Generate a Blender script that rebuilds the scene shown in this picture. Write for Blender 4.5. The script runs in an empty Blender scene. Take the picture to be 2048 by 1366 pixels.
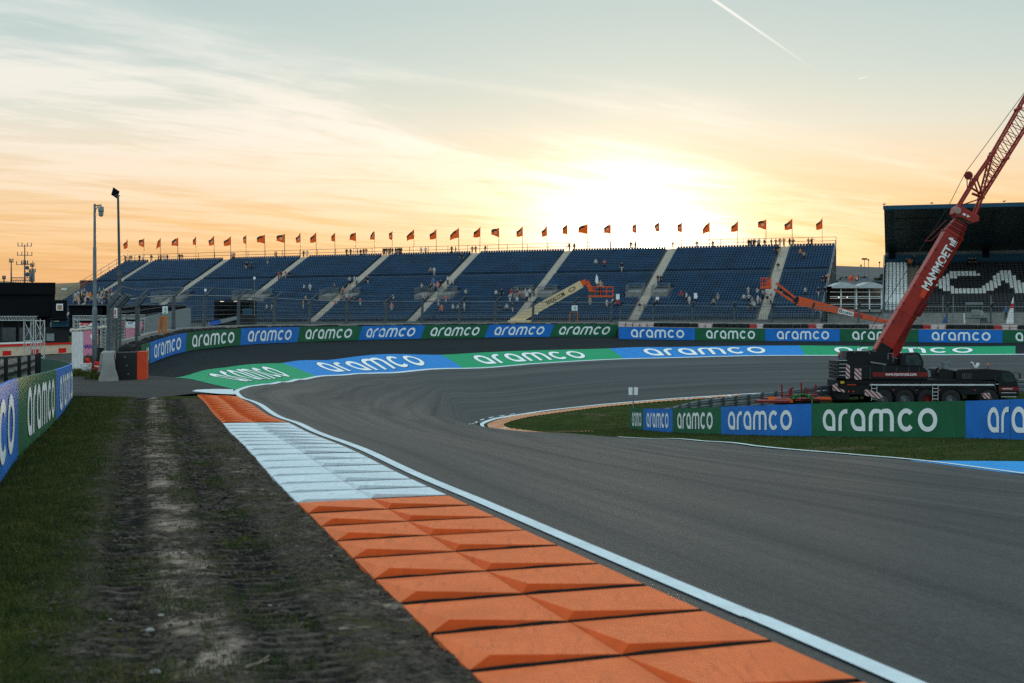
import bpy, math, random
import numpy as np
from mathutils import Vector, Matrix
random.seed(7); RNG = np.random.default_rng(7)
SC = bpy.context.scene
COL = SC.collection
F = 2844.4            # focal length in photo pixels (50 mm on 36 mm at 2048 px)
EYE = 1.6
PI = math.pi

# ------------------------------------------------------------------ helpers
def W(px, py, d):
    """point at distance d seen in the photo at (px, py)"""
    return Vector(((px - 1024) / F * d, d, EYE - (py - 683) / F * d))

def tag(o, label=None, cat=None, group=None, kind=None):
    if label: o['label'] = label
    if cat: o['category'] = cat
    if group: o['group'] = group
    if kind: o['kind'] = kind
    return o

def empty(name, loc, label=None, cat=None, group=None, rz=0.0):
    o = bpy.data.objects.new(name, None); COL.objects.link(o)
    o.location = loc; o.rotation_euler = (0, 0, rz); o.empty_display_size = .2
    return tag(o, label, cat, group)

def kids(o):
    return list(o.children)

def copy_tree(o, parent=None):
    c = o.copy(); COL.objects.link(c); c.parent = parent
    for ch in kids(o):
        copy_tree(ch, c)
    return c

GX = [None]
class MB:
    def __init__(s):
        s.v = []; s.f = []; s.m = []; s.uv = None
    def add(s, vs, fs, mi=0):
        b = len(s.v)
        s.v.extend([tuple(v) for v in vs])
        s.f.extend([tuple(i + b for i in f) for f in fs])
        s.m.extend([mi] * len(fs))
        return s
    def box(s, c, d, mi=0, R=None, taper=1.0):
        c = Vector(c); hx, hy, hz = d[0] / 2, d[1] / 2, d[2] / 2
        P = []
        for z in (-1, 1):
            t = taper if z > 0 else 1
            for x, y in ((-1, -1), (1, -1), (1, 1), (-1, 1)):
                p = Vector((x * hx * t, y * hy * t, z * hz))
                if R is not None: p = R @ p
                P.append(c + p)
        return s.add(P, [(3, 2, 1, 0), (4, 5, 6, 7), (0, 1, 5, 4), (1, 2, 6, 5), (2, 3, 7, 6), (3, 0, 4, 7)], mi)
    def bar(s, a, b, w, h=None, mi=0, up=(0, 0, 1)):
        a = Vector(a); b = Vector(b); h = h or w
        z = (b - a)
        if z.length < 1e-6: return s
        z.normalize(); up = Vector(up)
        if abs(z.dot(up)) > .98: up = Vector((0, 1, 0))
        x = z.cross(up).normalized(); y = x.cross(z).normalized()
        P = []
        for q in (a, b):
            for i, j in ((-1, -1), (1, -1), (1, 1), (-1, 1)):
                P.append(q + x * (i * w / 2) + y * (j * h / 2))
        return s.add(P, [(3, 2, 1, 0), (4, 5, 6, 7), (0, 1, 5, 4), (1, 2, 6, 5), (2, 3, 7, 6), (3, 0, 4, 7)], mi)
    def tube(s, a, b, r, r2=None, n=8, mi=0, cap=True):
        a = Vector(a); b = Vector(b); r2 = r if r2 is None else r2
        z = (b - a).normalized()
        up = Vector((0, 0, 1)) if abs(z.z) < .95 else Vector((0, 1, 0))
        x = z.cross(up).normalized(); y = x.cross(z)
        P = []
        for q, rr in ((a, r), (b, r2)):
            for k in range(n):
                t = 2 * PI * k / n
                P.append(q + x * (math.cos(t) * rr) + y * (math.sin(t) * rr))
        fs = [(k, (k + 1) % n, n + (k + 1) % n, n + k) for k in range(n)]
        if cap: fs += [tuple(range(n - 1, -1, -1)), tuple(range(n, 2 * n))]
        return s.add(P, fs, mi)
    def path(s, pts, r, n=6, mi=0):
        for a, b in zip(pts[:-1], pts[1:]): s.tube(a, b, r, n=n, mi=mi)
        return s
    def lathe(s, prof, n=16, c=(0, 0, 0), axis='z', mi=0, closed=False):
        c = Vector(c); P = []
        for r, h in prof:
            for k in range(n):
                t = 2 * PI * k / n; p = (r * math.cos(t), r * math.sin(t), h)
                if axis == 'y': p = (p[0], p[2], p[1])
                if axis == 'x': p = (p[2], p[0], p[1])
                P.append(c + Vector(p))
        fs = []
        m = len(prof)
        for i in range(m if closed else m - 1):
            j = (i + 1) % m
            for k in range(n):
                fs.append((i * n + k, i * n + (k + 1) % n, j * n + (k + 1) % n, j * n + k))
        return s.add(P, fs, mi)
    def prism(s, poly, a, b, mi=0, axis='y'):
        """polygon of (u, w) pairs pushed from a to b along an axis; u,w are the two others in xz / xy / yz order"""
        n = len(poly); P = []
        for q in (a, b):
            for u, w in poly:
                P.append((u, q, w) if axis == 'y' else (u, w, q) if axis == 'z' else (q, u, w))
        fs = [tuple(range(n)), tuple(range(2 * n - 1, n - 1, -1))] + [(k, n + k, n + (k + 1) % n, (k + 1) % n) for k in range(n)]
        return s.add(P, fs, mi)
    def build(s, name, mats, parent=None, smooth=False, bevel=0, local=False, fix=True):
        if GX[0] is not None and not local: s.v = [tuple(GX[0] @ Vector(v)) for v in s.v]
        me = bpy.data.meshes.new(name)
        off = Vector((0, 0, 0))
        if parent is not None and not local:
            off = parent.location.copy()
            q = parent.parent
            while q is not None:
                off += q.location; q = q.parent
        vs = s.v if off.length == 0 else [(v[0] - off.x, v[1] - off.y, v[2] - off.z) for v in s.v]
        me.from_pydata(vs, [], s.f)
        if not isinstance(mats, (list, tuple)): mats = [mats]
        for m in mats: me.materials.append(m)
        if len(mats) > 1: me.polygons.foreach_set('material_index', s.m)
        if s.uv is not None:
            ul = me.uv_layers.new(name='UV'); li = np.zeros(len(me.loops), np.int32); me.loops.foreach_get('vertex_index', li)
            ul.data.foreach_set('uv', np.asarray(s.uv, np.float32)[li].ravel())
        if smooth: me.polygons.foreach_set('use_smooth', [True] * len(me.polygons))
        if fix and len(s.f) < 20000:
            import bmesh
            bm = bmesh.new(); bm.from_mesh(me); bmesh.ops.recalc_face_normals(bm, faces=bm.faces[:]); bm.to_mesh(me); bm.free()
        me.update()
        o = bpy.data.objects.new(name, me); COL.objects.link(o)
        if parent is not None: o.parent = parent
        if bevel:
            md = o.modifiers.new('edge', 'BEVEL'); md.width = bevel; md.segments = 2; md.limit_method = 'ANGLE'
        return o

def ordinal(n):
    base = ['zeroth', 'first', 'second', 'third', 'fourth', 'fifth', 'sixth', 'seventh', 'eighth', 'ninth', 'tenth', 'eleventh', 'twelfth', 'thirteenth',
            'fourteenth', 'fifteenth', 'sixteenth', 'seventeenth', 'eighteenth', 'nineteenth', 'twentieth']
    if n <= 20: return base[n]
    t = {2: 'twenty', 3: 'thirty', 4: 'forty', 5: 'fifty'}[n // 10]
    return (t[:-1] + 'ieth') if n % 10 == 0 else t + '-' + base[n % 10]

def catmull(P, n=12):
    P = [np.array(p, float) for p in P]
    Q = [2 * P[0] - P[1]] + P + [2 * P[-1] - P[-2]]
    out = []
    for i in range(1, len(Q) - 2):
        p0, p1, p2, p3 = Q[i - 1:i + 3]
        for k in range(n):
            t = k / n
            out.append(.5 * (2 * p1 + (p2 - p0) * t + (2 * p0 - 5 * p1 + 4 * p2 - p3) * t * t + (3 * p1 - p0 - 3 * p2 + p3) * t ** 3))
    out.append(P[-1]); return np.array(out)

def linpath(P, step):
    """resample a polyline at about step metres (xy length)"""
    P = np.asarray(P, float); s = np.concatenate([[0], np.cumsum(np.linalg.norm(np.diff(P[:, :2], axis=0), axis=1))])
    n = max(2, int(s[-1] / step) + 1); t = np.linspace(0, s[-1], n)
    return np.stack([np.interp(t, s, P[:, k]) for k in range(P.shape[1])], 1)

class Path:
    """3D polyline with arc length and a look-up by photo column"""
    def __init__(s, P):
        s.P = np.asarray(P, float)
        s.s = np.concatenate([[0], np.cumsum(np.linalg.norm(np.diff(s.P[:, :2], axis=0), axis=1))])
        s.L = s.s[-1]
        s.px = 1024 + F * s.P[:, 0] / s.P[:, 1]
    def at(s, t):
        return Vector([float(np.interp(t, s.s, s.P[:, k])) for k in range(3)])
    def tan(s, t):
        a = s.at(max(0, t - .4)); b = s.at(min(s.L, t + .4)); d = b - a; d.z = 0
        return d.normalized()
    def s_px(s, px):
        o = np.argsort(s.px); return float(np.interp(px, s.px[o], s.s[o]))

# ------------------------------------------------------------------ terrain (thin plate spline through surveyed points)
CP = []
def cp(px, py, d):
    p = W(px, py, d); CP.append((p.x, p.y, p.z))
for x in (-14, -9, -4.5, 0):
    for y in (-12, 0, 8, 16, 25, 34, 44):
        if (x < -5) or (x == -4.5 and y <= 25) or y <= 8: CP.append((x, y, 0.0))
for x, y, z in ((2, 7, -.02), (4, 8, -.1), (3, 0, -.02), (6, 0, -.1), (12, 0, -.3), (25, 0, -.6), (60, 0, -.8), (6, 14, -.25), (-30, 0, 0), (-30, 30, 0), (-30, 60, 0), (-60, 60, 0), (-60, 0, 0),
                (-22, 50, 0), (-20, 58, 0), (-25, 75, 0), (-32, 95, 0), (-45, 123, 0), (-60, 130, 0), (-80, 150, .5), (-14, 50, 0), (-12, 46, .02)):
    CP.append((x, y, z))
# inner edge of the track
INNER = [(2048, 952, 27.5), (1620, 905, 40), (1400, 885, 52), (1200, 873, 65), (1020, 862, 78), (955, 852, 82), (1000, 838, 85), (1100, 821, 90), (1240, 806, 95), (1377, 795, 98),
         (1520, 787, 100), (1800, 780, 101), (2048, 776, 100), (2300, 774, 98)]
for q in INNER + [(1800, 921.5, 33.2), (1500, 894, 46.2), (1300, 879, 58.3), (1710, 913, 36.5), (1560, 899.5, 43), (1530, 869.7, 52.3), (1780, 873.5, 44)]: cp(*q)
# track surface between its edges
for q in ((955, 1000, 14.4), (955, 905, 21), (955, 881, 30), (955, 869, 45), (955, 862, 60), (955, 853.5, 72), (800, 880, 24), (800, 850, 33), (800, 835, 45), (800, 826, 60), (800, 815, 70), (800, 795, 77), (800, 770, 83.5),
          (700, 850, 28), (700, 822, 38), (700, 810, 50), (700, 800, 60), (700, 785, 68), (700, 768, 75), (600, 815, 36), (600, 797, 46), (600, 783, 56), (600, 770, 63), (1100, 900, 27), (1100, 884, 40), (1100, 876, 55),
          (1300, 900, 38), (1300, 940, 23), (1600, 1000, 16.5), (1600, 940, 27), (2000, 1050, 14), (1000, 785, 95), (1000, 810, 90), (1240, 762, 103), (1500, 750, 106.5), (1800, 745, 106.5), (880, 815, 84), (880, 775, 91), (900, 843, 76)):
    cp(*q)
# outer white line
OUTLINE = [(485, 777.3, 48.2), (500, 773, 51.2), (530, 767.8, 55.5), (560, 763.3, 60.5), (595, 758.8, 67.5), (631, 755, 75), (700, 750, 83), (760, 746, 89.5), (830, 741.5, 95), (900, 737, 99), (1060, 728, 106), (1248, 718, 111), (1500, 711.7, 113), (1800, 710, 112), (2040, 709, 110), (2300, 709, 108)]
for q in OUTLINE: cp(*q)
STRIPTOP = [(343, 757, 60), (450, 735, 74), (559, 727, 84), (649, 721, 92), (880, 710, 108), (1218, 697, 117), (1350, 694, 118), (1600, 691, 118), (2031, 692, 114), (2300, 692, 112)]
for q in STRIPTOP: cp(*q)
WALL_A = [(246, 757, 62), (272, 742, 67), (300, 727, 75), (372, 703, 84.6), (485, 690, 94), (600, 684, 104), (720, 680, 113), (845, 677, 118), (1100, 673.4, 126), (1236, 673.5, 128)]
WALL_B = [(1237, 678, 125), (1390, 680.3, 124.5), (1530, 682.2, 123), (1680, 683, 121.5), (2000, 686, 117), (2350, 689, 113)]
for q in WALL_A + WALL_B: cp(*q)
# infield boards and the bowl
BOARD_R = [(1257, 858, 74), (1287, 860.5, 71), (1345, 864.5, 65), (1442, 867.5, 57), (1623, 871.5, 48), (1930, 876.5, 41), (2048, 879, 38), (2300, 885, 34)]
for q in BOARD_R: cp(*q)
for x, y, z in ((12, 88, -2.9), (20, 90, -2.95), (30, 92, -2.9), (38, 93, -2.8), (20, 75, -2.6), (30, 70, -2.3), (30, 50, -1.4), (50, 60, -1.4), (60, 90, -2), (45, 25, -.9),
                (-40, 150, 1.5), (0, 150, 2.2), (40, 148, 2.0), (80, 150, 2), (-70, 200, 2.5), (0, 200, 3.4), (60, 190, 3.8), (120, 180, 3.5), (-90, 275, 3.5), (0, 260, 4.6), (60, 230, 4.6),
                (-200, 150, 1), (-200, 300, 2), (200, 100, 0), (200, 300, 4), (0, 400, 5), (-150, 420, 4), (150, 420, 5), (-200, -100, 0), (200, -100, -1), (0, -100, 0), (100, 30, -1)):
    CP.append((x, y, z))
CP = np.array(CP)
# drop points that sit nearly on top of each other
keep = []
for i in range(len(CP)):
    if all(np.hypot(*(CP[i, :2] - CP[j, :2])) > .9 for j in keep): keep.append(i)
CP = CP[keep]
_S = 100.0
def _U(r2):
    return np.where(r2 > 1e-12, .5 * r2 * np.log(np.maximum(r2, 1e-12)), 0)
_X = CP[:, :2] / _S
_K = _U(((_X[:, None] - _X[None]) ** 2).sum(-1)) + 3e-4 * np.eye(len(CP))
_Pm = np.concatenate([np.ones((len(CP), 1)), _X], 1)
_A = np.block([[_K, _Pm], [_Pm.T, np.zeros((3, 3))]])
_C = np.linalg.solve(_A, np.concatenate([CP[:, 2], np.zeros(3)]))
def hh(x, y):
    x = np.atleast_1d(np.asarray(x, float)); y = np.atleast_1d(np.asarray(y, float)); sh = x.shape
    q = np.stack([x.ravel(), y.ravel()], 1) / _S
    lim = 4.5
    rr = np.abs(q).max(1); k = np.where(rr > lim, lim / np.maximum(rr, 1e-9), 1.0)
    q = q * k[:, None]
    out = np.empty(len(q))
    for i in range(0, len(q), 20000):
        p = q[i:i + 20000]
        out[i:i + 20000] = _U(((p[:, None] - _X[None]) ** 2).sum(-1)) @ _C[:len(CP)] + _C[-3] + p @ _C[-2:]
    return out.reshape(sh)
def h1(x, y):
    return float(hh([x], [y])[0])
_D = np.concatenate([np.arange(3, 60, .1), np.arange(60, 400, .3)])
def G(px, py):
    """where the sight line through (px, py) meets the terrain"""
    x = (px - 1024) / F * _D; z = EYE - (py - 683) / F * _D
    b = z - hh(x, _D)
    i = np.argmax(b < 0)
    if b[i] >= 0: i = len(_D) - 1
    if i > 0:
        t = b[i - 1] / (b[i - 1] - b[i]); d = _D[i - 1] + t * (_D[i] - _D[i - 1])
    else: d = _D[0]
    p = W(px, py, d); p.z = h1(p.x, p.y); return p

def G2(px, py, d0=72, d1=104):
    d = np.arange(d0, d1, .1); x = (px - 1024) / F * d; b = EYE - (py - 683) / F * d - hh(x, d)
    k = np.where((b[:-1] >= 0) & (b[1:] < 0))[0]
    i = k[0] if len(k) else int(np.argmax(b)) if b.max() < 0 else int(np.argmin(np.abs(b)))
    return Vector((x[i], d[i], h1(x[i], d[i])))
def drape(P, dz):
    P = np.asarray(P, float); P = P.copy(); P[:, 2] = hh(P[:, 0], P[:, 1]) + dz; return P

def ruled(A, B, nu, nv, dz):
    """grid between two polylines of equal parameter, draped on the terrain; uv = metres along / across"""
    def rs(P):
        P = np.asarray(P, float); s = np.concatenate([[0], np.cumsum(np.linalg.norm(np.diff(P[:, :2], axis=0), axis=1))])
        t = np.linspace(0, s[-1], nu); return np.stack([np.interp(t, s, P[:, k]) for k in (0, 1)], 1), t
    a, ta = rs(A); b, tb = rs(B)
    t = np.linspace(0, 1, nv)
    g = a[:, None] * (1 - t)[None, :, None] + b[:, None] * t[None, :, None]
    z = hh(g[..., 0], g[..., 1]) + dz
    V = np.concatenate([g, z[..., None]], -1).reshape(-1, 3)
    wid = np.linalg.norm(a - b, axis=1)
    uv = np.stack(np.broadcast_arrays(((ta + tb) / 2)[:, None], t[None] * np.median(wid)), -1).reshape(-1, 2)
    i = np.arange(nu - 1)[:, None] * nv + np.arange(nv - 1)[None]
    Q = np.stack([i, i + 1, i + nv + 1, i + nv], -1).reshape(-1, 4)
    mb = MB(); mb.v = V.tolist(); mb.f = Q.tolist(); mb.m = [0] * len(Q); mb.uv = uv
    # face up
    p0, p1, p3 = V[Q[0, 0]], V[Q[0, 1]], V[Q[0, 3]]
    if np.cross(p1 - p0, p3 - p0)[2] < 0: mb.f = Q[:, ::-1].tolist()
    return mb

def ribbon(P, w, dz, side=0.0, dash=None):
    """flat painted line along a polyline"""
    P = np.asarray(P, float); t = np.gradient(P[:, :2], axis=0); t /= np.linalg.norm(t, axis=1)[:, None] + 1e-9
    n = np.stack([-t[:, 1], t[:, 0]], 1)
    w = np.broadcast_to(w, len(P))
    a = P[:, :2] + n * (side + w / 2)[:, None]; b = P[:, :2] + n * (side - w / 2)[:, None]
    V = np.empty((2 * len(P), 3)); V[0::2, :2] = a; V[1::2, :2] = b; V[:, 2] = hh(V[:, 0], V[:, 1]) + dz
    mb = MB(); mb.v = V.tolist()
    for i in range(len(P) - 1):
        if dash and (i // dash) % 2: continue
        mb.f.append((2 * i, 2 * i + 1, 2 * i + 3, 2 * i + 2)); mb.m.append(0)
    mb.uv = np.stack([np.repeat(np.arange(len(P)), 2) * .3, np.tile([0, 1], len(P))], 1)
    return mb

# ------------------------------------------------------------------ materials
def srgb(r, g, b):
    return tuple(((c / 255) / 12.92 if c / 255 <= .04045 else ((c / 255 + .055) / 1.055) ** 2.4) for c in (r, g, b)) + (1,)
def lin(c):
    return tuple(c) + (1,) if len(c) == 3 else tuple(c)

class NT:
    def __init__(s, m):
        s.t = m.node_tree; s.n = s.t.nodes; s.l = s.t.links
    def __call__(s, kind, ins=None, **kw):
        nd = s.n.new(kind)
        for k, v in kw.items(): setattr(nd, k, v)
        for k, v in (ins or {}).items():
            sock = nd.inputs[k]
            if isinstance(v, bpy.types.NodeSocket): s.l.new(v, sock)
            elif isinstance(v, bpy.types.Node): s.l.new(v.outputs[0], sock)
            else: sock.default_value = v
        return nd
    def math(s, op, a, b=0.0, c=0.0, clamp=False):
        nd = s.n.new('ShaderNodeMath'); nd.operation = op; nd.use_clamp = clamp
        for i, v in enumerate((a, b, c)):
            if isinstance(v, bpy.types.NodeSocket): s.l.new(v, nd.inputs[i])
            elif isinstance(v, bpy.types.Node): s.l.new(v.outputs[0], nd.inputs[i])
            else: nd.inputs[i].default_value = v
        return nd.outputs[0]
    def mix(s, f, a, b, mode='MIX'):
        nd = s.n.new('ShaderNodeMix'); nd.data_type = 'RGBA'; nd.blend_type = mode; nd.clamp_factor = True
        for i, v in ((0, f), (6, a), (7, b)):
            if isinstance(v, bpy.types.NodeSocket): s.l.new(v, nd.inputs[i])
            elif isinstance(v, bpy.types.Node): s.l.new(v.outputs[0], nd.inputs[i])
            else: nd.inputs[i].default_value = v
        return nd.outputs[2]
    def ramp(s, f, stops, interp='LINEAR'):
        nd = s.n.new('ShaderNodeValToRGB'); cr = nd.color_ramp; cr.interpolation = interp
        while len(cr.elements) < len(stops): cr.elements.new(.5)
        for e, (p, c) in zip(cr.elements, stops):
            e.position = p; e.color = c if len(c) == 4 else tuple(c) + (1,)
        s.l.new(f, nd.inputs[0]); return nd.outputs[0]
    def sstep(s, x, a, b):
        nd = s.n.new('ShaderNodeMapRange'); nd.interpolation_type = 'SMOOTHSTEP'
        for i, v in enumerate((x, a, b)):
            if isinstance(v, bpy.types.NodeSocket): s.l.new(v, nd.inputs[i])
            else: nd.inputs[i].default_value = v
        return nd.outputs[0]
    def noise(s, vec, scale, detail=4, rough=.55, dist=0):
        nd = s('ShaderNodeTexNoise', {'Vector': vec, 'Scale': scale, 'Detail': detail, 'Roughness': rough, 'Distortion': dist}); return nd.outputs[0]

MATS = {}
def mat(name, col, rough=.6, metal=0.0, var=.12, scale=3.0, bump=0.0, bscale=40.0, spec=.18, coat=0.0, dirt=0.0, dirtcol=(.03, .03, .028), trans=0.0, alpha=1.0):
    """painted / plain surface with some unevenness in tone, gloss and relief"""
    if name in MATS: return MATS[name]
    m = bpy.data.materials.new(name); m.use_nodes = True
    t = NT(m); b = t.n['Principled BSDF']
    co = t('ShaderNodeTexCoord').outputs['Object']
    n = t.noise(co, scale, 5)
    lo = tuple(c * (1 - var) for c in col[:3]) + (1,); hi = tuple(min(1, c * (1 + var)) for c in col[:3]) + (1,)
    c = t.ramp(n, [(.3, lo), (.7, hi)])
    if dirt:
        n2 = t.noise(co, scale * 2.7, 6, .7)
        c = t.mix(t.math('MULTIPLY', t.sstep(n2, .5, .75), dirt), c, lin(dirtcol))
    t.l.new(c, b.inputs['Base Color'])
    r = t.math('MULTIPLY_ADD', n, .25, rough - .12)
    t.l.new(r, b.inputs['Roughness'])
    b.inputs['Metallic'].default_value = metal; b.inputs['Specular IOR Level'].default_value = spec
    b.inputs['Coat Weight'].default_value = coat
    if bump:
        bn = t.noise(co, bscale, 3); bp = t('ShaderNodeBump', {'Height': bn, 'Strength': bump, 'Distance': .02}); t.l.new(bp.outputs[0], b.inputs['Normal'])
    if trans:
        tr = t('ShaderNodeBsdfTranslucent', {'Color': c}); mx = t('ShaderNodeMixShader', {0: trans, 1: b.outputs[0], 2: tr.outputs[0]})
        t.l.new(mx.outputs[0], t.n['Material Output'].inputs[0])
    MATS[name] = m; return m

def asphalt(name, base, streak, rough=.5, tint=None, spec=.5):
    m = bpy.data.materials.new(name); m.use_nodes = True
    t = NT(m); b = t.n['Principled BSDF']
    uv = t('ShaderNodeTexCoord').outputs['UV']; co = t('ShaderNodeTexCoord').outputs['Object']
    mp = t('ShaderNodeMapping', {'Vector': uv, 'Scale': (.02, 1.3, 1)})
    st = t.noise(mp.outputs[0], 1.0, 6, .6)
    mp2 = t('ShaderNodeMapping', {'Vector': uv, 'Scale': (.008, .45, 1)})
    st2 = t.noise(mp2.outputs[0], 1.0, 3, .5)
    big = t.noise(co, .09, 4, .6)
    fine = t.math('MULTIPLY_ADD', t.noise(co, 16, 4, .8), .55, t.math('MULTIPLY', t.noise(co, 48, 3, .8), .45))
    vor = t('ShaderNodeTexVoronoi', {'Vector': co, 'Scale': 75.0}).outputs['Color']
    sp = t.n.new('ShaderNodeSeparateColor'); t.l.new(vor, sp.inputs[0])
    c0 = lin(tuple(x * .5 for x in base)); c1 = lin(tuple(x * 1.5 for x in base))
    c = t.ramp(t.math('MULTIPLY_ADD', st, streak, t.math('MULTIPLY_ADD', st2, streak, (1 - 2 * streak) * .5)), [(.3, c0), (.72, c1)])
    c = t.mix(t.math('MULTIPLY', t.sstep(big, .35, .7), .35), c, lin(tuple(x * .8 for x in base)))
    c = t.mix(.9, c, t.ramp(fine, [(.34, (.2, .2, .2, 1)), (.66, (1.95, 1.88, 1.78, 1))]), 'MULTIPLY')
    c = t.mix(t.math('MULTIPLY', t.sstep(sp.outputs[0], .86, .95), .5), c, lin(tuple(min(1, x * 3.2) for x in base)))
    seam = t.sstep(t.math('ABSOLUTE', t.math('SUBTRACT', t.math('FRACT', t.math('MULTIPLY_ADD', t('ShaderNodeSeparateXYZ', {0: uv}).outputs[1], .24, .3)), .5)), .006, .002)
    c = t.mix(t.math('MULTIPLY', seam, .5), c, lin(tuple(x * .35 for x in base)))
    t.l.new(c, b.inputs['Base Color']); b.inputs['Roughness'].default_value = .9; b.inputs['Specular IOR Level'].default_value = 0.0
    b2 = t('ShaderNodeBsdfPrincipled', {'Base Color': c, 'Roughness': rough, 'Specular IOR Level': .5})
    mx = t('ShaderNodeMixShader', {0: t.math('MULTIPLY', t.sstep(st, 1.25, -.1), spec), 1: b.outputs[0], 2: b2.outputs[0]}); t.l.new(mx.outputs[0], t.n['Material Output'].inputs[0])
    bp = t('ShaderNodeBump', {'Height': fine, 'Strength': .5, 'Distance': .01}); t.l.new(bp.outputs[0], b.inputs['Normal']); t.l.new(bp.outputs[0], b2.inputs['Normal'])
    MATS[name] = m; return m

def ground_grass(name):
    m = bpy.data.materials.new(name); m.use_nodes = True
    t = NT(m); b = t.n['Principled BSDF']; co = t('ShaderNodeTexCoord').outputs['Object']
    n = t.noise(co, .25, 5, .6); f = t.noise(co, 9, 5, .75); k = t.noise(co, 1.3, 5, .65)
    c = t.ramp(f, [(.3, (.008, .016, .007, 1)), (.5, (.03, .05, .016, 1)), (.72, (.085, .095, .028, 1))])
    c = t.mix(t.math('MULTIPLY', t.sstep(k, .42, .68), .65), c, (.075, .07, .03, 1))
    c = t.mix(t.math('MULTIPLY', t.sstep(n, .55, .7), .75), c, (.13, .105, .07, 1))
    t.l.new(c, b.inputs['Base Color']); b.inputs['Roughness'].default_value = .9; b.inputs['Specular IOR Level'].default_value = .0
    bp = t('ShaderNodeBump', {'Height': f, 'Strength': .9, 'Distance': .06}); t.l.new(bp.outputs[0], b.inputs['Normal'])
    MATS[name] = m; return m

def kerb_paint(name, col, wear):
    m = bpy.data.materials.new(name); m.use_nodes = True
    t = NT(m); b = t.n['Principled BSDF']; co = t('ShaderNodeTexCoord').outputs['Object']
    n = t.noise(co, 2.2, 6, .65); f = t.noise(co, 30, 4, .7)
    mp = t('ShaderNodeMapping', {'Vector': co, 'Scale': (22, 2.5, 6), 'Rotation': (0, 0, .25)}); s = t.noise(mp.outputs[0], 1.0, 5, .65)
    c = t.ramp(n, [(.25, lin(tuple(x * .74 for x in col))), (.75, lin(tuple(min(1, x * 1.1) for x in col)))])
    c = t.mix(t.math('MULTIPLY', t.sstep(t.math('MULTIPLY_ADD', s, .6, t.math('MULTIPLY', n, .4)), .5, .72), wear), c, lin(tuple(x * .35 + .015 for x in col)))
    c = t.mix(t.math('MULTIPLY', t.sstep(f, .66, .72), wear), c, (.03, .022, .018, 1))
    c = t.mix(t.math('MULTIPLY', t.sstep(t.noise(co, 75, 4, .7), .3, .62), .25), c, lin(tuple(x * .72 for x in col)))
    t.l.new(c, b.inputs['Base Color']); t.l.new(t.math('MULTIPLY_ADD', f, .3, .45), b.inputs['Roughness'])
    b.inputs['Specular IOR Level'].default_value = .03
    bp = t('ShaderNodeBump', {'Height': f, 'Strength': .35, 'Distance': .004}); t.l.new(bp.outputs[0], b.inputs['Normal'])
    MATS[name] = m; return m

ORANGE = (.78, .178, .058)
M_TRACK = asphalt('track_asphalt', (.021, .0255, .0285), .1, .38, spec=.68)
M_RUNOFF = asphalt('runoff_asphalt', (.014, .019, .022), .18, .65, spec=.25)
M_APRON = asphalt('apron_asphalt', (.05, .05, .05), .3, .7, spec=.2)
M_GRASS = ground_grass('ground_grass')
M_KORANGE = kerb_paint('kerb_orange', ORANGE, .75)
M_KFRONT = kerb_paint('kerb_unworn_shaded_orange', (.72, .118, .028), .45)  # less worn orange, with the shade of steep faces put into its colour
M_KWHITE = kerb_paint('kerb_white', (.66, .735, .77), .7)
M_KPINK = kerb_paint('kerb_worn_pink', (.60, .30, .17), .6)
M_JOINT = mat('joint_dirt', (.02, .018, .016), .9)
M_LINE = kerb_paint('line_white', (.66, .74, .77), .35)
M_STRIPB = kerb_paint('runoff_blue', (.022, .23, .62), .12)
M_STRIPG = kerb_paint('runoff_green', (.015, .32, .14), .12)
M_PAINTB = kerb_paint('paint_blue', (.03, .3, .7), .15)
M_BB = mat('board_blue', (.012, .145, .50), .5, var=.16, scale=.9, dirt=.22, spec=.12, bump=.2, bscale=1.6, dirtcol=(.05, .09, .16))
M_BG = mat('board_green', (.013, .108, .05), .5, var=.18, scale=.9, dirt=.25, spec=.12, bump=.2, bscale=1.6, dirtcol=(.045, .075, .05))
M_LET = mat('lettering_white', (.78, .82, .82), .45, var=.05)
M_BACK = mat('board_back', (.02, .07, .055), .7)
M_OUTL = mat('lettering_edge', (.01, .03, .03), .7)
M_BLACK = mat('black_plastic', (.012, .013, .015), .55)
M_TYRE = mat('tyre_rubber', (.018, .018, .019), .75, bump=.3)
M_STEEL = mat('galvanised', (.15, .175, .19), .5, .5, var=.2)
M_STEELD = mat('dull_steel', (.075, .09, .10), .6, .4, var=.25)
M_ALU = mat('aluminium', (.55, .57, .58), .35, .8)
M_CONC = mat('concrete', (.25, .245, .23), .85, var=.22, scale=1.5, bump=.3, dirt=.35)
M_CONCD = mat('concrete_dark', (.17, .17, .165), .85, var=.25, scale=1.2, bump=.3, dirt=.3)
M_WHITE = mat('white_panel', (.72, .74, .74), .5, var=.06, dirt=.15)
M_RED = mat('crane_red', (.27, .017, .010), .42, var=.2, scale=.8, coat=.08, dirt=.18, dirtcol=(.06, .012, .01))
M_REDB = mat('bright_red', (.58, .05, .02), .45)
M_DRED = mat('dark_red', (.16, .012, .012), .5)
M_CBLACK = mat('crane_black', (.006, .007, .009), .4, coat=.0, var=.2, dirt=.12, dirtcol=(.03, .028, .025))
M_GLASS = mat('dark_glass', (.02, .035, .04), .08, var=.05, spec=.5)
M_LORANGE = mat('lift_orange', (.62, .085, .02), .45)
M_CREAM = mat('lift_cream', (.62, .47, .28), .5, dirt=.15)
M_CHROME = mat('chrome', (.8, .8, .8), .12, 1.0, var=.03)
M_SEATB = mat('seat_blue', (.008, .042, .092), .42, var=.3, scale=.35, spec=.3)
M_DECK = mat('stand_deck', (.17, .17, .165), .85, spec=.1)
M_STAIR = mat('stair_tread', (.46, .41, .35), .7, var=.15)
M_SEATW = mat('seat_white', (.7, .72, .7), .4)
M_SEATK = mat('seat_black', (.026, .029, .032), .4)
M_TEAL = mat('wall_blue', (.012, .06, .1), .6)
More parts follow.
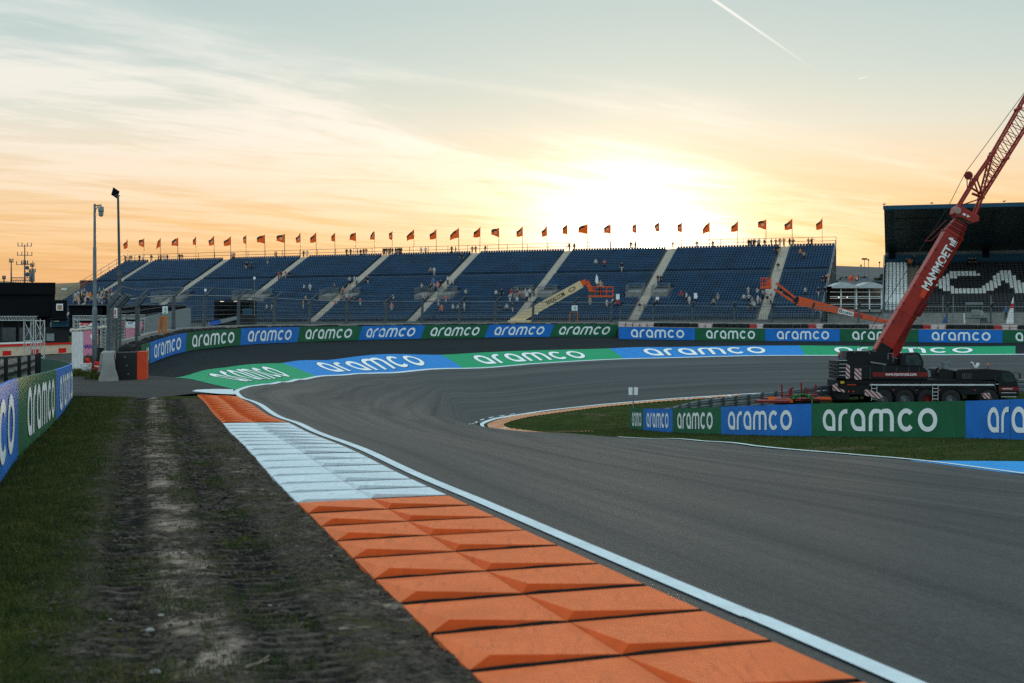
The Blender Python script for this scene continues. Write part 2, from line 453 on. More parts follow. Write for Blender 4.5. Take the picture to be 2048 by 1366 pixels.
M_ROOF = mat('roof_dark', (.05, .07, .09), .5, var=.3, scale=.3)
M_PINK = mat('banner_pink', (.62, .22, .32), .6, var=.1, scale=.8)
M_NAVY = mat('banner_navy', (.02, .025, .22), .6)
M_LOGORED = mat('logo_red', (.6, .015, .01), .5)
M_LOGOBLUE = mat('logo_blue', (.02, .09, .4), .5)
M_SIGNG = mat('sign_green', (.02, .3, .13), .5)
M_YEL = mat('yellow', (.7, .42, .03), .5)
M_DARKBLD = mat('dark_cladding', (.005, .006, .008), .8, var=.3, scale=.5, spec=.08)
M_BEIGE = mat('cream_board', (.62, .5, .36), .6, dirt=.15)
M_GREYP = mat('grey_panel', (.2, .23, .24), .6)
M_BRICK = mat('brick_red', (.16, .05, .035), .85)
M_WOOD = mat('old_wood', (.2, .16, .12), .85)
# ------------------------------------------------------------------ kerb and line courses (photo points carried to the ground)
def gl(L): return np.array([tuple(G(*q)) for q in L])
KL_px = [(940, 1350.6), (858, 1270), (795, 1205.6), (746.5, 1157), (708, 1117.7), (675, 1085.5), (644, 1055.6), (620.5, 1032), (598, 1009), (540, 953), (495.6, 907), (464, 865.5), (437, 837.5), (405, 802), (388, 785)]
KR_px = [(1701, 1359), (1515, 1281), (1374, 1214), (1266, 1161), (1168, 1120.6), (1096.6, 1084.6), (1036.6, 1056), (978, 1032), (934, 1010.8), (898, 992), (810, 949), (700, 902), (640, 877), (570, 847), (520, 818), (468, 784)]
WL_px = [(1740, 1343), (1521, 1246), (1345, 1170), (1140, 1083.5), (999, 1024), (890, 973), (780, 929), (670, 881), (615, 857), (560, 836), (503, 803)]
def by_y(P, y0):
    P = P[np.argsort(P[:, 1])]
    a = P[0] + (P[0] - P[2]) * ((P[0, 1] - y0) / (P[2, 1] - P[0, 1]))
    P = np.vstack([a, P]); return P
KL = by_y(gl(KL_px), -8); KR = by_y(gl(KR_px), -8); WLn = by_y(gl(WL_px), -8)
def smooth_xy(P):
    # light smoothing of x as a function of y
    y = P[:, 1]; c = np.polyfit(y, P[:, 0], 4); x = np.polyval(c, y)
    return np.stack([x, y, P[:, 2]], 1)
KL = smooth_xy(KL); KR = smooth_xy(KR); WLn = smooth_xy(WLn)
yk = np.linspace(-8, 45, 300)
xL = lambda y: np.interp(y, KL[:, 1], KL[:, 0]); 
xR = lambda y: np.interp(y, KR[:, 1], KR[:, 0])
_cL = np.polyfit(KL[:, 1], KL[:, 0], 4); _cR = np.polyfit(KR[:, 1], KR[:, 0], 4)
def xL(y): return np.polyval(_cL, y)
def xR(y): return np.polyval(_cR, y)
# white line: beside the kerb, then round the corner along the painted strip
OUT = catmull([tuple(W(*q)) for q in OUTLINE], 14)
wl0 = catmull(WLn, 6)
corner = catmull([wl0[-1], tuple(W(484, 792.5, 41.6)), tuple(W(474.5, 786.3, 44.2)), tuple(W(474, 781.8, 46.2)), tuple(OUT[0])], 10)
WLINE = np.vstack([wl0[:-1], corner[:-1], OUT])
WLINE = linpath(WLINE, .35)
EDGE_OUT = np.vstack([np.stack([xR(np.linspace(-8, 42.5, 120)), np.linspace(-8, 42.5, 120), np.zeros(120)], 1), corner[12:-1], OUT])
INN = catmull([(13.5, 14, 0), (11.5, 20, 0)] + [tuple(W(*q)) for q in INNER], 14)
INN0 = np.vstack([np.array([(20, -8, 0), (16.5, 3, 0)]), INN])
WALLA = Path(catmull([tuple(W(*q)) for q in WALL_A], 12)); WALLB = Path(catmull([tuple(W(*q)) for q in WALL_B], 12))

# ------------------------------------------------------------------ ground sheet
def axis(a, b, step, lim, grow=1.25):
    mid = list(np.arange(a, b + 1e-6, step)); s = step; L = []; x = a
    while x > -lim: s *= grow; x -= s; L.append(x)
    s = step; R = []; x = b
    while x < lim: s *= grow; x += s; R.append(x)
    return np.array(L[::-1] + mid + R)
gx = axis(-26, 48, .6, 3500); gy = axis(-8, 132, .6, 3500)
X, Y = np.meshgrid(gx, gy, indexing='ij')
Z = hh(X, Y)
def inside(poly, X, Y):
    r = np.zeros(X.shape, bool); n = len(poly)
    for i in range(n):
        x1, y1 = poly[i][:2]; x2, y2 = poly[(i + 1) % n][:2]
        if y1 == y2: continue
        c = ((y1 > Y) != (y2 > Y)) & (X < (x2 - x1) * (Y - y1) / (y2 - y1) + x1); r ^= c
    return r
POLY_TRACK = np.vstack([EDGE_OUT[::4], INN0[::-4]])
POLY_RUN = np.vstack([OUT[::4][::-1], [corner[25]], np.array([tuple(G(230, 764))]), WALLA.P[::4], WALLB.P[::4]])
APR = np.array([tuple(G(385, 787)), tuple(G(300, 797)), tuple(G(220, 797)), tuple(G(150, 793)), (-20, 37.5, 0), (-34, 37, 0), (-40, 60, 0), (-36, 75, 0), tuple(G(150, 745)), tuple(G(230, 752)), tuple(G(292, 752)), tuple(G(343, 757)), tuple(G(470, 780))])
KPOLY = np.vstack([np.stack([xL(yk), yk], 1), np.stack([xR(yk), yk], 1)[::-1]])
M_low = np.zeros(X.shape, bool)
for pl in (POLY_TRACK, POLY_RUN, APR, KPOLY): M_low |= inside(pl, X, Y)
VERGE_B = np.array([(-3.6, 8.3), (-5.72, 15.9), (-6.6, 19), (-8.98, 28), (-11.2, 36)])
xB = lambda y: np.interp(y, [-8, 8.3, 15.9, 19, 28, 36, 38], [1.0, -3.58, -5.72, -6.6, -8.98, -11.2, -11.9])
inV = (X > xB(Y) - .4) & (X < xL(Y) + .4) & (Y > -6) & (Y < 39)
Z = Z - .06 * M_low - .07 * inV
mb = MB(); nx, ny = X.shape
mb.v = np.stack([X, Y, Z], -1).reshape(-1, 3).tolist()
i = np.arange(nx - 1)[:, None] * ny + np.arange(ny - 1)[None]
Q = np.stack([i, i + ny, i + ny + 1, i + 1], -1).reshape(-1, 4); mb.f = Q.tolist(); mb.m = [0] * len(Q)
tag(mb.build('ground', M_GRASS, smooth=True, fix=False), kind='structure')

# ------------------------------------------------------------------ asphalt
tag(ruled(EDGE_OUT, INN0, 700, 34, .014).build('race_track', M_TRACK, smooth=True, fix=False), kind='structure')
runA = np.vstack([corner[22:-1], OUT])
runB = np.vstack([[np.array(tuple(G(232, 764)))], WALLA.P, WALLB.P[4:]])
tag(ruled(linpath(runA, .5), linpath(runB, .5), 420, 30, .004).build('banked_run_off', M_RUNOFF, smooth=True, fix=False), kind='structure')
apn = catmull([(-40, 38, 0), (-20, 37.8, 0), tuple(G(150, 793)), tuple(G(220, 797)), tuple(G(300, 797)), tuple(G(385, 788)), tuple(G(420, 787)), tuple(G(474, 783))], 10)
apf = catmull([(-40, 62, 0), (-30, 66, 0), tuple(G(150, 745)), tuple(G(200, 752)), tuple(G(255, 757)), tuple(G(300, 752)), tuple(G(360, 756)), tuple(G(478, 777))], 10)
tag(ruled(apn, apf, 160, 40, .009).build('service_road', M_APRON, smooth=True, fix=False), kind='structure')

tag(ruled([(-52, 61, 0), (-36, 61.5, 0), (-19, 61, 0)], [(-75, 124, 0), (-50, 124, 0), (-34, 124, 0)], 60, 30, .035).build('service_road', M_APRON, smooth=True, fix=False), kind='structure')

# ------------------------------------------------------------------ painted strip with lettering
GLY_T = .20
def arc(cx, cy, rx, ry, a0, a1, n):
    return [(cx + rx * math.cos(math.radians(a0 + (a1 - a0) * k / n)), cy + ry * math.sin(math.radians(a0 + (a1 - a0) * k / n))) for k in range(n + 1)]
def lerp_pts(a, b, n):
    return [(a[0] + (b[0] - a[0]) * k / n, a[1] + (b[1] - a[1]) * k / n) for k in range(n)]
def strip_faces(o, i_, closed=False):
    n = len(o); fs = [(k, k + 1, n + k + 1, n + k) for k in range(n - 1)]
    if closed: fs.append((n - 1, 0, n, 2 * n - 1))
    return o + i_, fs
def glyphs(g=0.0):
    """letters of the wordmark as strips; unit height 1; returns list of (verts, faces); g grows the outline"""
    T = GLY_T; out = []; x = 0.0
    def a_(x):
        w = .86
        o = lerp_pts((w + g, -g), (w + g, .5), 6) + arc(w / 2, .5, w / 2 + g, .5 + g, 0, 270, 30)[:-1] + lerp_pts((w / 2, -g), (w + g, -g), 6) + [(w + g, -g)]
        q = T - g if g else T
        q = T - g
        i_ = lerp_pts((w - q, q), (w - q, .5), 6) + arc(w / 2, .5, w / 2 - q, .5 - q, 0, 270, 30)[:-1] + lerp_pts((w / 2, q), (w - q, q), 6) + [(w - q, q)]
        return strip_faces([(x + a, b) for a, b in o], [(x + a, b) for a, b in i_]), w
    def r_(x):
        w = .56
        o = lerp_pts((-g, -g), (-g, .52), 6) + arc(.46, .52, .46 + g, .48 + g, 180, 90, 12) + [(w + g, 1 + g)]
        q = T
        i_ = lerp_pts((q + g, -g), (q + g, .52), 6) + arc(.46, .52, .46 - q - g, .48 - q - g, 180, 90, 12) + [(w + g, 1 - q - g)]
        return strip_faces([(x + a, b) for a, b in o], [(x + a, b) for a, b in i_]), w
    def m_(x):
        w = 1.36; q = T; c = w / 2
        o = lerp_pts((-g, -g), (-g, .55), 6) + arc(.36, .55, .36 + g, .45 + g, 180, 90, 8) + [(c - .12, .985 + g), (c, .93 + g), (c + .12, .985 + g)] + arc(w - .36, .55, .36 + g, .45 + g, 90, 0, 8) + lerp_pts((w + g, .55), (w + g, -g), 6)[1:] + [(w + g, -g)]
        b = .36 - q - g
        i_ = lerp_pts((q + g, -g), (q + g, .55), 6) + arc(.36, .55, b, .45 - q - g, 180, 90, 8) + [(c - .12, 1 - q - g), (c, 1 - q - g), (c + .12, 1 - q - g)] + arc(w - .36, .55, b, .45 - q - g, 90, 0, 8) + lerp_pts((w - q - g, .55), (w - q - g, -g), 6)[1:] + [(w - q - g, -g)]
        v, f = strip_faces([(x + a, b_) for a, b_ in o], [(x + a, b_) for a, b_ in i_])
        k = len(v); h = T / 2 + g
        for j in range(6):
            v.append((x + c - h, -g + (1 - q - g * 0 + g - g) * j / 5 * 1.0)); v.append((x + c + h, -g + (1 - q) * j / 5))
        f += [(k + 2 * j, k + 2 * j + 1, k + 2 * j + 3, k + 2 * j + 2) for j in range(5)]
        return (v, f), w
    def c_(x):
        w = .84
        o = arc(w / 2 + .02, .5, w / 2 + .02 + g, .5 + g, 42 - g * 40, 318 + g * 40, 28); i_ = arc(w / 2 + .02, .5, w / 2 + .02 - T - g, .5 - T - g, 42 - g * 40, 318 + g * 40, 28)
        return strip_faces([(x + a, b) for a, b in o], [(x + a, b) for a, b in i_]), w
    def o_(x):
        w = .96
        o = arc(w / 2, .5, w / 2 + g, .5 + g, 0, 360, 36)[:-1]; i_ = arc(w / 2, .5, w / 2 - T - g, .5 - T - g, 0, 360, 36)[:-1]
        return strip_faces([(x + a, b) for a, b in o], [(x + a, b) for a, b in i_], True), w
    for fn in (a_, r_, a_, m_, c_, o_):
        (vf, w) = fn(x); out.append(vf); x += w + .2
    return out, x - .2
GLY, GLW = glyphs(0.0); GLYO, _ = glyphs(.035)
def put_word(mb, fn, u0, u1, v0, v1, mi=0, outline=False):
    """fn(u, v) -> point; the word fills u0..u1, v0..v1"""
    for vs, fs in (GLYO if outline else GLY):
        mb.add([fn(u0 + (u1 - u0) * x / GLW, v0 + (v1 - v0) * y) for x, y in vs], fs, mi)

LOW = Path(linpath(np.vstack([corner[30:-1], OUT]), .4)); TOP = Path(catmull([tuple(W(*q)) for q in STRIPTOP], 14))
cols_top = [343, 564, 880, 1218, 1599, 2031]; cols_bot = [475, 634, 925, 1248, 1610, 2031]
_lowpx = LOW.px; 
def low_at(px):
    m = LOW.s > -1
    p = np.array([np.interp(px, LOW.px[m], LOW.P[m, k]) for k in range(3)]); return p
def strip_pt(q, v, dz):
    k = min(4, int(q)); t = q - k
    pt = cols_top[k] + (cols_top[k + 1] - cols_top[k]) * t; pb = cols_bot[k] + (cols_bot[k + 1] - cols_bot[k]) * t
    a = low_at(pb)
    b = np.array(TOP.at(TOP.s_px(pt)))
    if k == 0 and t < .02: pass
    p = a * (1 - v) + b * v; return (p[0], p[1], h1(p[0], p[1]) + dz)
for k in range(5):
    mb = MB(); nu, nv = 40, 14
    V = []
    for a in range(nu + 1):
        for b in range(nv + 1): V.append(strip_pt(k + .9999 * a / nu, .02 + .96 * b / nv, .022))
    mb.add(V, [(a * (nv + 1) + b, (a + 1) * (nv + 1) + b, (a + 1) * (nv + 1) + b + 1, a * (nv + 1) + b + 1) for a in range(nu) for b in range(nv)])
    green = k % 2 == 0
    o = tag(mb.build('painted_run_off', M_STRIPG if green else M_STRIPB, smooth=True), kind='structure')
    w = MB(); put_word(w, lambda u, v: strip_pt(k + u, v, .030), *( (.22, .80) if k == 0 else (.15, .80)), .17, .80, outline=True)
    w.build('lettering_edge', M_OUTL, o)
    w = MB(); put_word(w, lambda u, v: strip_pt(k + u, v, .037), *( (.22, .80) if k == 0 else (.15, .80)), .17, .80)
    w.build('lettering', M_LET, o)

# ------------------------------------------------------------------ white lines, blue paint
tag(ribbon(WLINE, np.interp(WLINE[:, 1], [38, 60, 90], [.145, .19, .26]), .024).build('white_line', M_LINE), kind='structure')
il = linpath(INN0[:np.argmax(INN0[:, 1] > 64)], .4)
tag(ribbon(il, .14, .024, side=-.2).build('white_line', M_LINE), kind='structure')
ap1 = catmull([tuple(G2(*q)) for q in ((1030, 865.5), (985, 860), (966, 853.5), (964, 848), (978, 841.5), (1010, 834), (1100, 820.5), (1200, 809.5), (1300, 801), (1385, 795), (1520, 786.5), (1660, 781))], 10)
tag(ribbon(linpath(ap1, .4), .22, .026).build('white_line', M_LINE), kind='structure')
ap2 = catmull([tuple(G2(*q)) for q in ((1010, 861.5), (965, 857.5), (942, 853), (940, 848.5), (958, 842), (1030, 828))], 14)
tag(ribbon(linpath(ap2, .2), .09, .026, dash=3).build('worn_line', M_LINE), kind='structure')
bp_ = MB(); up = catmull([tuple(G(*q)) for q in ((1786, 921.5), (1900, 922.5), (2048, 923.6), (2200, 926))], 10); lo_ = catmull([tuple(G(*q)) for q in ((1787, 921.9), (1900, 934.5), (2048, 950), (2200, 967))], 10)
tag(ruled(up, lo_, 40, 8, .012).build('blue_paint', M_PAINTB, fix=False), kind='structure')

# ------------------------------------------------------------------ sawtooth kerb beside the track
def kerb_section(name, d0, d1, step, m, hl, hr, off=.8, mid=.48):
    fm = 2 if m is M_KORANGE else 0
    mb = MB(); n = int(round((d1 - d0) / step)); st = (d1 - d0) / n
    def pt(y, t, z):
        # t = 0 track edge (right), 1 = verge edge; joints lean a little
        w = xR(y) - xL(y); yy = y - off * t * min(1, w / 1.64)
        x = xR(yy) * (1 - t) + xL(yy) * t
        return Vector((x, yy, h1(x, yy) + .012 + z))
    g = .045
    for k in range(n):
        far = d0 + st * (k + 1) - g * random.uniform(.5, 1.3); near = d0 + st * k + g * random.uniform(.3, 1)
        for (t0, t1, h, pk) in ((0, 1 - mid, hr, .955), (1 - mid + .004, 1, hl, .87)):
            tp = t0 + (t1 - t0) * pk; e = random.uniform(.92, 1.05)
            A, B, Cn, D, E, Fb = pt(far, t0, .004), pt(far, t1, .004), pt(near, t0, .004), pt(near, tp, h * e), pt(near, t1, .002), pt(near, tp, -.01)
            C0 = pt(near, t0, -.03); E0 = pt(near, t1, -.03); A0 = pt(far, t0, -.03); B0 = pt(far, t1, -.03)
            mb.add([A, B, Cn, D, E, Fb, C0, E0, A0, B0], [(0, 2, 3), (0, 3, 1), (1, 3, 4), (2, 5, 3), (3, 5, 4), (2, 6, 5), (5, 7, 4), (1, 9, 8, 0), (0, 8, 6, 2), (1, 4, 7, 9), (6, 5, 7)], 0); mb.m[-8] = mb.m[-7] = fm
            if t0 == 0: mb.m[-9] = fm  # steep facets of the track-side row take the shaded orange too
            q0, q1, jh = pt(near - .004, t0, -.012), pt(near - .004, t1, -.012), random.uniform(.004, .012) * (1 if fm else .3)
            nn_ = 7; top = [pt(near - .004 - .0, t0 + (t1 - t0) * j / nn_, jh * random.uniform(.4, 1.3) * (1 if 0 < j < nn_ else .5)) for j in range(nn_ + 1)]; bot = [pt(near - .005, t0 + (t1 - t0) * j / nn_, -.012) for j in range(nn_ + 1)]
            if fm or t0 == 0: mb.add(bot + top, [(j, j + 1, nn_ + 2 + j, nn_ + 1 + j) for j in range(nn_)], 1)
    # dirt bed below the joints
    ys = np.arange(d0 - .1, d1 + .1, .3); V = []
    for y in ys: V += [pt(y, 0, -.013), pt(y, 1, -.013)]
    mb.add(V, [(2 * i, 2 * i + 1, 2 * i + 3, 2 * i + 2) for i in range(len(ys) - 1)], 1)
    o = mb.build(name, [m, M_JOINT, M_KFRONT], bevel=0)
    return tag(o, kind='structure')
kerb_section('kerb', -3.05, 14.71, .888, M_KORANGE, .066, .056)
kerb_section('kerb', 14.72, 27.9, .86, M_KWHITE, .025, .045)
kerb_section('kerb', 27.92, 42.4, .86, M_KORANGE, .06, .055)
tip = ruled(catmull([tuple(G(384, 783.5)), tuple(G(430, 788)), tuple(G(470, 790))], 8), catmull([tuple(G(392, 780.5)), tuple(G(430, 779)), tuple(G(466, 779.5))], 8), 20, 6, .018)
tag(tip.build('kerb', M_KWHITE, fix=False), kind='structure')
# apex kerb
ko = catmull([tuple(G2(*q)) for q in ((1190, 873), (1100, 868.5), (1030, 864), (990, 859), (975, 852), (978, 847), (1000, 839), (1040, 831), (1110, 822), (1200, 811.5), (1300, 802.5), (1385, 796.2), (1480, 789.5))], 14)
ki = catmull([tuple(G2(*q)) for q in ((1190, 871.5), (1110, 866.5), (1060, 862.5), (1020, 857), (1008, 851), (1012, 847), (1035, 839.5), (1065, 833.5), (1125, 825), (1205, 814.8), (1300, 805.5), (1385, 799), (1480, 792))], 14)
kb = ruled(ko, ki, 260, 5, .03)
nvv = 5
for j in range(len(kb.f)):
    r = j // (nvv - 1)
    kb.m[j] = (1 if (r // 2) % 3 else (0 if (r // 6) % 2 else 2))
    c = j % (nvv - 1)
# raise each block's leading edge for a ribbed look
V = np.array(kb.v).reshape(260, nvv, 3); V[:, :, 2] += (.03 * (np.arange(260) % 3 == 0))[:, None]; kb.v = V.reshape(-1, 3).tolist()
tag(kb.build('apex_kerb', [M_KORANGE, M_KPINK, M_KWHITE], fix=False), kind='structure')

# ------------------------------------------------------------------ dirt and grass verge beside the kerb (own fine relief)
def vnoise(x, y, seed, sc):
    r = np.random.default_rng(seed); g = r.random((64, 64)); x = x * sc; y = y * sc
    xi = np.floor(x).astype(int); yi = np.floor(y).astype(int); fx = x - xi; fy = y - yi; fx = fx * fx * (3 - 2 * fx); fy = fy * fy * (3 - 2 * fy)
    a = g[xi % 64, yi % 64]; b = g[(xi + 1) % 64, yi % 64]; c = g[xi % 64, (yi + 1) % 64]; d = g[(xi + 1) % 64, (yi + 1) % 64]
    return (a * (1 - fx) + b * fx) * (1 - fy) + (c * (1 - fx) + d * fx) * fy
def fbm(x, y, seed, sc, o=4):
    s = 0; a = .5
    for k in range(o): s = s + a * vnoise(x, y, seed + k, sc * 2 ** k); a *= .5
    return s / (1 - .5 ** o)
ys = np.concatenate([np.arange(-4, 5, .3), np.arange(5, 13, .022), np.arange(13, 24, .06), np.arange(24, 39.5, .2)]); nv = 170
tt = np.linspace(0, 1, nv)
U = np.empty((len(ys), nv)); XX = np.empty_like(U); YY = np.repeat(ys[:, None], nv, 1)
for r, y in enumerate(ys):
    a = xL(y); b = xB(y) - .25; XX[r] = a + .09 + (b - a - .09) * tt ** 1.15; U[r] = (a - XX[r])
rut = lambda c, w: np.exp(-((U - c - .12 * (vnoise(YY, YY * 0, 3, .25) - .5)) / w) ** 4)
R1, R2 = rut(.78, .2), rut(1.62, .16)
ZZ = hh(XX, YY) + .012 + .035 * (fbm(XX, YY, 11, 1.2) - .5) + .022 * (fbm(XX, YY, 21, 9, 3) - .5)
ZZ += -.035 * (R1 + R2) + (R1 + R2) * .022 * np.clip(1.6 * np.sin(2 * PI * (YY / .17 + 1.6 * (U - .78))), -1, 1) * np.clip((fbm(XX, YY, 44, 1.2) - .38) * 8, 0, 1)
ZZ += np.where(U < .12, .045 * (fbm(XX, YY, 63, 7, 3) - .5) - .012 + np.clip(U, -.1, 0) * .45, 0)
mb = MB(); mb.v = np.stack([XX, YY, ZZ], -1).reshape(-1, 3).tolist()
i = np.arange(len(ys) - 1)[:, None] * nv + np.arange(nv - 1)[None]
Q = np.stack([i, i + nv, i + nv + 1, i + 1], -1).reshape(-1, 4)[:, ::-1]; mb.f = Q.tolist(); mb.m = [0] * len(Q)
mb.uv = np.stack([U, YY], -1).reshape(-1, 2)
def verge_mat():
    m = bpy.data.materials.new('verge_soil'); m.use_nodes = True
    t = NT(m); b = t.n['Principled BSDF']; uv = t('ShaderNodeTexCoord').outputs['UV']; co = t('ShaderNodeTexCoord').outputs['Object']
    sx = t('ShaderNodeSeparateXYZ', {0: uv}); u = sx.outputs[0]
    n1 = t.noise(co, 1.1, 6, .65); n2 = t.noise(co, 5, 6, .7); n3 = t.noise(co, 26, 4, .7)
    mp = t('ShaderNodeMapping', {'Vector': uv, 'Scale': (3.2, .45, 1)}); n4 = t.noise(mp.outputs[0], 1.0, 6, .7)
    mp5 = t('ShaderNodeMapping', {'Vector': uv, 'Scale': (1.5, 2.3, 1)}); n5 = t.noise(mp5.outputs[0], 2.4, 9, .76, .3)
    n6 = t.noise(co, 13, 6, .8); n7 = t.noise(co, 55, 3, .8)
    crumb = t.math('MULTIPLY_ADD', n6, .5, t.math('MULTIPLY_ADD', n7, .25, t.math('MULTIPLY', n2, .25)))
    soil = t.ramp(crumb, [(.38, (.012, .0118, .0115, 1)), (.46, (.045, .038, .032, 1)), (.54, (.092, .074, .060, 1)), (.65, (.20, .155, .12, 1))])
    sand = t.ramp(crumb, [(.36, (.07, .056, .047, 1)), (.46, (.21, .163, .13, 1)), (.60, (.42, .33, .265, 1))])
    wob = t.math('MULTIPLY_ADD', t.noise(co, .8, 3), .7, -.35)
    patch = t.sstep(t.math('MULTIPLY_ADD', n1, .6, t.math('MULTIPLY', n2, .4)), .455, .585)
    band = t.math('MULTIPLY', t.sstep(t.math('ABSOLUTE', t.math('SUBTRACT', t.math('ADD', u, wob), 1.27)), .36, .0), patch)
    band2 = t.math('MULTIPLY', t.sstep(t.math('MULTIPLY_ADD', n1, .5, t.math('MULTIPLY', n2, .5)), .55, .64), .6)
    c = t.mix(t.math('MAXIMUM', band, band2), soil, sand)
    r1 = t.sstep(t.math('ABSOLUTE', t.math('SUBTRACT', u, .78)), .34, .14); r2 = t.sstep(t.math('ABSOLUTE', t.math('SUBTRACT', u, 1.66)), .27, .1)
    wet = t.math('MULTIPLY', t.math('MAXIMUM', r1, r2), t.sstep(n4, .28, .55))
    c = t.mix(t.math('MULTIPLY', wet, .85), c, (.011, .012, .013, 1))
    wv = t.math('SINE', t.math('MULTIPLY', t.math('MULTIPLY_ADD', sx.outputs[1], 1 / .17, t.math('MULTIPLY', t.math('SUBTRACT', u, .78), 1.6)), 6.2832))
    tread = t.math('MULTIPLY', t.math('MULTIPLY', t.sstep(wv, .2, .9), t.math('MAXIMUM', r1, r2)), t.math('MULTIPLY', t.sstep(n5, .42, .58), .7))
    c = t.mix(tread, c, (.13, .108, .09, 1))
    moss = t.math('MULTIPLY', t.sstep(t.math('MULTIPLY_ADD', t.noise(co, 1.7, 6, .7), .6, t.math('MULTIPLY', n3, .4)), .52, .62), .7)
    c = t.mix(moss, c, (.055, .056, .016, 1))
    ge = t.sstep(t.math('MULTIPLY_ADD', n1, .9, u), 2.15, 2.65)
    c = t.mix(ge, c, t.ramp(n2, [(.3, (.010, .017, .008, 1)), (.7, (.055, .06, .02, 1))]))
    c = t.mix(.6, c, t.ramp(n3, [(.25, (.35, .35, .35, 1)), (.75, (1.6, 1.6, 1.6, 1))]), 'MULTIPLY')
    t.l.new(c, b.inputs['Base Color']); b.inputs['Roughness'].default_value = .92; b.inputs['Specular IOR Level'].default_value = 0
    bp = t('ShaderNodeBump', {'Height': t.math('MULTIPLY_ADD', n7, .5, n6), 'Strength': .8, 'Distance': .025}); t.l.new(bp.outputs[0], b.inputs['Normal'])
    return m
tag(mb.build('verge', verge_mat(), smooth=True, fix=False), kind='structure')

# crumbs of soil and grit lying on the dirt
def clods():
    n = 9000; y = 5.5 * np.exp(RNG.random(n) * math.log(30 / 5.5)); u = RNG.random(n) * 2.3 + .03; x = xL(y) - u
    k = fbm(x, y, 91, 1.8) + .25 * RNG.random(n) > .56; x, y = x[k], y[k]; n = len(x)
    s = (.004 + .016 * RNG.random(n) ** 3) * (1 + y / 25)
    O = np.array([(1, 0, 0), (0, 1, 0), (-1, 0, 0), (0, -1, 0), (0, 0, .8), (0, 0, -.5)]); Fo = np.array([(0, 1, 4), (1, 2, 4), (2, 3, 4), (3, 0, 4), (1, 0, 5), (2, 1, 5), (3, 2, 5), (0, 3, 5)])
    V = O[None] * s[:, None, None] * (.6 + .8 * RNG.random((n, 6, 1))); a = RNG.random(n) * 6.3; ca, sa = np.cos(a)[:, None], np.sin(a)[:, None]
    X = V[..., 0] * ca - V[..., 1] * sa + x[:, None]; Yv = V[..., 0] * sa + V[..., 1] * ca + y[:, None]; Zv = V[..., 2] + (hh(x, y) + .012)[:, None]
    mb = MB(); mb.v = np.stack([X, Yv, Zv], -1).reshape(-1, 3).tolist(); fs = (np.arange(n)[:, None, None] * 6 + Fo[None]).reshape(-1, 3); mb.f = fs.tolist(); mb.m = [0] * len(fs)
    tag(mb.build('soil_crumbs', mat('soil_crumb', (.07, .058, .048), .95, var=.6, scale=9, spec=0), fix=False), kind='stuff')
clods()
# grass blades
def blade_mat(name, cols):
    m = bpy.data.materials.new(name); m.use_nodes = True; t = NT(m); b = t.n['Principled BSDF']
    co = t('ShaderNodeTexCoord').outputs['Object']; n = t.noise(co, 2.0, 4, .7); k = t.noise(co, 60, 2)
    c = t.ramp(t.math('MULTIPLY_ADD', k, .5, t.math('MULTIPLY', n, .5)), [(.32, cols[0]), (.5, cols[1]), (.68, cols[2])])
    t.l.new(c, b.inputs['Base Color']); b.inputs['Roughness'].default_value = .7; b.inputs['Specular IOR Level'].default_value = .04
    return m
M_BLADE = blade_mat('grass_blade', ((.010, .025, .009, 1), (.040, .060, .016, 1), (.16, .135, .038, 1)))
def blades(name, x, y, z, hgt, wid, m):
    n = len(x); a = RNG.random(n) * 2 * PI; lean = RNG.normal(0, .45, (n, 2)) * hgt[:, None]
    dx, dy = np.cos(a) * wid, np.sin(a) * wid
    V = np.empty((n, 5, 3))
    V[:, 0] = np.stack([x - dx, y - dy, z - .01], 1); V[:, 1] = np.stack([x + dx, y + dy, z - .01], 1)
    V[:, 2] = np.stack([x + dx * .7 + lean[:, 0] * .4, y + dy * .7 + lean[:, 1] * .4, z + hgt * .6], 1); V[:, 3] = np.stack([x - dx * .7 + lean[:, 0] * .4, y - dy * .7 + lean[:, 1] * .4, z + hgt * .6], 1)
    V[:, 4] = np.stack([x + lean[:, 0], y + lean[:, 1], z + hgt], 1)
    b = np.arange(n)[:, None] * 5
    me = bpy.data.meshes.new(name)
    nf = n * 2
    me.vertices.add(n * 5); me.vertices.foreach_set('co', V.ravel())
    loops = np.concatenate([b + np.array([[0, 1, 2, 3]]), b + np.array([[3, 2, 4]])], 1).ravel()
    me.loops.add(len(loops)); me.loops.foreach_set('vertex_index', loops)
    st = (np.arange(n)[:, None] * 7 + np.array([[0, 4]])).ravel(); me.polygons.add(nf); me.polygons.foreach_set('loop_start', st); me.polygons.foreach_set('loop_total', np.tile([4, 3], n))
    me.materials.append(m); me.update(calc_edges=True); me.validate()
    o = bpy.data.objects.new(name, me); COL.objects.link(o); return tag(o, kind='stuff')
def interp_z(x, y): return hh(x, y)
n = 260000
y = 4.5 * np.exp(RNG.random(n) * math.log(39 / 4.5)); u = RNG.random(n) * 4.6
x = xL(y) - u
edge = 1.95 - .9 * (fbm(x, y, 5, .8) - .5) + .25 * (fbm(x, y, 31, 3.5) - .5)
k = (x > xB(y) - .1) & ((u > edge) & (RNG.random(n) < np.clip((u - edge) / .45 + .12, 0, 1)) | ((fbm(x, y, 71, 1.6) > .62) & (RNG.random(n) < .4) & (u > .15)) | ((np.abs(u - 1.1) < .14) & (fbm(x, y, 77, 2.2) > .52) & (RNG.random(n) < .45)))
x, y = x[k], y[k]
big = 1 + np.clip((y - 12) / 25, 0, 1.2)
blades('grass', x, y, hh(x, y) + .005, (.018 + .04 * RNG.random(len(x))) * (.8 + .3 * big), (.0022 * big) * (.7 + .6 * RNG.random(len(x))), M_BLADE)
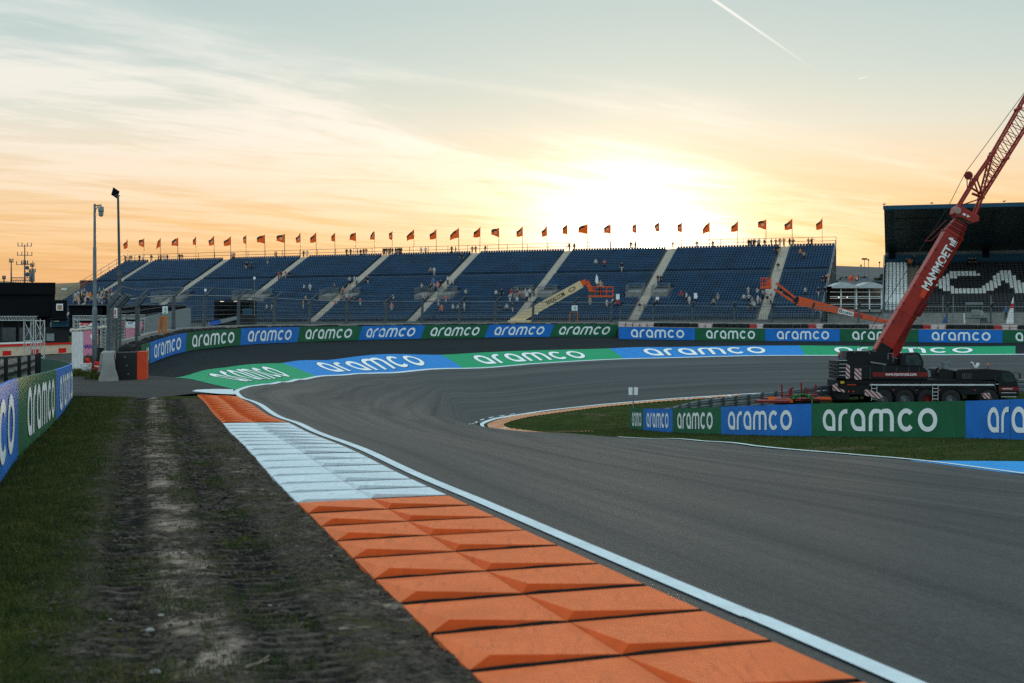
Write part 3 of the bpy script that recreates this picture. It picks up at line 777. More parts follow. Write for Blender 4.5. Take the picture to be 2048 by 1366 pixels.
# infield grass tufts
n = 160000
bx = np.array([tuple(W(*q)) for q in BOARD_R])
t_ = RNG.random(n); yy = 27 + 62 * RNG.random(n); xx = -6 + 40 * RNG.random(n)
POLY_IN = np.vstack([INN0[2:][:-20:3], np.array([(60, 96, 0), (60, 20, 0)])])
k = inside(POLY_IN, xx - .35, yy); 
xx, yy = xx[k], yy[k]
e = fbm(xx, yy, 9, .5); k = e > .38
k &= ~inside(np.vstack([up, lo_[::-1]]), xx, yy) & (yy > 24)
xx, yy = xx[k], yy[k]
blades('infield_grass', xx, yy, hh(xx, yy), .03 + .06 * RNG.random(len(xx)) ** 2, .010 + 0 * xx, M_BLADE)
# ------------------------------------------------------------------ advertising boards
def board(path, s0, s1, H, m, label, group, shear=0.0, u0=.12, u1=.88, v0=.17, v1=.83, back=None, word=True, flip=1, zb=.0, lean=0.0, lt=.012):
    """one board that follows the path from s0 to s1; its face looks to the side given by flip"""
    root_loc = path.at((s0 + s1) / 2)
    rt = empty('advertising_board', root_loc, label, 'advertising board', group)
    L = s1 - s0; n = max(2, int(L / .5)); T = .05
    def fn(u, v, off=0.0):
        s = s0 + u * L + shear * (v - .5); s = min(max(s, 0), path.L)
        p = path.at(s); t = path.tan(s); nn = Vector((t.y, -t.x, 0)) * flip
        return Vector((p.x, p.y, p.z + zb + v * H)) + nn * (off - lean * v)
    mb = MB(); V = []
    for k in range(n + 1):
        for v in (0, 1):
            V.append(fn(k / n + (.0004 if k == 0 else -.0004 if k == n else 0), v))
            V.append(fn(k / n + (.0004 if k == 0 else -.0004 if k == n else 0), v, -T))
    fs = []; mi = []
    mb.add(V, [])
    for k in range(n):
        a = 4 * k
        mb.f += [(a, a + 4, a + 6, a + 2), (a + 1, a + 3, a + 7, a + 5), (a + 2, a + 6, a + 7, a + 3), (a, a + 1, a + 5, a + 4)]; mb.m += [0, 1, 0, 0]
    e = 4 * n
    mb.f += [(0, 2, 3, 1), (e, e + 1, e + 3, e + 2)]; mb.m += [0, 0]
    mb.build('panel', [m, back or M_BACK], rt)
    se = 2.4 if L > 3.5 else L / 2
    for q in np.arange(se, L - .3, se):
        sm_ = MB(); a_ = q / L; sm_.add([fn(a_ - .006 / L, .01, .004), fn(a_ + .006 / L, .01, .004), fn(a_ + .006 / L, .99, .004), fn(a_ - .006 / L, .99, .004)], [(0, 1, 2, 3)]); sm_.build('seam', M_BACK, rt)
    if word:
        w = MB(); put_word(w, lambda u, v: fn(u, v, lt), u0, u1, v0, v1); w.build('lettering', M_LET, rt)
    return rt
COLN = {0: 'green', 1: 'blue'}; COLM = {0: M_BG, 1: M_BB}
# far curved barrier, nine boards
bpx = [283, 301, 372.5, 481.5, 597, 720.5, 846, 973.5, 1104, 1235.5]
for k in range(9):
    c = k % 2
    s0, s1 = WALLA.s_px(bpx[k]), WALLA.s_px(bpx[k + 1])
    lab = f"{COLN[c]} lettered board on the curved far barrier, {ordinal(k // 2 + 1)} {COLN[c]} from the orange block"
    if k == 0:
        rt = board(WALLA, s0, s1, 1.1, COLM[c], 'short green board end beside the orange-ended block, showing two letters', 'boards on the far barrier', word=False, flip=1)
        p = Path(WALLA.P)
        def f0(u, v, off=.02):
            s = max(0, s1 + (u - 1) * 4.6); q = p.at(s); t = p.tan(s); return Vector((q.x, q.y, q.z + v * 1.1)) + Vector((t.y, -t.x, 0)) * off
        w = MB()
        for vs, fs in GLY[4:]: w.add([f0(.15 + .7 * x / GLW, .17 + .66 * y) for x, y in vs], fs)
        w.build('lettering', M_LET, rt)
    else:
        board(WALLA, s0, s1, 1.1, COLM[c], lab, 'boards on the far barrier', shear=.5 if k > 2 else .2, flip=1)
bpx2 = [1237.5, 1389.8, 1530, 1679.4, 1837, 2005, 2170]
for k in range(6):
    c = 1 - k % 2
    s0, s1 = WALLB.s_px(bpx2[k]), WALLB.s_px(bpx2[k + 1])
    board(WALLB, s0, s1, 1.06, COLM[c], f"{COLN[c]} lettered board below red and white tyres, {ordinal(k // 2 + 1)} {COLN[c]} from the step", 'boards on the far barrier', flip=1, u0=.16, u1=.86, v0=.16, v1=.83)
# infield boards
PR = Path(catmull([tuple(W(*q)) for q in BOARD_R], 12))
bpx3 = [1259, 1287, 1345, 1442.5, 1623, 1931, 2290]
words3 = ['narrow green lettered board at the far end of the infield row', 'narrow blue lettered board in the infield row, beside the end one', 'mid-sized green lettered board in the infield row, below the guard rail',
          'blue lettered board in the infield row, in front of the low red trailer', 'long green lettered board in the infield row, in front of the crane lorry', 'long blue lettered board in the infield row, cut off by the photo edge']
for k in range(6):
    c = k % 2
    s0, s1 = PR.s_px(bpx3[k]), PR.s_px(bpx3[k + 1])
    fac = [(.2, .85), (.12, .88), (.12, .86), (.1, .84), (.1, .84), (.15, .85)][k]
    board(PR, s0, s1, 1.1, COLM[c], words3[k], 'boards along the infield', flip=1, u0=fac[0], u1=fac[1], v0=.18, v1=.82, zb=-.02)
tagb = MB()
# board beside the verge: runs towards us, then curls away
PLpts = [(-2.3, 4.0, 0), (-3.6, 8.3, 0), (-5.72, 15.9, 0), (-6.6, 19, 0), (-8.98, 28, -.06), (-11.2, 36, -.1), (-11.95, 38.6, -.1), (-13.0, 41, -.05), (-14.6, 43.2, 0), (-16.4, 44.6, 0)]
PL = Path(linpath(catmull(PLpts, 12), .4))
ss = [PL.s_px(q) for q in (-330, 35, 112)]
s3 = float(np.interp(38.4, PL.P[:, 1], PL.s))
ss = [float(np.interp(q, PL.P[:, 1], PL.s)) for q in (8.5, 19, 28.2)]
board(PL, ss[0], ss[1], 1.1, M_BB, 'nearest blue lettered board beside the grass verge, cut off by the photo edge', 'boards along the verge', flip=1, u0=.1, u1=.93, v0=.18, v1=.86)
board(PL, ss[1], ss[2], 1.1, M_BG, 'weathered green lettered board beside the grass verge', 'boards along the verge', flip=1, u0=.17, u1=.9, v0=.2, v1=.86)
board(PL, ss[2], float(np.interp(38.9, PL.P[:, 1], PL.s)), 1.1, M_BB, 'pale blue lettered board at the curved end of the verge row', 'boards along the verge', flip=1, u0=.12, u1=.9, v0=.2, v1=.86)
board(PL, float(np.interp(38.9, PL.P[:, 1], PL.s)), PL.L, 1.1, M_BACK, 'dark green board back curling away behind the blue verge board', 'boards along the verge', flip=1, word=False)

# ------------------------------------------------------------------ tyre barrier, concrete wall and debris fence behind the far boards
def offs(path, s, o, z=0.0):
    p = path.at(s); t = path.tan(s); return Vector((p.x - t.y * o, p.y + t.x * o, p.z + z))
def wA(s): return .95
def tyre_mb(mb, c, r=.31, h=.22, mi=0, tilt=None):
    prof = [(r * .55, -h * .35), (r * .95, -h / 2), (r, -h * .3), (r, h * .3), (r * .95, h / 2), (r * .55, h * .35), (r * .55, -h * .35)]
    mb.lathe(prof, 10, c, mi=mi)
tb = empty('tyre_barrier', WALLA.at(1), 'long bank of stacked black tyres behind the curved far boards', 'tyre barrier')
core = MB(); sA = np.linspace(3.5, WALLA.L, 90); V = []
for s in sA:
    w = wA(s)
    for o, z in ((.06, -.2), (.06, .98), (w, .98), (w, -.2)): V.append(offs(WALLA, s, o, z))
core.add(V, [(4 * k + j, 4 * k + (j + 1) % 4, 4 * k + 4 + (j + 1) % 4, 4 * k + 4 + j) for k in range(len(sA) - 1) for j in range(4)] + [(0, 1, 2, 3), tuple(4 * (len(sA) - 1) + j for j in (3, 2, 1, 0))])
core.build('tyre_core', M_TYRE, tb)
rest = MB(); cnt = 0; s = 3.8
proto = MB(); tyre_mb(proto, (0, 0, 0)); pm = None
while s < WALLA.L - .3:
    w = wA(s); o = .36
    while o < w - .1:
        c = offs(WALLA, s + random.uniform(-.06, .06), o + random.uniform(-.05, .05), 1.06 + random.uniform(-.05, .06))
        if cnt < 100 and s < 30:
            if pm is None:
                q = proto.build('tyre', M_TYRE, tb, smooth=False, local=True); pm = q
            else:
                q = pm.copy(); COL.objects.link(q); q.parent = tb
            q.location = c - tb.location; q.rotation_euler = (random.uniform(-.25, .25), random.uniform(-.25, .25), 0); cnt += 1
        else:
            tyre_mb(rest, c)
        o += .62
    s += .62
tag(rest.build('tyre', M_TYRE, tb, fix=False), kind='stuff')
# belt of bolts on the tyre tops reads as a dotted dark bank
M_PALERED = mat('tyre_red', (.4, .04, .045), .6); M_PALEPINK = mat('tyre_white', (.55, .42, .4), .6)
tb2 = empty('tyre_barrier', WALLB.at(1), 'straight tyre bank with red and white painted stretches above the boards', 'tyre barrier')
core = MB(); sB = np.linspace(0, WALLB.L, 40); V = []
for s in sB:
    for o, z in ((.06, -.2), (.06, 1.0), (1.25, 1.0), (1.25, -.2)): V.append(offs(WALLB, s, o, z))
core.add(V, [(4 * k + j, 4 * k + (j + 1) % 4, 4 * k + 4 + (j + 1) % 4, 4 * k + 4 + j) for k in range(len(sB) - 1) for j in range(4)] + [(0, 1, 2, 3), tuple(4 * (len(sB) - 1) + j for j in (3, 2, 1, 0))])
core.build('tyre_core', M_TYRE, tb2)
white_px = [(1238, 1302, 1), (1390, 1422, 0), (1499, 1533, 0), (1620, 1652, 0), (1733, 1765, 0), (1850, 1885, 0), (1994, 2030, 0)]
rest = MB(); near = []
s = .3; protos = {}
cnt = 0
cover = MB()
while s < WALLB.L - .2:
    px = 1024 + F * WALLB.at(s).x / WALLB.at(s).y
    kind = 0
    for a, b, wh in white_px:
        if a <= px <= b: kind = 2 if (px > a + 8 or wh) else 1
    for row in range(2):
        for lay in range(2):
            c = offs(WALLB, s, .4 + .6 * row, 1.13 + .23 * lay + random.uniform(-.02, .02))
            if row == 0 and lay == 1 and cnt < 100:
                if kind not in protos:
                    q = MB(); tyre_mb(q, (0, 0, 0)); protos[kind] = q.build('tyre', [M_TYRE, M_PALERED, M_PALEPINK][kind], tb2, local=True); q = protos[kind]
                else:
                    q = protos[kind].copy(); COL.objects.link(q); q.parent = tb2
                q.location = c - tb2.location; cnt += 1
                if kind: q['label'] = 'red painted tyre' if kind == 1 else 'white painted tyre'
            else: tyre_mb(rest, c, mi=kind)
    s += .63
tag(rest.build('tyre', [M_TYRE, M_PALERED, M_PALEPINK], tb2, fix=False), kind='stuff')
# white edge strip on top of the straight boards
edge = MB(); V = []
for s in sB:
    for o, z in ((-.01, 1.065), (-.01, 1.10), (.14, 1.12), (.14, 1.065)): V.append(offs(WALLB, s, o, z))
edge.add(V, [(4 * k + j, 4 * k + (j + 1) % 4, 4 * k + 4 + (j + 1) % 4, 4 * k + 4 + j) for k in range(len(sB) - 1) for j in range(4)])
edge.build('top_strip', M_CONC, tb2)

def low_wall(path, offf, H, label, s0=0.0, s1=None):
    s1 = path.L if s1 is None else s1
    S = np.linspace(s0, s1, int((s1 - s0) / 1.5) + 2); mb = MB(); V = []
    for s in S:
        o = offf(s)
        for q, z in ((o, -.6), (o, H), (o + .35, H), (o + .35, -.6)): V.append(offs(path, s, q, z))
    n = len(S)
    mb.add(V, [(4 * k + j, 4 * k + (j + 1) % 4, 4 * k + 4 + (j + 1) % 4, 4 * k + 4 + j) for k in range(n - 1) for j in range(4)] + [(3, 2, 1, 0), tuple(4 * (n - 1) + j for j in range(4))])
    return tag(mb.build('concrete_wall', M_CONC), label, 'wall')
low_wall(WALLA, lambda s: wA(s) + .05, 1.3, 'pale concrete wall carrying the debris fence behind the curved tyre bank', s0=9.0)
low_wall(WALLB, lambda s: 1.6, 1.62, 'pale concrete wall behind the red and white tyre bank')

def debris_fence(path, offf, pxs, H, zb, label, lean=.25, end=None):
    rt = empty('debris_fence', path.at(path.s_px(pxs[0])), label, 'fence')
    S = [path.s_px(q) for q in pxs]
    Hf = H if callable(H) else (lambda s: H)
    for s in S:
        o = offf(s); b = offs(path, s, o, zb); t = path.tan(s); nrm = Vector((t.y, -t.x, 0)); h = Hf(s)
        k = b + Vector((0, 0, h * .8)) + nrm * .0 + t * (lean * .45); top = b + Vector((0, 0, h)) + nrm * .5 + t * (lean + .1)
        m = MB(); m.bar(b + Vector((0, 0, -.9)), k, .15, .17, 0, up=nrm); m.bar(k - Vector((0, 0, .05)), top, .12, .15, 0, up=t)
        m.box(b + Vector((0, 0, .04)), (.3, .3, .05))
        m.build('post', M_STEELD, rt)
    # cables and mesh
    s0, s1 = S[0], S[-1]
    n = int((s1 - s0) / .9); cab = MB(); wm = MB()
    sm = np.linspace(s0, s1, n)
    def fp(s, f):
        o = offf(s); b = offs(path, s, o - .06, zb); t = path.tan(s); nrm = Vector((t.y, -t.x, 0)); h = Hf(s)
        z = h * min(f, .8) if f <= .8 else h * f
        return b + Vector((0, 0, h * f)) + (nrm * (.5 * (f - .8) / .2) if f > .8 else Vector((0, 0, 0)))
    for f in (.06, .18, .3, .42, .54, .66, .8, .995):
        r = .034 if f in (.8,) else .009
        pts = [fp(s, f) for s in sm]
        for a, b in zip(pts[:-1], pts[1:]): cab.tube(a, b, r, n=4, cap=False)
    cab.build('cable', M_STEEL, rt, fix=False)
    st = .16; k = int((s1 - s0) / st)
    for i in range(k + 1):
        s = s0 + i * st; pts = [fp(s, f) for f in (0.0, .8, .99)]; t = path.tan(s)
        for a, b in zip(pts[:-1], pts[1:]):
            d = t * .003; wm.add([a - d, a + d, b + d, b - d], [(0, 1, 2, 3)])
    for f in np.arange(.03, .8, .05):
        pts = [fp(s, f) for s in sm]; d = Vector((0, 0, .003))
        for a, b in zip(pts[:-1], pts[1:]): wm.add([a - d, b - d, b + d, a + d], [(0, 1, 2, 3)])
    wm.build('wire_mesh', M_STEELD, rt, fix=False)
    return rt
pA = [271, 318, 383, 441, 508, 577, 646, 716, 787, 859, 933, 1004, 1079, 1155, 1230]
debris_fence(WALLA, lambda s: wA(s) + .2, pA, lambda s: 2.75 - .5 * min(1, s / 50), 1.3, 'tall grey debris fence with inward bent posts behind the curved boards', .3)
pB = [1240, 1307, 1383, 1462, 1541, 1623, 1712, 1800, 1890, 1980, 2075]
debris_fence(WALLB, lambda s: 1.78, pB, lambda s: 1.75, 1.62, 'lower grey debris fence behind the red and white tyre bank', .1)

# end of the far barrier: black block with an orange face, concrete blocks, fence end
blk = empty('barrier_block', W(262, 757, 63), 'black belted tyre block with an orange end face at the mouth of the barrier', 'barrier block')
a, b, c = G(231, 761), G(274, 760), G(293, 759)
def facequad(a, b, H, z0, depth, lean=.0):
    d = (b - a); d.z = 0; t = d.normalized(); nn = Vector((t.y, -t.x, 0)); return t, nn
t, nn = facequad(a, b, 1, 0, 0)
back = Vector((-.98, 4.2, 0))
m = MB(); ps = [a, b, b + back, a + back]
def hexa(mb, ps, z0, z1, inset=0.0, mi=0):
    cen = sum(ps, Vector()) / len(ps)
    lo = [Vector((p.x, p.y, p.z + z0)) for p in ps]; hi = [Vector((p.x + (cen.x - p.x) * inset, p.y + (cen.y - p.y) * inset, p.z + z1)) for p in ps]
    n = len(ps)
    mb.add(lo + hi, [tuple(range(n - 1, -1, -1)), tuple(range(n, 2 * n))] + [(k, (k + 1) % n, n + (k + 1) % n, n + k) for k in range(n)], mi)
    return mb
hexa(m, ps, -.05, 1.08, .02); m.build('belt', M_BLACK, blk)
m = MB(); hexa(m, [b + Vector((.004, -.01, 0)), c, c + back * .8, b + back * .9], -.04, 1.1, .02); m.build('orange_face', mat('block_orange', (.55, .045, .01), .5, dirt=.15), blk)
for k in range(3):
    q = a + (b - a) * (.5 + .08 * k - .05); bolt = MB(); bolt.lathe([(0, -.03), (.035, -.03), (.035, 0), (0, 0)], 8, q + nn * .03 + Vector((0, 0, .9 - .33 * k)), axis='y'); bolt.build('bolt', M_STEEL, blk)
def jersey(pts, label, H=1.15):
    a, b = pts; t = (b - a); t.z = 0; L = t.length; t.normalize(); nn = Vector((t.y, -t.x, 0))
    prof = [(-.36, 0), (.36, 0), (.36, .14), (.25, .5), (.18, H), (-.18, H), (-.25, .5), (-.36, .14)]
    mb = MB(); V = []
    for q in (a, b):
        for o, z in prof: V.append(q + nn * o + Vector((0, 0, z - .03)))
    n = len(prof); mb.add(V, [tuple(range(n - 1, -1, -1)), tuple(range(n, 2 * n))] + [(k, (k + 1) % n, n + (k + 1) % n, n + k) for k in range(n)])
    return tag(mb.build('concrete_block', M_CONC, bevel=.03), label, 'concrete block')
jersey((G(217, 763), G(223, 751)), 'stained concrete block nearest the black tyre block')
jersey((G(210, 759), G(214, 751)), 'stained concrete block half hidden behind the nearer concrete block')
# returned end of the fence: closely set posts and a mesh panel beside the block
fe = empty('fence_end', G(222, 752), 'narrow mesh end panel with tall bent posts standing at the concrete blocks', 'fence')
b1 = W(219, 762, 61.5); b1.z = h1(b1.x, b1.y); b2 = W(238, 757, 65.5); b2.z = h1(b2.x, b2.y); 
for q, d in ((217, 61), (232, 62.5), (240, 68), (273, 72)):
    p = W(q, 683, d); p.z = h1(p.x, p.y); H = (683 - 612) / F * d + EYE - p.z
    m = MB(); m.tube(p, p + Vector((0, 0, H)), .07, n=8); m.bar(p + Vector((0, 0, H - .04)), p + Vector((.55, -.2, H + .5)), .13, .15)
    m.build('post', M_STEELD, fe)
m = MB(); p0 = W(217, 683, 61); p1 = W(232, 683, 62.5)
for k in range(14):
    z = .9 + k * .19
    m.tube((p0.x, p0.y, z), (p1.x, p1.y, z - .25), .011, n=5)
for k in range(12):
    f = k / 11; m.tube((p0.x + (p1.x - p0.x) * f, p0.y + (p1.y - p0.y) * f, .8), (p0.x + (p1.x - p0.x) * f, p0.y + (p1.y - p0.y) * f, 3.55 - .25 * f), .006, n=4)
m.build('wire_mesh', M_STEEL, fe)
m = MB(); p2 = W(240, 683, 68); p3 = W(271, 683, 72)
for k in range(12):
    z = 1.6 + k * .19; m.tube((p1.x, p1.y, z), (p2.x, p2.y, z + .1), .01, n=4); m.tube((p2.x, p2.y, z + .1), (p3.x, p3.y, z + .25), .01, n=4)
m.build('cable', M_STEEL, fe)

# ------------------------------------------------------------------ guard rails
def guard_rail(pts, H, label, step=2.0, side=1, n_rail=3, rh=.3, pm=None):
    P = Path(linpath(pts, .5)); rt = empty('guard_rail', P.at(P.L / 2), label, 'guard rail')
    for k in range(n_rail):
        z0 = H - (k + 1) * rh - k * .02
        prof = [(0, 0), (.0, .04), (.075, .08), (.075, .11), (.0, .145), (.0, .165), (.075, .20), (.075, .23), (0, .27), (0, .31)]
        mb = MB(); V = []; S = np.linspace(0, P.L, int(P.L / .8) + 2)
        for s in S:
            t = P.tan(s); nn = Vector((t.y, -t.x, 0)) * side; p = P.at(s)
            for o, z in prof: V.append(p + nn * o + Vector((0, 0, z0 + z * rh / .31)))
        m = len(prof); mb.add(V, [(i * m + j, (i + 1) * m + j, (i + 1) * m + j + 1, i * m + j + 1) for i in range(len(S) - 1) for j in range(m - 1)])
        o = mb.build('rail', M_STEELD if pm else M_STEEL, rt, smooth=True, fix=False)
    s = .4
    while s < P.L:
        t = P.tan(s); nn = Vector((t.y, -t.x, 0)) * side; p = P.at(s)
        m = MB(); m.bar(p + nn * .13 + Vector((0, 0, -.2)), p + nn * .13 + Vector((0, 0, H + .03)), .055 if pm else .1, .07 if pm else .14, up=nn); m.build('post', pm or M_STEELD, rt); s += step
    return rt
gr = [(1266, 76, 818), (1300, 79, 812.5), (1345, 83, 805), (1400, 87, 798), (1500, 92, 791), (1600, 96, 786), (1680, 98, 783.5), (1800, 99.2, 781), (1950, 99.3, 778), (2100, 98, 778)]
grp = [tuple(W(a, 700, d)) for a, d, y in gr]; grp = [(x, y - .6, h1(x, y)) for x, y, z in grp]
guard_rail(catmull(grp, 10), 1.02, 'curved three-band steel guard rail on the infield behind the low trailer', 1.6, side=1)
gl_ = [(-5.6, 13, 0), (-7.0, 18, 0), (-8.75, 24, 0), (-10.15, 29.2, 0), (-11.9, 35.4, 0), (-13.2, 39.0, 0)]
guard_rail(catmull(gl_, 8), 1.28, 'grey three-band guard rail behind the verge boards', 3.0, side=1, rh=.36, pm=M_BLACK)
# ------------------------------------------------------------------ blue grandstand
NROW, DEP, ZB, ZT = 40, 29.0, 4.9, 18.1
PX_END = 250.0
def stand_curve():
    P = [np.array([55.8, 245.0])]; N = []; s = 0; ds = .25; L = 158.0
    while True:
        f = s / L
        n = np.array([-.30 - .12 * f, -.954 + .047 * f]); n /= np.linalg.norm(n); N.append(n)
        u = np.array([n[1], -n[0]])
        p = P[-1]
        if 1024 + F * p[0] / p[1] < PX_END: break
        P.append(p + u * ds); s += ds
    return np.array(P), np.array(N)
SP, SN = stand_curve(); SS = np.arange(len(SP)) * .25; SL = SS[-1]
SPX = 1024 + F * SP[:, 0] / SP[:, 1]
def s_of_px(px): return float(np.interp(px, SPX[::-1], SS[::-1]))
RISE = (ZT - ZB) / NROW; TREAD = DEP / NROW
def sp_(s, dist, z):
    """point of the stand: s along the rim, dist metres in front of the rim"""
    x = np.interp(s, SS, SP[:, 0]); y = np.interp(s, SS, SP[:, 1]); nx = np.interp(s, SS, SN[:, 0]); ny = np.interp(s, SS, SN[:, 1])
    return Vector((x + nx * dist, y + ny * dist, z))
def row_pt(s, i, fd=.5, dz=0.0):
    """i = 0 lowest row"""
    return sp_(s, DEP - (i + fd) * TREAD, ZB + i * RISE + dz)
gs = empty('grandstand', sp_(SL / 2, DEP, ZB), 'long blue seated grandstand below a row of flags', 'grandstand')
AISLE_PX = [303, 455, 609, 773, 952, 1137, 1345, 1571]
AIS = sorted(s_of_px(p) for p in AISLE_PX)     # increasing s goes away from the camera side
AW = 1.5
# stepped deck
mb = MB(); S = np.arange(0, SL + 2, 2.0); S[-1] = SL; V = []; npf = 2 * NROW + 2
for s in S:
    prof = [sp_(s, DEP + .02, ZB - 2.2)]
    for i in range(NROW): prof += [row_pt(s, i, 0), row_pt(s, i, 1)]
    prof += [sp_(s, -.02, ZB - 2.2)]
    V += prof
m_ = len(V) // len(S)
fs = [(a * m_ + j, (a + 1) * m_ + j, (a + 1) * m_ + j + 1, a * m_ + j + 1) for a in range(len(S) - 1) for j in range(m_ - 1)]
mb.add(V, fs); mb.build('deck', M_DECK, gs, fix=False)
# back wall (scaffold sheeting) closing the rear
mb = MB(); V = []
for s in S: V += [sp_(s, -.05, ZB - 2.5), sp_(s, -.05, ZT + .05), sp_(s, -.15, ZT + .05), sp_(s, -.15, ZB - 2.5)]
mb.add(V, [(4 * a + j, 4 * a + 4 + j, 4 * a + 4 + (j + 1) % 4, 4 * a + (j + 1) % 4) for a in range(len(S) - 1) for j in range(4)]); mb.build('back_sheeting', M_DECK, gs)
# open scaffold at the near side
mb = MB()
for k in range(12):
    f = k / 11; d_ = DEP * f; ztop = ZT - (ZT - ZB) * f
    mb.tube(sp_(-.1, d_, ZB - 2.2), sp_(-.1, d_, ztop + 1.0), .07, n=5)
for zz in (0, 3, 6, 9, 12):
    f = min(1, (ZT - ZB - zz) / (ZT - ZB)); mb.tube(sp_(-.1, 0, ZB + zz - .6), sp_(-.1, DEP * f, ZB + zz - .6), .06, n=5)
mb.tube(sp_(-.1, 0, ZT + 1.0), sp_(-.1, DEP, ZB + 1.0), .06, n=5); mb.tube(sp_(-.1, 0, ZT + .1), sp_(-.1, DEP, ZB + .1), .09, n=5)
mb.build('side_scaffold', M_STEEL, gs)
mb = MB(); mb.add([sp_(-.02, .2, ZB - 2.2), sp_(-.02, DEP - .2, ZB - 2.2), sp_(-.02, .2, ZT - .3)], [(0, 1, 2)]); mb.build('side_sheeting', M_DARKBLD, gs)
# stairs
for s in AIS:
    mb = MB()
    for i in range(NROW):
        for h_ in range(2):
            a = row_pt(s - AW / 2, i, h_ * .5, (h_ + 1) * RISE / 2 - .12); b = row_pt(s + AW / 2, i, h_ * .5, (h_ + 1) * RISE / 2 - .12)
            c = row_pt(s + AW / 2, i, h_ * .5 + .47, (h_ + 1) * RISE / 2 - .12); d = row_pt(s - AW / 2, i, h_ * .5 + .47, (h_ + 1) * RISE / 2 - .12)
            up = Vector((0, 0, .12)); lo = Vector((0, 0, -.02))
            mb.add([a + up, b + up, c + up, d + up, a + lo, b + lo], [(0, 1, 2, 3), (4, 5, 1, 0)])
    mb.build('stair', M_STAIR, gs, fix=False)
# seats: shell with back and pan
def seat_geo(w=.40):
    h = w / 2; V = []
    def bx(x0, x1, y0, y1, z0, z1, sl=0.0):
        b = len(V)
        for z, o in ((z0, 0), (z1, sl)):
            V.extend([(x0, y0 + o, z), (x1, y0 + o, z), (x1, y1 + o, z), (x0, y1 + o, z)])
        return [(b + 3, b + 2, b + 1, b), (b + 4, b + 5, b + 6, b + 7), (b, b + 1, b + 5, b + 4), (b + 1, b + 2, b + 6, b + 5), (b + 2, b + 3, b + 7, b + 6), (b + 3, b, b + 4, b + 7)]
    f = bx(-h, h, -.02, .40, .36, .43) + bx(-h, h, .36, .42, .43, .80, .09) + bx(-h * .25, h * .25, .12, .3, -.02, .36)
    return np.array(V, float), np.array(f)
SV, SF = seat_geo()
def seats_at(pts, nrm):
    """pts (n,3), nrm (n,2) downhill direction -> merged vertices, faces"""
    n = len(pts); X = SV[:, 0]; Y = SV[:, 1]
    ux, uy = -nrm[:, 1], nrm[:, 0]           # along the row
    V = np.empty((n, len(SV), 3))
    V[:, :, 0] = pts[:, None, 0] + ux[:, None] * X - nrm[:, None, 0] * Y
    V[:, :, 1] = pts[:, None, 1] + uy[:, None] * X - nrm[:, None, 1] * Y
    V[:, :, 2] = pts[:, None, 2] + SV[None, :, 2]
    Fc = (np.arange(n)[:, None, None] * len(SV) + SF[None]).reshape(-1, 4)
    return V.reshape(-1, 3), Fc
# entrances (gangways) in the lower half beside the stairs
VOM = []
for k, s in enumerate(AIS):
    if s_of_px(1571) < s < s_of_px(455) + 1: VOM += [(s - AW / 2 - 2.7, s - AW / 2 - .1), (s + AW / 2 + .1, s + AW / 2 + 2.7)]
VR0, VR1 = 12, 15
allp = []; alln = []
for i in range(NROW):
    s = .45
    while s < SL - .4:
        ok = all(abs(s - a) > AW / 2 + .2 for a in AIS)
        if ok and VR0 - 1 <= i <= VR1 + 1: ok = all(not (a - .3 < s < b + .3) for a, b in VOM)
        if i == 25: ok = False                       # cross walkway
        if ok:
            p = row_pt(s, i, .35); allp.append(p); alln.append((np.interp(s, SS, SN[:, 0]), np.interp(s, SS, SN[:, 1])))
        s += .5
allp = np.array([tuple(p) for p in allp]); alln = np.array(alln)
d_ = np.hypot(allp[:, 0], allp[:, 1]); d_[allp[:, 2] < ZB + 2.2] = 1e9
order = np.argsort(d_); nearest = order[:100]; others = order[100:]
V, Fc = seats_at(allp[others], alln[others])
def np_mesh(name, V, Fc, mats, parent, mi=None):
    me = bpy.data.meshes.new(name); V = V - np.array(tuple(parent.location)) if parent else V
    me.vertices.add(len(V)); me.vertices.foreach_set('co', V.astype(np.float32).ravel())
    k = Fc.shape[1]
    me.loops.add(Fc.size); me.loops.foreach_set('vertex_index', Fc.astype(np.int32).ravel())
    me.polygons.add(len(Fc)); me.polygons.foreach_set('loop_start', np.arange(len(Fc), dtype=np.int32) * k); me.polygons.foreach_set('loop_total', np.full(len(Fc), k, np.int32))
    for m in (mats if isinstance(mats, (list, tuple)) else [mats]): me.materials.append(m)
    if mi is not None: me.polygons.foreach_set('material_index', mi.astype(np.int32))
    me.update(calc_edges=True); o = bpy.data.objects.new(name, me); COL.objects.link(o)
    if parent: o.parent = parent
    return o
tag(np_mesh('seat', V, Fc, M_SEATB, gs), kind='stuff')
seat_me = bpy.data.meshes.new('seat'); seat_me.from_pydata(SV.tolist(), [], SF.tolist()); seat_me.materials.append(M_SEATB)
for j in nearest:
    o = bpy.data.objects.new('seat', seat_me); COL.objects.link(o); o.parent = gs
    o.location = Vector(allp[j]) - gs.location; o.rotation_euler = (0, 0, math.atan2(alln[j][0], -alln[j][1]))
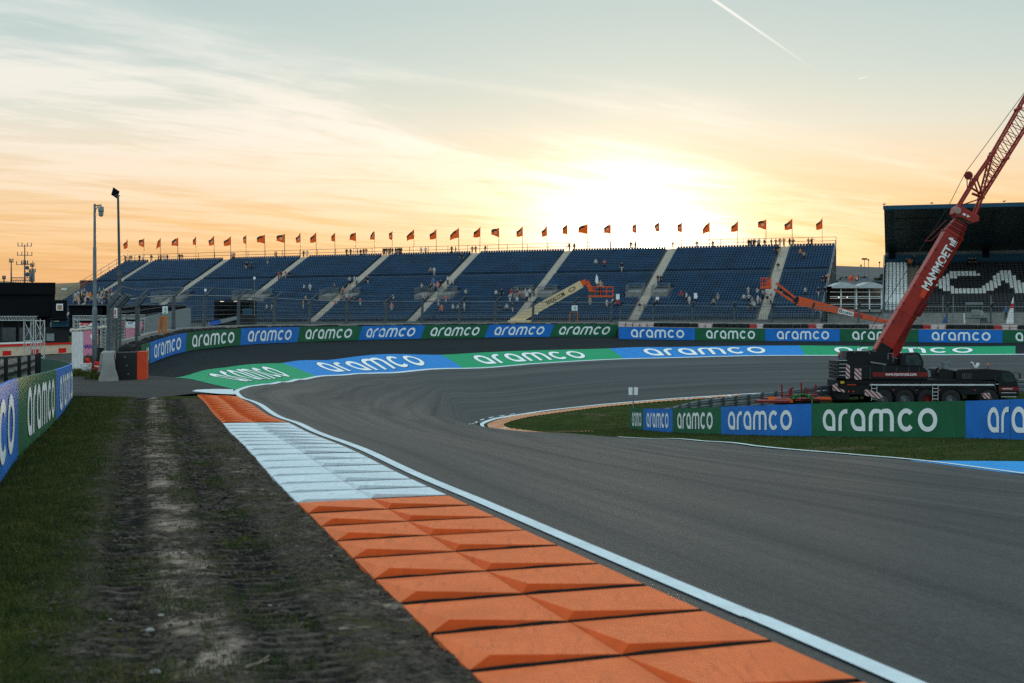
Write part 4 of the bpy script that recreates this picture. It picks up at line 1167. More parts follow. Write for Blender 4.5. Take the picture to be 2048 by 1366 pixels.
# entrances: pale boxes with railings
for a, b in VOM:
    mb = MB(); z0 = ZB + VR0 * RISE; z1 = ZB + (VR1 + 1) * RISE
    p = [row_pt(a, VR0, 0), row_pt(b, VR0, 0), row_pt(b, VR1, 1), row_pt(a, VR1, 1)]
    lo = [Vector((q.x, q.y, z0 - .2)) for q in p]; hi = [Vector((q.x, q.y, z0 + 1.1)) for q in p]; hi[2].z = hi[3].z = z1 + .1; hi[0].z = hi[1].z = z0 + .9
    mb.add(lo + hi, [(3, 2, 1, 0), (4, 5, 6, 7), (0, 1, 5, 4), (1, 2, 6, 5), (2, 3, 7, 6), (3, 0, 4, 7)])
    ent = mb.build('gangway', M_CONCD, gs)
    r = MB()
    for q0, q1 in ((hi[3], hi[0]), (hi[0], hi[1]), (hi[1], hi[2]), (hi[2], hi[3])):
        for h_ in (.5, 1.0): r.tube(q0 + Vector((0, 0, h_)), q1 + Vector((0, 0, h_)), .035, n=4)
        for f in np.linspace(0, 1, 9): r.tube(q0.lerp(q1, f), q0.lerp(q1, f) + Vector((0, 0, 1.0)), .022, n=4)
    r.v = [tuple(Vector(v) - gs.location) for v in r.v]; r.build('railing', M_STEEL, ent, local=True)
# rails on the rim, along the walkway and in front
def rail_run(S, f, H, name, posts, mids=(.5,), r=.035, m=M_STEELD):
    mb = MB()
    pts = [f(s) for s in S]
    for hgt in tuple(mids) + (H,):
        for a, b in zip(pts[:-1], pts[1:]): mb.tube(a + Vector((0, 0, hgt)), b + Vector((0, 0, hgt)), r, n=4, cap=False)
    s = S[0]
    while s <= S[-1]:
        p = f(s); mb.tube(p - Vector((0, 0, .1)), p + Vector((0, 0, H)), r * 1.2, n=4); s += posts
    return mb.build(name, m, gs, fix=False)
rail_run(np.arange(0, SL, 2), lambda s: sp_(s, -.3, ZT + .2), 1.35, 'top_railing', 4.0, (.7,), .04)
rail_run(np.arange(0, SL, 2), lambda s: sp_(s, DEP + .4, ZB - .3), 1.25, 'front_railing', .35, (.35,), .022, M_STEEL)
mb = MB()
for d0 in np.arange(0, DEP, 2.4):
    f = d0 / DEP; p = sp_(SL, d0, ZT - (ZT - ZB) * f); mb.tube(p, p + Vector((0, 0, 1.6)), .04, n=4)
for h_ in (.8, 1.6): mb.tube(sp_(SL, 0, ZT + h_), sp_(SL, DEP, ZB + h_), .05, n=4)
mb.build('end_railing', M_STEEL, gs)

# ------------------------------------------------------------------ flags on the rim
FLAG_PX = [254, 287, 319, 354, 390, 427, 460, 490.6, 528.7, 568, 599.6, 631.5, 668.5, 710.6, 748.4, 783, 826.6, 871.4, 916.7, 958.5, 996.3, 1044.4, 1093.4, 1133, 1173.5, 1219.6, 1271, 1318, 1362.7, 1418.5, 1474.5, 1531.5, 1584.2, 1644]
def flag_cloth(seed):
    r = random.Random(seed); mb = MB(); n, mm = 7, 6; V = []; hx, hz = 1.45, 1.75
    droop = r.uniform(.35, 1.35); fill = r.uniform(.5, 1.05)
    for a in range(n + 1):
        for b in range(mm + 1):
            u = a / n; v = b / mm
            x = -u * hx * fill * (1 - .25 * v * 0); z = -v * hz * (1 - .45 * u) - droop * u * .95 - .12 * math.sin(u * 5 + seed) * u
            y = .16 * math.sin(u * 6 + v * 2 + seed) * u
            V.append((x, y, z))
    mb.add(V, [(a * (mm + 1) + b, (a + 1) * (mm + 1) + b, (a + 1) * (mm + 1) + b + 1, a * (mm + 1) + b + 1) for a in range(n) for b in range(mm)])
    for j in range(len(mb.f)):
        a, b = divmod(j, mm)
        mb.m[j] = 1 if (b < 2 + (a > 4) and a > 1) else 0
        if 2 <= a <= 3 and b in (2, 3): mb.m[j] = 2 if seed % 2 else 0
    return mb
M_FLAG = mat('flag_orange', (.46, .088, .018), .8, trans=.6); M_FLAGK = mat('flag_black', (.05, .035, .03), .8, trans=.3); M_FLAGW = mat('flag_mark', (.4, .3, .24), .8, trans=.5)
M_POLE = mat('pole_grey', (.05, .045, .04), .5)
protos = []
for k, px in enumerate(FLAG_PX):
    s = s_of_px(px); base = sp_(s, -.25, ZT + .1)
    n_ = len(FLAG_PX)
    H = 4.75
    side = f"{ordinal(k + 1)} orange and black flag on the grandstand rim, counted from the camera mast" if k < 17 else f"{ordinal(n_ - k)} orange and black flag on the grandstand rim, counted from the red crane"
    if k < 9:
        rt = empty('flag', base, side, 'flag', 'flags along the grandstand rim')
        m = MB(); m.tube((0, 0, 0), (0, 0, H), .065, .045, n=6); m.build('pole', M_POLE, rt, local=True)
        m = flag_cloth(k); m.v = [(x - .03, y, z + H - .05) for x, y, z in m.v]; m.build('cloth', [M_FLAG, M_FLAGK, M_FLAGW], rt, local=True, smooth=True, fix=False); protos.append(rt)
    else:
        rt = copy_tree(protos[(k * 4 + k // 9) % 9]); rt.location = base; rt['label'] = side
    rt.scale = (random.uniform(.75, 1.15), 1, random.uniform(.97, 1.03)); rt.rotation_euler = (random.uniform(-.02, .02), random.uniform(-.02, .02), random.uniform(-.6, .6))

# ------------------------------------------------------------------ black and white seated stand
TH0 = math.atan(744 / F) + .012
ROT = Matrix.Rotation(-TH0, 4, 'Z')
_cx = math.cos(TH0)
W0 = W
def W(px, py, d):
    # same sight line, in the frame of the stand that faces the camera
    a = math.atan((px - 1024) / F); r = d / math.cos(a - TH0); yw = r * math.cos(a)
    return Vector((r * math.sin(a - TH0), d, EYE - (py - 683) / F * yw))
def PXL(x, y):
    return 1024 + F * math.tan(math.atan2(x, y) + TH0)
GX[0] = ROT
cs = empty('covered_stand', ROT @ W(1900, 640, 189), 'covered stand with black and white seats under a dark upturned roof', 'grandstand')
X0 = W(1768, 600, 196).x + .0; X1 = X0 + 24.0; NR2 = 20
y_of = lambda i: 189 + i * .68; z_of = lambda i: 5.25 + i * .355
mb = MB(); prof = [(189 - .7, 2.0), (189 - .7, z_of(0) - .0)]
for i in range(NR2): prof += [(y_of(i), z_of(i)), (y_of(i) + .68, z_of(i))]
prof += [(y_of(NR2), 2.0)]
def xprism(mb, prof, x0, x1, mi=0):
    n = len(prof); mb.add([(x0, y, z) for y, z in prof] + [(x1, y, z) for y, z in prof], [(k, (k + 1) % n, n + (k + 1) % n, n + k) for k in range(n)], mi)
    # step sides
    mb.add([(x0, y, z) for y, z in prof], [tuple(range(n))], mi); mb.add([(x1, y, z) for y, z in prof], [tuple(range(n - 1, -1, -1))], mi)
    return mb
xprism(mb, prof, X0, X1); mb.build('deck', M_CONCD, cs, fix=False)
# letter picture in the seats, taken column by column
WH = {0: '8-14 21-23', 1: '6-15 20-24', 2: '5-9 19-25', 3: '4-7 19-25', 4: '4-7 18-21 23-26', 5: '4-7 17-21 24-28', 6: '5-8 16-20 24-28', 7: '6-19 25-28', 8: '8-17 25-28'}
def whites(r):
    out = set()
    for part in WH.get(r, '').split():
        a, b = part.split('-'); out |= set(range(int(a), int(b) + 1))
    return out
px0 = 1877 - 4 * 7.35
pos = []; mi = []
for i in range(NR2 - 1):
    y = y_of(i) + .25; z = z_of(i); r = 14 - i
    x = X0 + .35
    while x < X1 - .3:
        px = PXL(x, y)
        if 1813 < px < 1838 and i < NR2: x += .49; continue
        pos.append((x, y, z)); col = round((px - px0) / 7.35 )
        white = px < 1813 or (col in whites(r))
        mi.append(0 if white else 1); x += .49
pos = np.array(pos); mi = np.array(mi); nrm = np.tile([0., -1.], (len(pos), 1))
vis = [j for j in range(len(pos)) if PXL(pos[j, 0], pos[j, 1]) < 2060]
o_ = sorted(vis, key=lambda j: pos[j, 1] + (0 if pos[j, 2] > 6.2 else 100))[:100]; o_s = set(o_)
rest = np.array([j for j in range(len(pos)) if j not in o_s])
V, Fc = seats_at(pos[rest], nrm[rest]); V = V @ np.array(ROT.to_3x3()).T; tag(np_mesh('seat', V, Fc, [M_SEATW, M_SEATK], cs, np.repeat(mi[rest], len(SF))), kind='stuff')
sm2 = []
for m in (M_SEATW, M_SEATK):
    me = bpy.data.meshes.new('seat'); me.from_pydata(SV.tolist(), [], SF.tolist()); me.materials.append(m); sm2.append(me)
for j in o_:
    o = bpy.data.objects.new('seat', sm2[mi[j]]); COL.objects.link(o); o.parent = cs; o.location = ROT @ Vector(pos[j]) - cs.location; o.rotation_euler = (0, 0, -TH0); o['label'] = 'white shell seat' if mi[j] == 0 else 'black shell seat'
# parapet behind the top row, posts and roof
yb = y_of(NR2); zb = z_of(NR2)
mb = MB(); mb.box(((X0 + X1) / 2, yb + .1, zb + .35), (X1 - X0, .2, 1.55)); mb.build('parapet', M_TEAL, cs)
mb = MB(); mb.box((X0 - .06, (189 + yb) / 2, 6), (.12, yb - 189, .2)); 
mb.prism([(188.3, 2.5), (yb, 2.5), (yb, zb + 1.2), (188.3, z_of(0) + .8)], X0 - .14, X0 - .02, axis='x'); mb.build('side_wall', M_GREYP, cs)
rz0, rz1 = EYE + (683 - 502) / F * (yb + 1) * .955, EYE + (683 - 418) / F * 182 * .962
ry0, ry1 = yb + 1.2, 182
rx0 = W(1770, 500, yb).x
mb = MB(); th = .45
for (xa, xb_) in ((rx0, X1 + 1),):
    A = [(xa, ry1, rz1), (xb_, ry1, rz1), (xb_, ry0, rz0), (xa, ry0, rz0)]
    xf = W(1768, 418, 182).x - xa
    mb.add([(x + (xf if y == ry1 else 0), y, z) for x, y, z in A] + [(x + (xf if y == ry1 else 0), y, z + th) for x, y, z in A], [(3, 2, 1, 0), (4, 5, 6, 7), (0, 1, 5, 4), (1, 2, 6, 5), (2, 3, 7, 6), (3, 0, 4, 7)])
roof = mb.build('roof', M_ROOF, cs)
m = MB(); m.box(((rx0 + X1) / 2, ry1 - .05, rz1 + .25), (X1 - rx0, .12, .5)); m.build('front_trim', M_TEAL, roof)
m = MB(); m.box(((rx0 + X1) / 2, ry0 - .1, rz0 - .25), (X1 - rx0, .3, .5)); m.build('rear_trim', M_CONCD, roof)
for k in range(1, 5):
    x = rx0 + (X1 - rx0) * (k - .82) / 4.2 if k == 1 else W([0, 0, 1880, 1972, 2075][k], 505, yb).x
    m = MB(); m.bar((x, ry1 + .3, rz1 - .12), (x, ry0, rz0 - .12), .22, .22); m.build('rib', M_TEAL, roof)
for px in (1784, 1972):
    x = W(px, 505, yb).x; m = MB(); m.box((x, yb + .4, zb + 1.1), (.9, .9, 1.0)); m.tube((x, yb + .4, zb + 1.4), (x, yb + .6, rz0 + .1), .28, n=10); m.bar((x, yb + .4, zb + 2.0), (x, yb - 2, rz0 + .2), .2); m.build('roof_post', M_DARKBLD, cs)
# faint fabric marks hung under the roof
def roof_pt(px, f):
    y = ry0 + (ry1 - ry0) * f; z = rz0 + (rz1 - rz0) * f - .06; return Vector((W(px, 500, y).x, y, z))
def text_geo(body, offset=.0, shear=0.0):
    cu = bpy.data.curves.new('text', 'FONT'); cu.body = body; cu.offset = offset; cu.resolution_u = 3; cu.shear = shear
    ob = bpy.data.objects.new('text', cu); COL.objects.link(ob); dg = bpy.context.evaluated_depsgraph_get(); ev = ob.evaluated_get(dg); me = ev.to_mesh()
    V = np.array([v.co[:2] for v in me.vertices]); Fs = [tuple(p.vertices) for p in me.polygons]; ev.to_mesh_clear(); bpy.data.objects.remove(ob); bpy.data.curves.remove(cu)
    V = (V - V.min(0)); w, h = V.max(0); V[:, 0] /= w; V[:, 1] /= h; return V, Fs, w / h
def put_text(mb, body, fn, offset=.0, mi=0, shear=0.0, grid=1):
    V, Fs, asp = text_geo(body, offset, shear); mb.add([fn(u, v) for u, v in V], Fs, mi); return asp
M_FAINT = mat('faded_print', (.09, .10, .10), .6)
m = MB()
for (a, b, f0, f1) in ((1790, 1868, .72, .80), (1792, 1814, .50, .57), (1820, 1870, .52, .56), (1794, 1800, .12, .22), (1812, 1870, .10, .2)):
    q = [roof_pt(a, f0), roof_pt(b, f0), roof_pt(b, f1), roof_pt(a, f1)]; m = MB(); m.add(q, [(0, 1, 2, 3)]); m.build('faded_banner', M_FAINT, roof)
# front wall of the stand, barrier rails
m = MB(); m.box(((X0 + X1) / 2, 188.2, 3.6), (X1 - X0, .25, 3.2)); m.build('front_wall', M_CONC, cs)
m = MB()
for k in range(60):
    x = X0 + k * .4; m.tube((x, 188.1, 5.2), (x, 188.1, 6.3), .02, n=4)
for z in (5.3, 6.3): m.tube((X0, 188.1, z), (X1, 188.1, z), .035, n=4)
m.build('front_railing', M_STEEL, cs, fix=False)
m = MB()
for i in range(NR2 - 1):
    for h_ in (0, 1): m.box((W(1825, 600, y_of(i)).x, y_of(i) +   .17 + .34 * h_, z_of(i) + .08 + .178 * h_ - .08), (1.7, .33, .16))
m.build('stair', M_WOOD, cs)
# birds on the roof edge
for k, px in enumerate((1768, 1863, 2008)):
    p = W(px, 416, 182); p.z = rz1 + .5 + .02; 
    mb = MB(); mb.lathe([(0, -.17), (.05, -.12), (.085, 0), (.06, .12), (0, .2)], 8, axis='x'); mb.lathe([(0, -.05), (.04, -.02), (.045, .02), (0, .06)], 8, (.17, 0, .09), axis='x'); mb.box((-.2, 0, 0), (.14, .05, .02)); mb.tube((0, .02, -.15), (.02, .02, -.02), .008, n=4); mb.tube((0, -.02, -.15), (.02, -.02, -.02), .008, n=4); mb.tube((.21, 0, .09), (.26, 0, .08), .015, .002, n=5)
    GX[0] = None; o = mb.build('bird', M_BLACK, smooth=True); o.location = ROT @ p + Vector((0, 0, .16)); tag(o, ['small dark bird perched on the corner of the covered stand roof', 'small dark bird perched on the covered roof near the crane boom', 'small dark bird perched on the covered roof beyond the lattice jib'][k], 'bird')

GX[0] = None
W_ST = W; W = W0
# ------------------------------------------------------------------ people (small, far off): one body per pose, grown from a skeleton
def skin_body(joints, edges, name, root=0):
    me = bpy.data.meshes.new(name); me.from_pydata([j[0] for j in joints], edges, [])
    ob = bpy.data.objects.new(name, me); COL.objects.link(ob)
    ob.modifiers.new('skin', 'SKIN'); 
    sv = me.skin_vertices[0].data
    for k, j in enumerate(joints):
        r = j[1]; sv[k].radius = (r, r) if not isinstance(r, tuple) else r; sv[k].use_root = (k == root)
    sd_ = ob.modifiers.new('sub', 'SUBSURF'); sd_.levels = 1; sd_.render_levels = 1
    dg = bpy.context.evaluated_depsgraph_get(); ev = ob.evaluated_get(dg); out = bpy.data.meshes.new_from_object(ev)
    bpy.data.objects.remove(ob); out.name = name; return out
def pose_mesh(kind):
    hip = .92; J = []; E = []
    def add(p, r, par=None):
        J.append((p, r)); 
        if par is not None: E.append((par, len(J) - 1))
        return len(J) - 1
    if kind in ('stand', 'point', 'walk', 'elbows'):
        st = .22 if kind == 'walk' else .03
        pel = add((0, 0, hip), (.16, .11)); waist = add((0, 0, 1.12), (.15, .10), pel); ch = add((0, .0, 1.34), (.19, .115), waist); nk = add((0, 0, 1.50), .06, ch); hd = add((0, -.02, 1.62), .095, nk); add((0, -.02, 1.71), .085, hd)
        for sx in (-1, 1):
            kn = add((sx * .11, -st * sx * .6, .5), .075, pel); an = add((sx * .12, st * sx * .4 - st * sx, .09), .048, kn); add((sx * .13, -.14 + st * sx * .4 - st * sx, .04), .045, an)
            sh = add((sx * .21, 0, 1.41), .065, ch)
            if kind == 'point' and sx == 1: el = add((.47, -.05, 1.45), .05, sh); ha = add((.72, -.08, 1.5), .04, el); add((.8, -.08, 1.51), .03, ha)
            elif kind == 'elbows': el = add((sx * .33, .0, 1.2), .05, sh); ha = add((sx * .14, -.16, 1.3), .04, el); add((sx * .06, -.18, 1.36), .03, ha)
            else: el = add((sx * .27, .02 + st * sx * .5, 1.14), .05, sh); ha = add((sx * .28, -.08 + st * sx * .8, .9), .038, el); add((sx * .28, -.11 + st * sx * .8, .81), .03, ha)
    else:   # sitting
        pel = add((0, 0, .52), (.17, .12)); waist = add((0, .03, .70), (.15, .11), pel); ch = add((0, .02, .93), (.19, .12), waist); nk = add((0, -.01, 1.09), .06, ch); hd = add((0, -.04, 1.21), .095, nk); add((0, -.04, 1.30), .085, hd)
        for sx in (-1, 1):
            kn = add((sx * .13, -.42, .52), .075, pel); an = add((sx * .13, -.42, .09), .048, kn); add((sx * .13, -.55, .05), .045, an)
            sh = add((sx * .21, 0, 1.0), .065, ch); el = add((sx * .27, -.08, .75), .05, sh); ha = add((sx * .15, -.30, .64), .04, el); add((sx * .12, -.37, .62), .03, ha)
    return skin_body(J, E, 'person')
SHIRT = {'white': (.48, .49, .48), 'black': (.012, .012, .014), 'red': (.5, .03, .025), 'orange': (.65, .16, .02), 'blue': (.05, .13, .3), 'grey': (.2, .21, .21), 'pink': (.6, .2, .24), 'green': (.05, .2, .1), 'teal': (.2, .38, .4), 'tan': (.35, .26, .17)}
M_SH = {k: mat('shirt_' + k, v, .85) for k, v in SHIRT.items()}
M_SKIN = mat('skin', (.42, .24, .16), .6); M_HAIR = mat('hair', (.03, .02, .015), .7); M_JEANS = mat('jeans', (.03, .045, .08), .85); M_TROU = mat('dark_trousers', (.018, .018, .02), .85); M_PALE = mat('pale_trousers', (.4, .36, .3), .85)
POSE = {}
PM = {}
def person_mesh(kind, col, tr):
    if (kind, col, tr) in PM: return PM[kind, col, tr]
    if kind not in POSE: POSE[kind] = pose_mesh(kind)
    me = POSE[kind].copy(); me.name = 'person'
    for m in (M_SH[col], [M_JEANS, M_TROU, M_PALE][tr], M_SKIN, M_HAIR): me.materials.append(m)
    sit = kind == 'sit'; zc = -.41 if sit else 0
    for p in me.polygons:
        c = p.center; z = c.z - zc
        if z > 1.68 or (z > 1.58 and c.y > .03): k = 3
        elif z > 1.50 and abs(c.x) < .14: k = 2
        elif not sit and z < .97 and abs(c.x) < .22: k = 1
        elif sit and (c.z < .6 and c.y < -.1 or c.z < .55): k = 1
        elif (not sit and abs(c.x) > .235 and z < 1.12) or (abs(c.x) > .36) or (sit and c.y < -.2): k = 2
        elif kind == 'elbows' and c.y < -.08 and z > 1.24: k = 2
        else: k = 0
        p.material_index = k; p.use_smooth = True
    PM[kind, col, tr] = me; return me
BAY = ['outermost bay', 'second bay', 'third bay', 'fourth bay', 'fifth bay', 'sixth bay', 'bay beside the sunlit stair', 'wide sunlit bay', 'bay nearest the crane']
PEOPLE = []
def find_on_stand(px, py):
    """row and place on the stand whose step shows at this photo point"""
    best = None
    for i in range(NROW):
        x = SP[:, 0] + SN[:len(SP), 0] * (DEP - (i + .2) * TREAD); y = SP[:, 1] + SN[:len(SP), 1] * (DEP - (i + .2) * TREAD)
        q = 1024 + F * x / y; k = int(np.argmin(np.abs(q - px)))
        yy = 683 - F * (ZB + i * RISE - EYE) / y[k]; e = abs(yy - py)
        if best is None or e < best[0]: best = (e, i, SS[k])
    return best[1], best[2]
SN = SN[:len(SP)]
cols = list(SHIRT)
def add_person(px, py, col, kind, where=None):
    if where == 'rim': s = s_of_px(px); p = sp_(s, .15, ZT - .55 + (.35 if kind != 'sit' else 0)); i = 40
    else:
        i, s = find_on_stand(px, py); p = row_pt(s, i, .12)
    PEOPLE.append((px, p, i, s, col, kind))
top = "252b 259b 263b 280b 287w 304b 318g 323o 329w 336b 360b 365b 466w 469r 551b 554b 608b 615w 694b 702b 716b 722b 728b 733r 767b 770b 774b 778t 781b 786bp 792b 795w 797b 800b 803b 843w 852w 904b 912b 945b 952b 971b 1139b 1149b 1262b 1271b 1346b 1394b 1426b 1497b 1500b 1503b 1507be 1510b 1516we 1519w 1529b 1543be 1552be 1560b 1568be 1580b 1587be 1617be 1623bp"
mid = """492,542b 495,541b 503,541b 536,532b 559,562r 562,561b 572,557r 579,560b 607,586w 621,586w 668,586b 700,572w 708,572w 715,572w 730,571b 735,570b 683,600b 687,592o 692,598t 694,605w 682,608t 698,586t 702,612r 705,609w 722,614r 670,620r 611,611t 606,621t 617,623b 534,627w 546,622b 785,607w 771,620b 783,624p 844,586w 861,590b 868,580u 875,584p 881,580b 893,611r 848,608w 853,607g 878,617g 884,632o
860,552t 869,551w 923,525b 897,573w 905,572w 866,576u 861,587b 876,581p 993,597w 1003,597b 1024,599r 1034,595b 1041,600r 1051,596w 1061,596w 1069,595b 1020,610w 1035,611w 1055,603w 1066,613w 933,599w 929,615b 929,625w 905,629w 917,628w 884,629o 1000,631b 1015,629w 1026,626b 1089,618r 1100,618r 1213,620w 1225,620w 1235,619r 1180,614t 1192,537w 1208,539r 1243,546b 1317,568b 1323,568b 1280,625b 1288,626g 1313,612t
1556,545b 1600,516o 1609,522t 1497,593w 1515,598w 1525,599g 1534,598w 1541,600w 1540,612w 1534,613b 1488,607w 1496,607w 1504,618g 1499,627b 1509,626w 1515,613w 1522,616g 1427,617t 1436,605g 1394,608w 1374,604w 1378,613w 1363,602r 1610,596w 1637,597b 1646,573b 1651,572b 1658,570o 1653,595b 1635,636g 1561,596b 1559,510b 1552,509b 1560,516t"""
CK = {'b': 'black', 'w': 'white', 'r': 'red', 'o': 'orange', 'u': 'blue', 'g': 'grey', 'p': 'pink', 't': 'tan'}
import re as _re
for tk in top.split():
    mm = _re.match(r'(\d+)([a-z])([pe]?)', tk); kd = {'p': 'point', 'e': 'elbows', '': 'stand'}[mm.group(3)]
    add_person(float(mm.group(1)), 0, CK[mm.group(2)], kd, 'rim')
rp = random.Random(3)
for tk in mid.split():
    mm = _re.match(r'(\d+),(\d+)([a-z])', tk); px, py = float(mm.group(1)), float(mm.group(2))
    add_person(px, py, CK[mm.group(3)], rp.choice(['stand', 'stand', 'walk', 'elbows']))
for k in range(84):
    px = 146 + 96 * rp.random(); py = 590 + 24 * rp.random() ** .7
    add_person(px, py, rp.choice(['white', 'white', 'black', 'blue', 'grey', 'orange', 'teal', 'green', 'tan', 'black']), rp.choice(['stand', 'walk', 'elbows', 'stand']))
asc = sorted(AIS, reverse=True)
names = {}
lab_of = []
for idx, (px, p, i, s, col, kind) in enumerate(PEOPLE):
    b = len(AIS) - sum(1 for a in AIS if a < s)
    on = min(range(len(AIS)), key=lambda q: abs(AIS[q] - s)); stair = abs(AIS[on] - s) < 1.1
    st_no = len(AIS) - on
    lvl = 'on the rim' if i == 40 else ('high up' if i > 28 else 'halfway up' if i > 14 else 'low')
    where = f"{lvl} {'at' if i == 40 else 'on'} the {ordinal(st_no)} stair" if stair else f"{lvl} {'of' if i == 40 else 'in'} the {ordinal(min(b, 9) + 1)} bay"
    names.setdefault((col, where), []).append(idx); lab_of.append((col, where))
verb = {'stand': 'standing', 'walk': 'walking', 'elbows': 'with raised hands', 'point': 'pointing', 'sit': 'sitting'}
for idx, (px, p, i, s, col, kind) in enumerate(PEOPLE):
    me = person_mesh(kind, col, idx % 3)
    o = bpy.data.objects.new('person', me); COL.objects.link(o)
    o.location = p; nrm = (np.interp(s, SS, SN[:, 0]), np.interp(s, SS, SN[:, 1])); o.rotation_euler = (0, 0, math.atan2(nrm[0], -nrm[1]) + rp.uniform(-1.0, 1.0)); sc = rp.uniform(.94, 1.06); o.scale = (sc, sc, sc)
    grp_ = sorted(names[lab_of[idx]], key=lambda q: PEOPLE[q][0]); col, where = lab_of[idx]
    if len(grp_) == 1: lab = f"{col}-topped person {where}, counting from the mast end"
    else: lab = f"{ordinal(grp_.index(idx) + 1)} {col}-topped person {where}, counting from the mast end"
    tag(o, lab, 'person', 'people in the blue grandstand')
# people at the covered stand and in the lift basket are few
for px, y_, z_, col, kind, lab in ((1814, y_of(18), z_of(18), 'black', 'sit', 'person in black top sitting in the top row of the covered stand'), (1820, y_of(18), z_of(18), 'orange', 'sit', 'person in orange top sitting in the top row of the covered stand'),
                                   (1828, y_of(18), z_of(18), 'black', 'stand', 'person in black top standing at the stair head of the covered stand'), (1938, y_of(18), z_of(18), 'black', 'sit', 'first of three people in black huddled in the top row'),
                                   (1944, y_of(18), z_of(18), 'black', 'sit', 'second of three people in black huddled in the top row'), (1950, y_of(18), z_of(18), 'black', 'sit', 'third of three people in black huddled in the top row'),
                                   (1964, 187, 3.9, 'white', 'stand', 'person in white top at the grey machine before the covered stand'), (2012, 187, 4.3, 'blue', 'stand', 'person in blue top before the covered stand, beside the white feather flag')):
    o = bpy.data.objects.new('person', person_mesh(kind, col, 1)); COL.objects.link(o); o.location = ROT @ Vector((W_ST(px, 600, y_).x, y_, z_)); o.rotation_euler = (0, 0, rp.uniform(-.6, .6)); tag(o, lab, 'person', 'people by the covered stand')
# ------------------------------------------------------------------ mobile crane on the infield
CD = 95.0; CS = F / CD
M_STRIPE = bpy.data.materials.new('hazard_stripes'); M_STRIPE.use_nodes = True
_t = NT(M_STRIPE); _co = _t('ShaderNodeTexCoord').outputs['Object']; _s = _t('ShaderNodeSeparateXYZ', {0: _co})
_w = _t.math('FRACT', _t.math('MULTIPLY', _t.math('ADD', _t.math('ADD', _s.outputs[0], _s.outputs[1]), _s.outputs[2]), 3.4))
_t.l.new(_t.mix(_t.math('GREATER_THAN', _w, .5), (.42, .41, .40, 1), (.22, .015, .015, 1)), _t.n['Principled BSDF'].inputs['Base Color']); _t.n['Principled BSDF'].inputs['Roughness'].default_value = .5
M_TEXTW = mat('crane_lettering', (.7, .7, .68), .5, var=.03)
def cz(py): return EYE - (py - 683) / CS
GZ = -2.93
cx0 = W(1660, 800, CD).x; cx1 = W(2040, 800, CD).x
def cxp(px): return (px - 1024) / CS
cr = empty('mobile_crane', (cxp(1850), CD + 1.4, GZ), 'black and red mobile crane with raised boom parked on the infield', 'crane')
Y0, Y1 = CD - .05, CD + 2.75      # near and far side of the lorry
YC = (Y0 + Y1) / 2
def cbox(name, px0, px1, py0, py1, m, y0=Y0, y1=Y1, bevel=.04, parent=None):
    mb = MB(); mb.box(((cxp(px0) + cxp(px1)) / 2, (y0 + y1) / 2, (cz(py0) + cz(py1)) / 2), (cxp(px1) - cxp(px0), y1 - y0, abs(cz(py0) - cz(py1)))); return mb.build(name, m, parent or cr, bevel=bevel)
def cprism(name, pts, m, y0=Y0, y1=Y1, bevel=.04, parent=None):
    mb = MB(); mb.prism([(cxp(a), cz(b)) for a, b in pts], y0, y1); return mb.build(name, m, parent or cr, bevel=bevel)
# chassis
cprism('chassis', [(1694, 762), (1994, 762), (1994, 786), (1960, 790), (1700, 790)], M_CBLACK, Y0 + .12, Y1 - .1)
cbox('deck_edge', 1739, 1988, 768.2, 771.4, M_ALU, Y0 - .02, Y0 + .12, .01)
cbox('deck', 1690, 1992, 758.5, 768, M_CBLACK, Y0, Y1, .03)
for px in (1766, 1810, 1855, 1902, 1978):
    for yy, sgn in ((Y0 + .22, -1), (Y1 - .22, 1)):
        c = (cxp(px), yy, GZ + .66)
        w_ = MB(); R = .66; w_.lathe([(.34, -.19), (.52, -.2), (.62, -.19), (R, -.12), (R, .12), (.62, .19), (.52, .2), (.34, .19), (.34, -.19)], 28, c, axis='y'); wo = w_.build('wheel', M_TYRE, cr, smooth=True)
        r_ = MB(); r_.lathe([(0, .04 * sgn), (.13, .04 * sgn), (.15, .13 * sgn), (.16, .02 * sgn), (.28, -.02 * sgn), (.33, .15 * sgn), (.37, .16 * sgn), (.37, .1 * sgn)], 24, c, axis='y')
        for k in range(10): a = k * PI / 5; r_.box((c[0] + .22 * math.cos(a), c[1] + .03 * sgn, c[2] + .22 * math.sin(a)), (.04, .05, .04))
        r_.build('rim', M_STEEL if px != 1855 else M_DRED, wo, smooth=False)
for px0, px1 in ((1752, 1786), (1794, 1826), (1838, 1872), (1886, 1918), (1960, 1996)):
    mb = MB(); cxm = cxp((px0 + px1) / 2); 
    V = []
    for k in range(13):
        a = PI * k / 12
        for y in (Y0 + .0, Y0 + .5): 
            for rr in (.76, .80): V.append((cxm + rr * math.cos(a), y, GZ + .66 + rr * math.sin(a)))
    mb.add(V, [(4 * k + a, 4 * k + 4 + a, 4 * k + 4 + b, 4 * k + b) for k in range(12) for a, b in ((0, 1), (1, 3), (3, 2), (2, 0))]); mb.build('mudguard', M_CBLACK, cr)
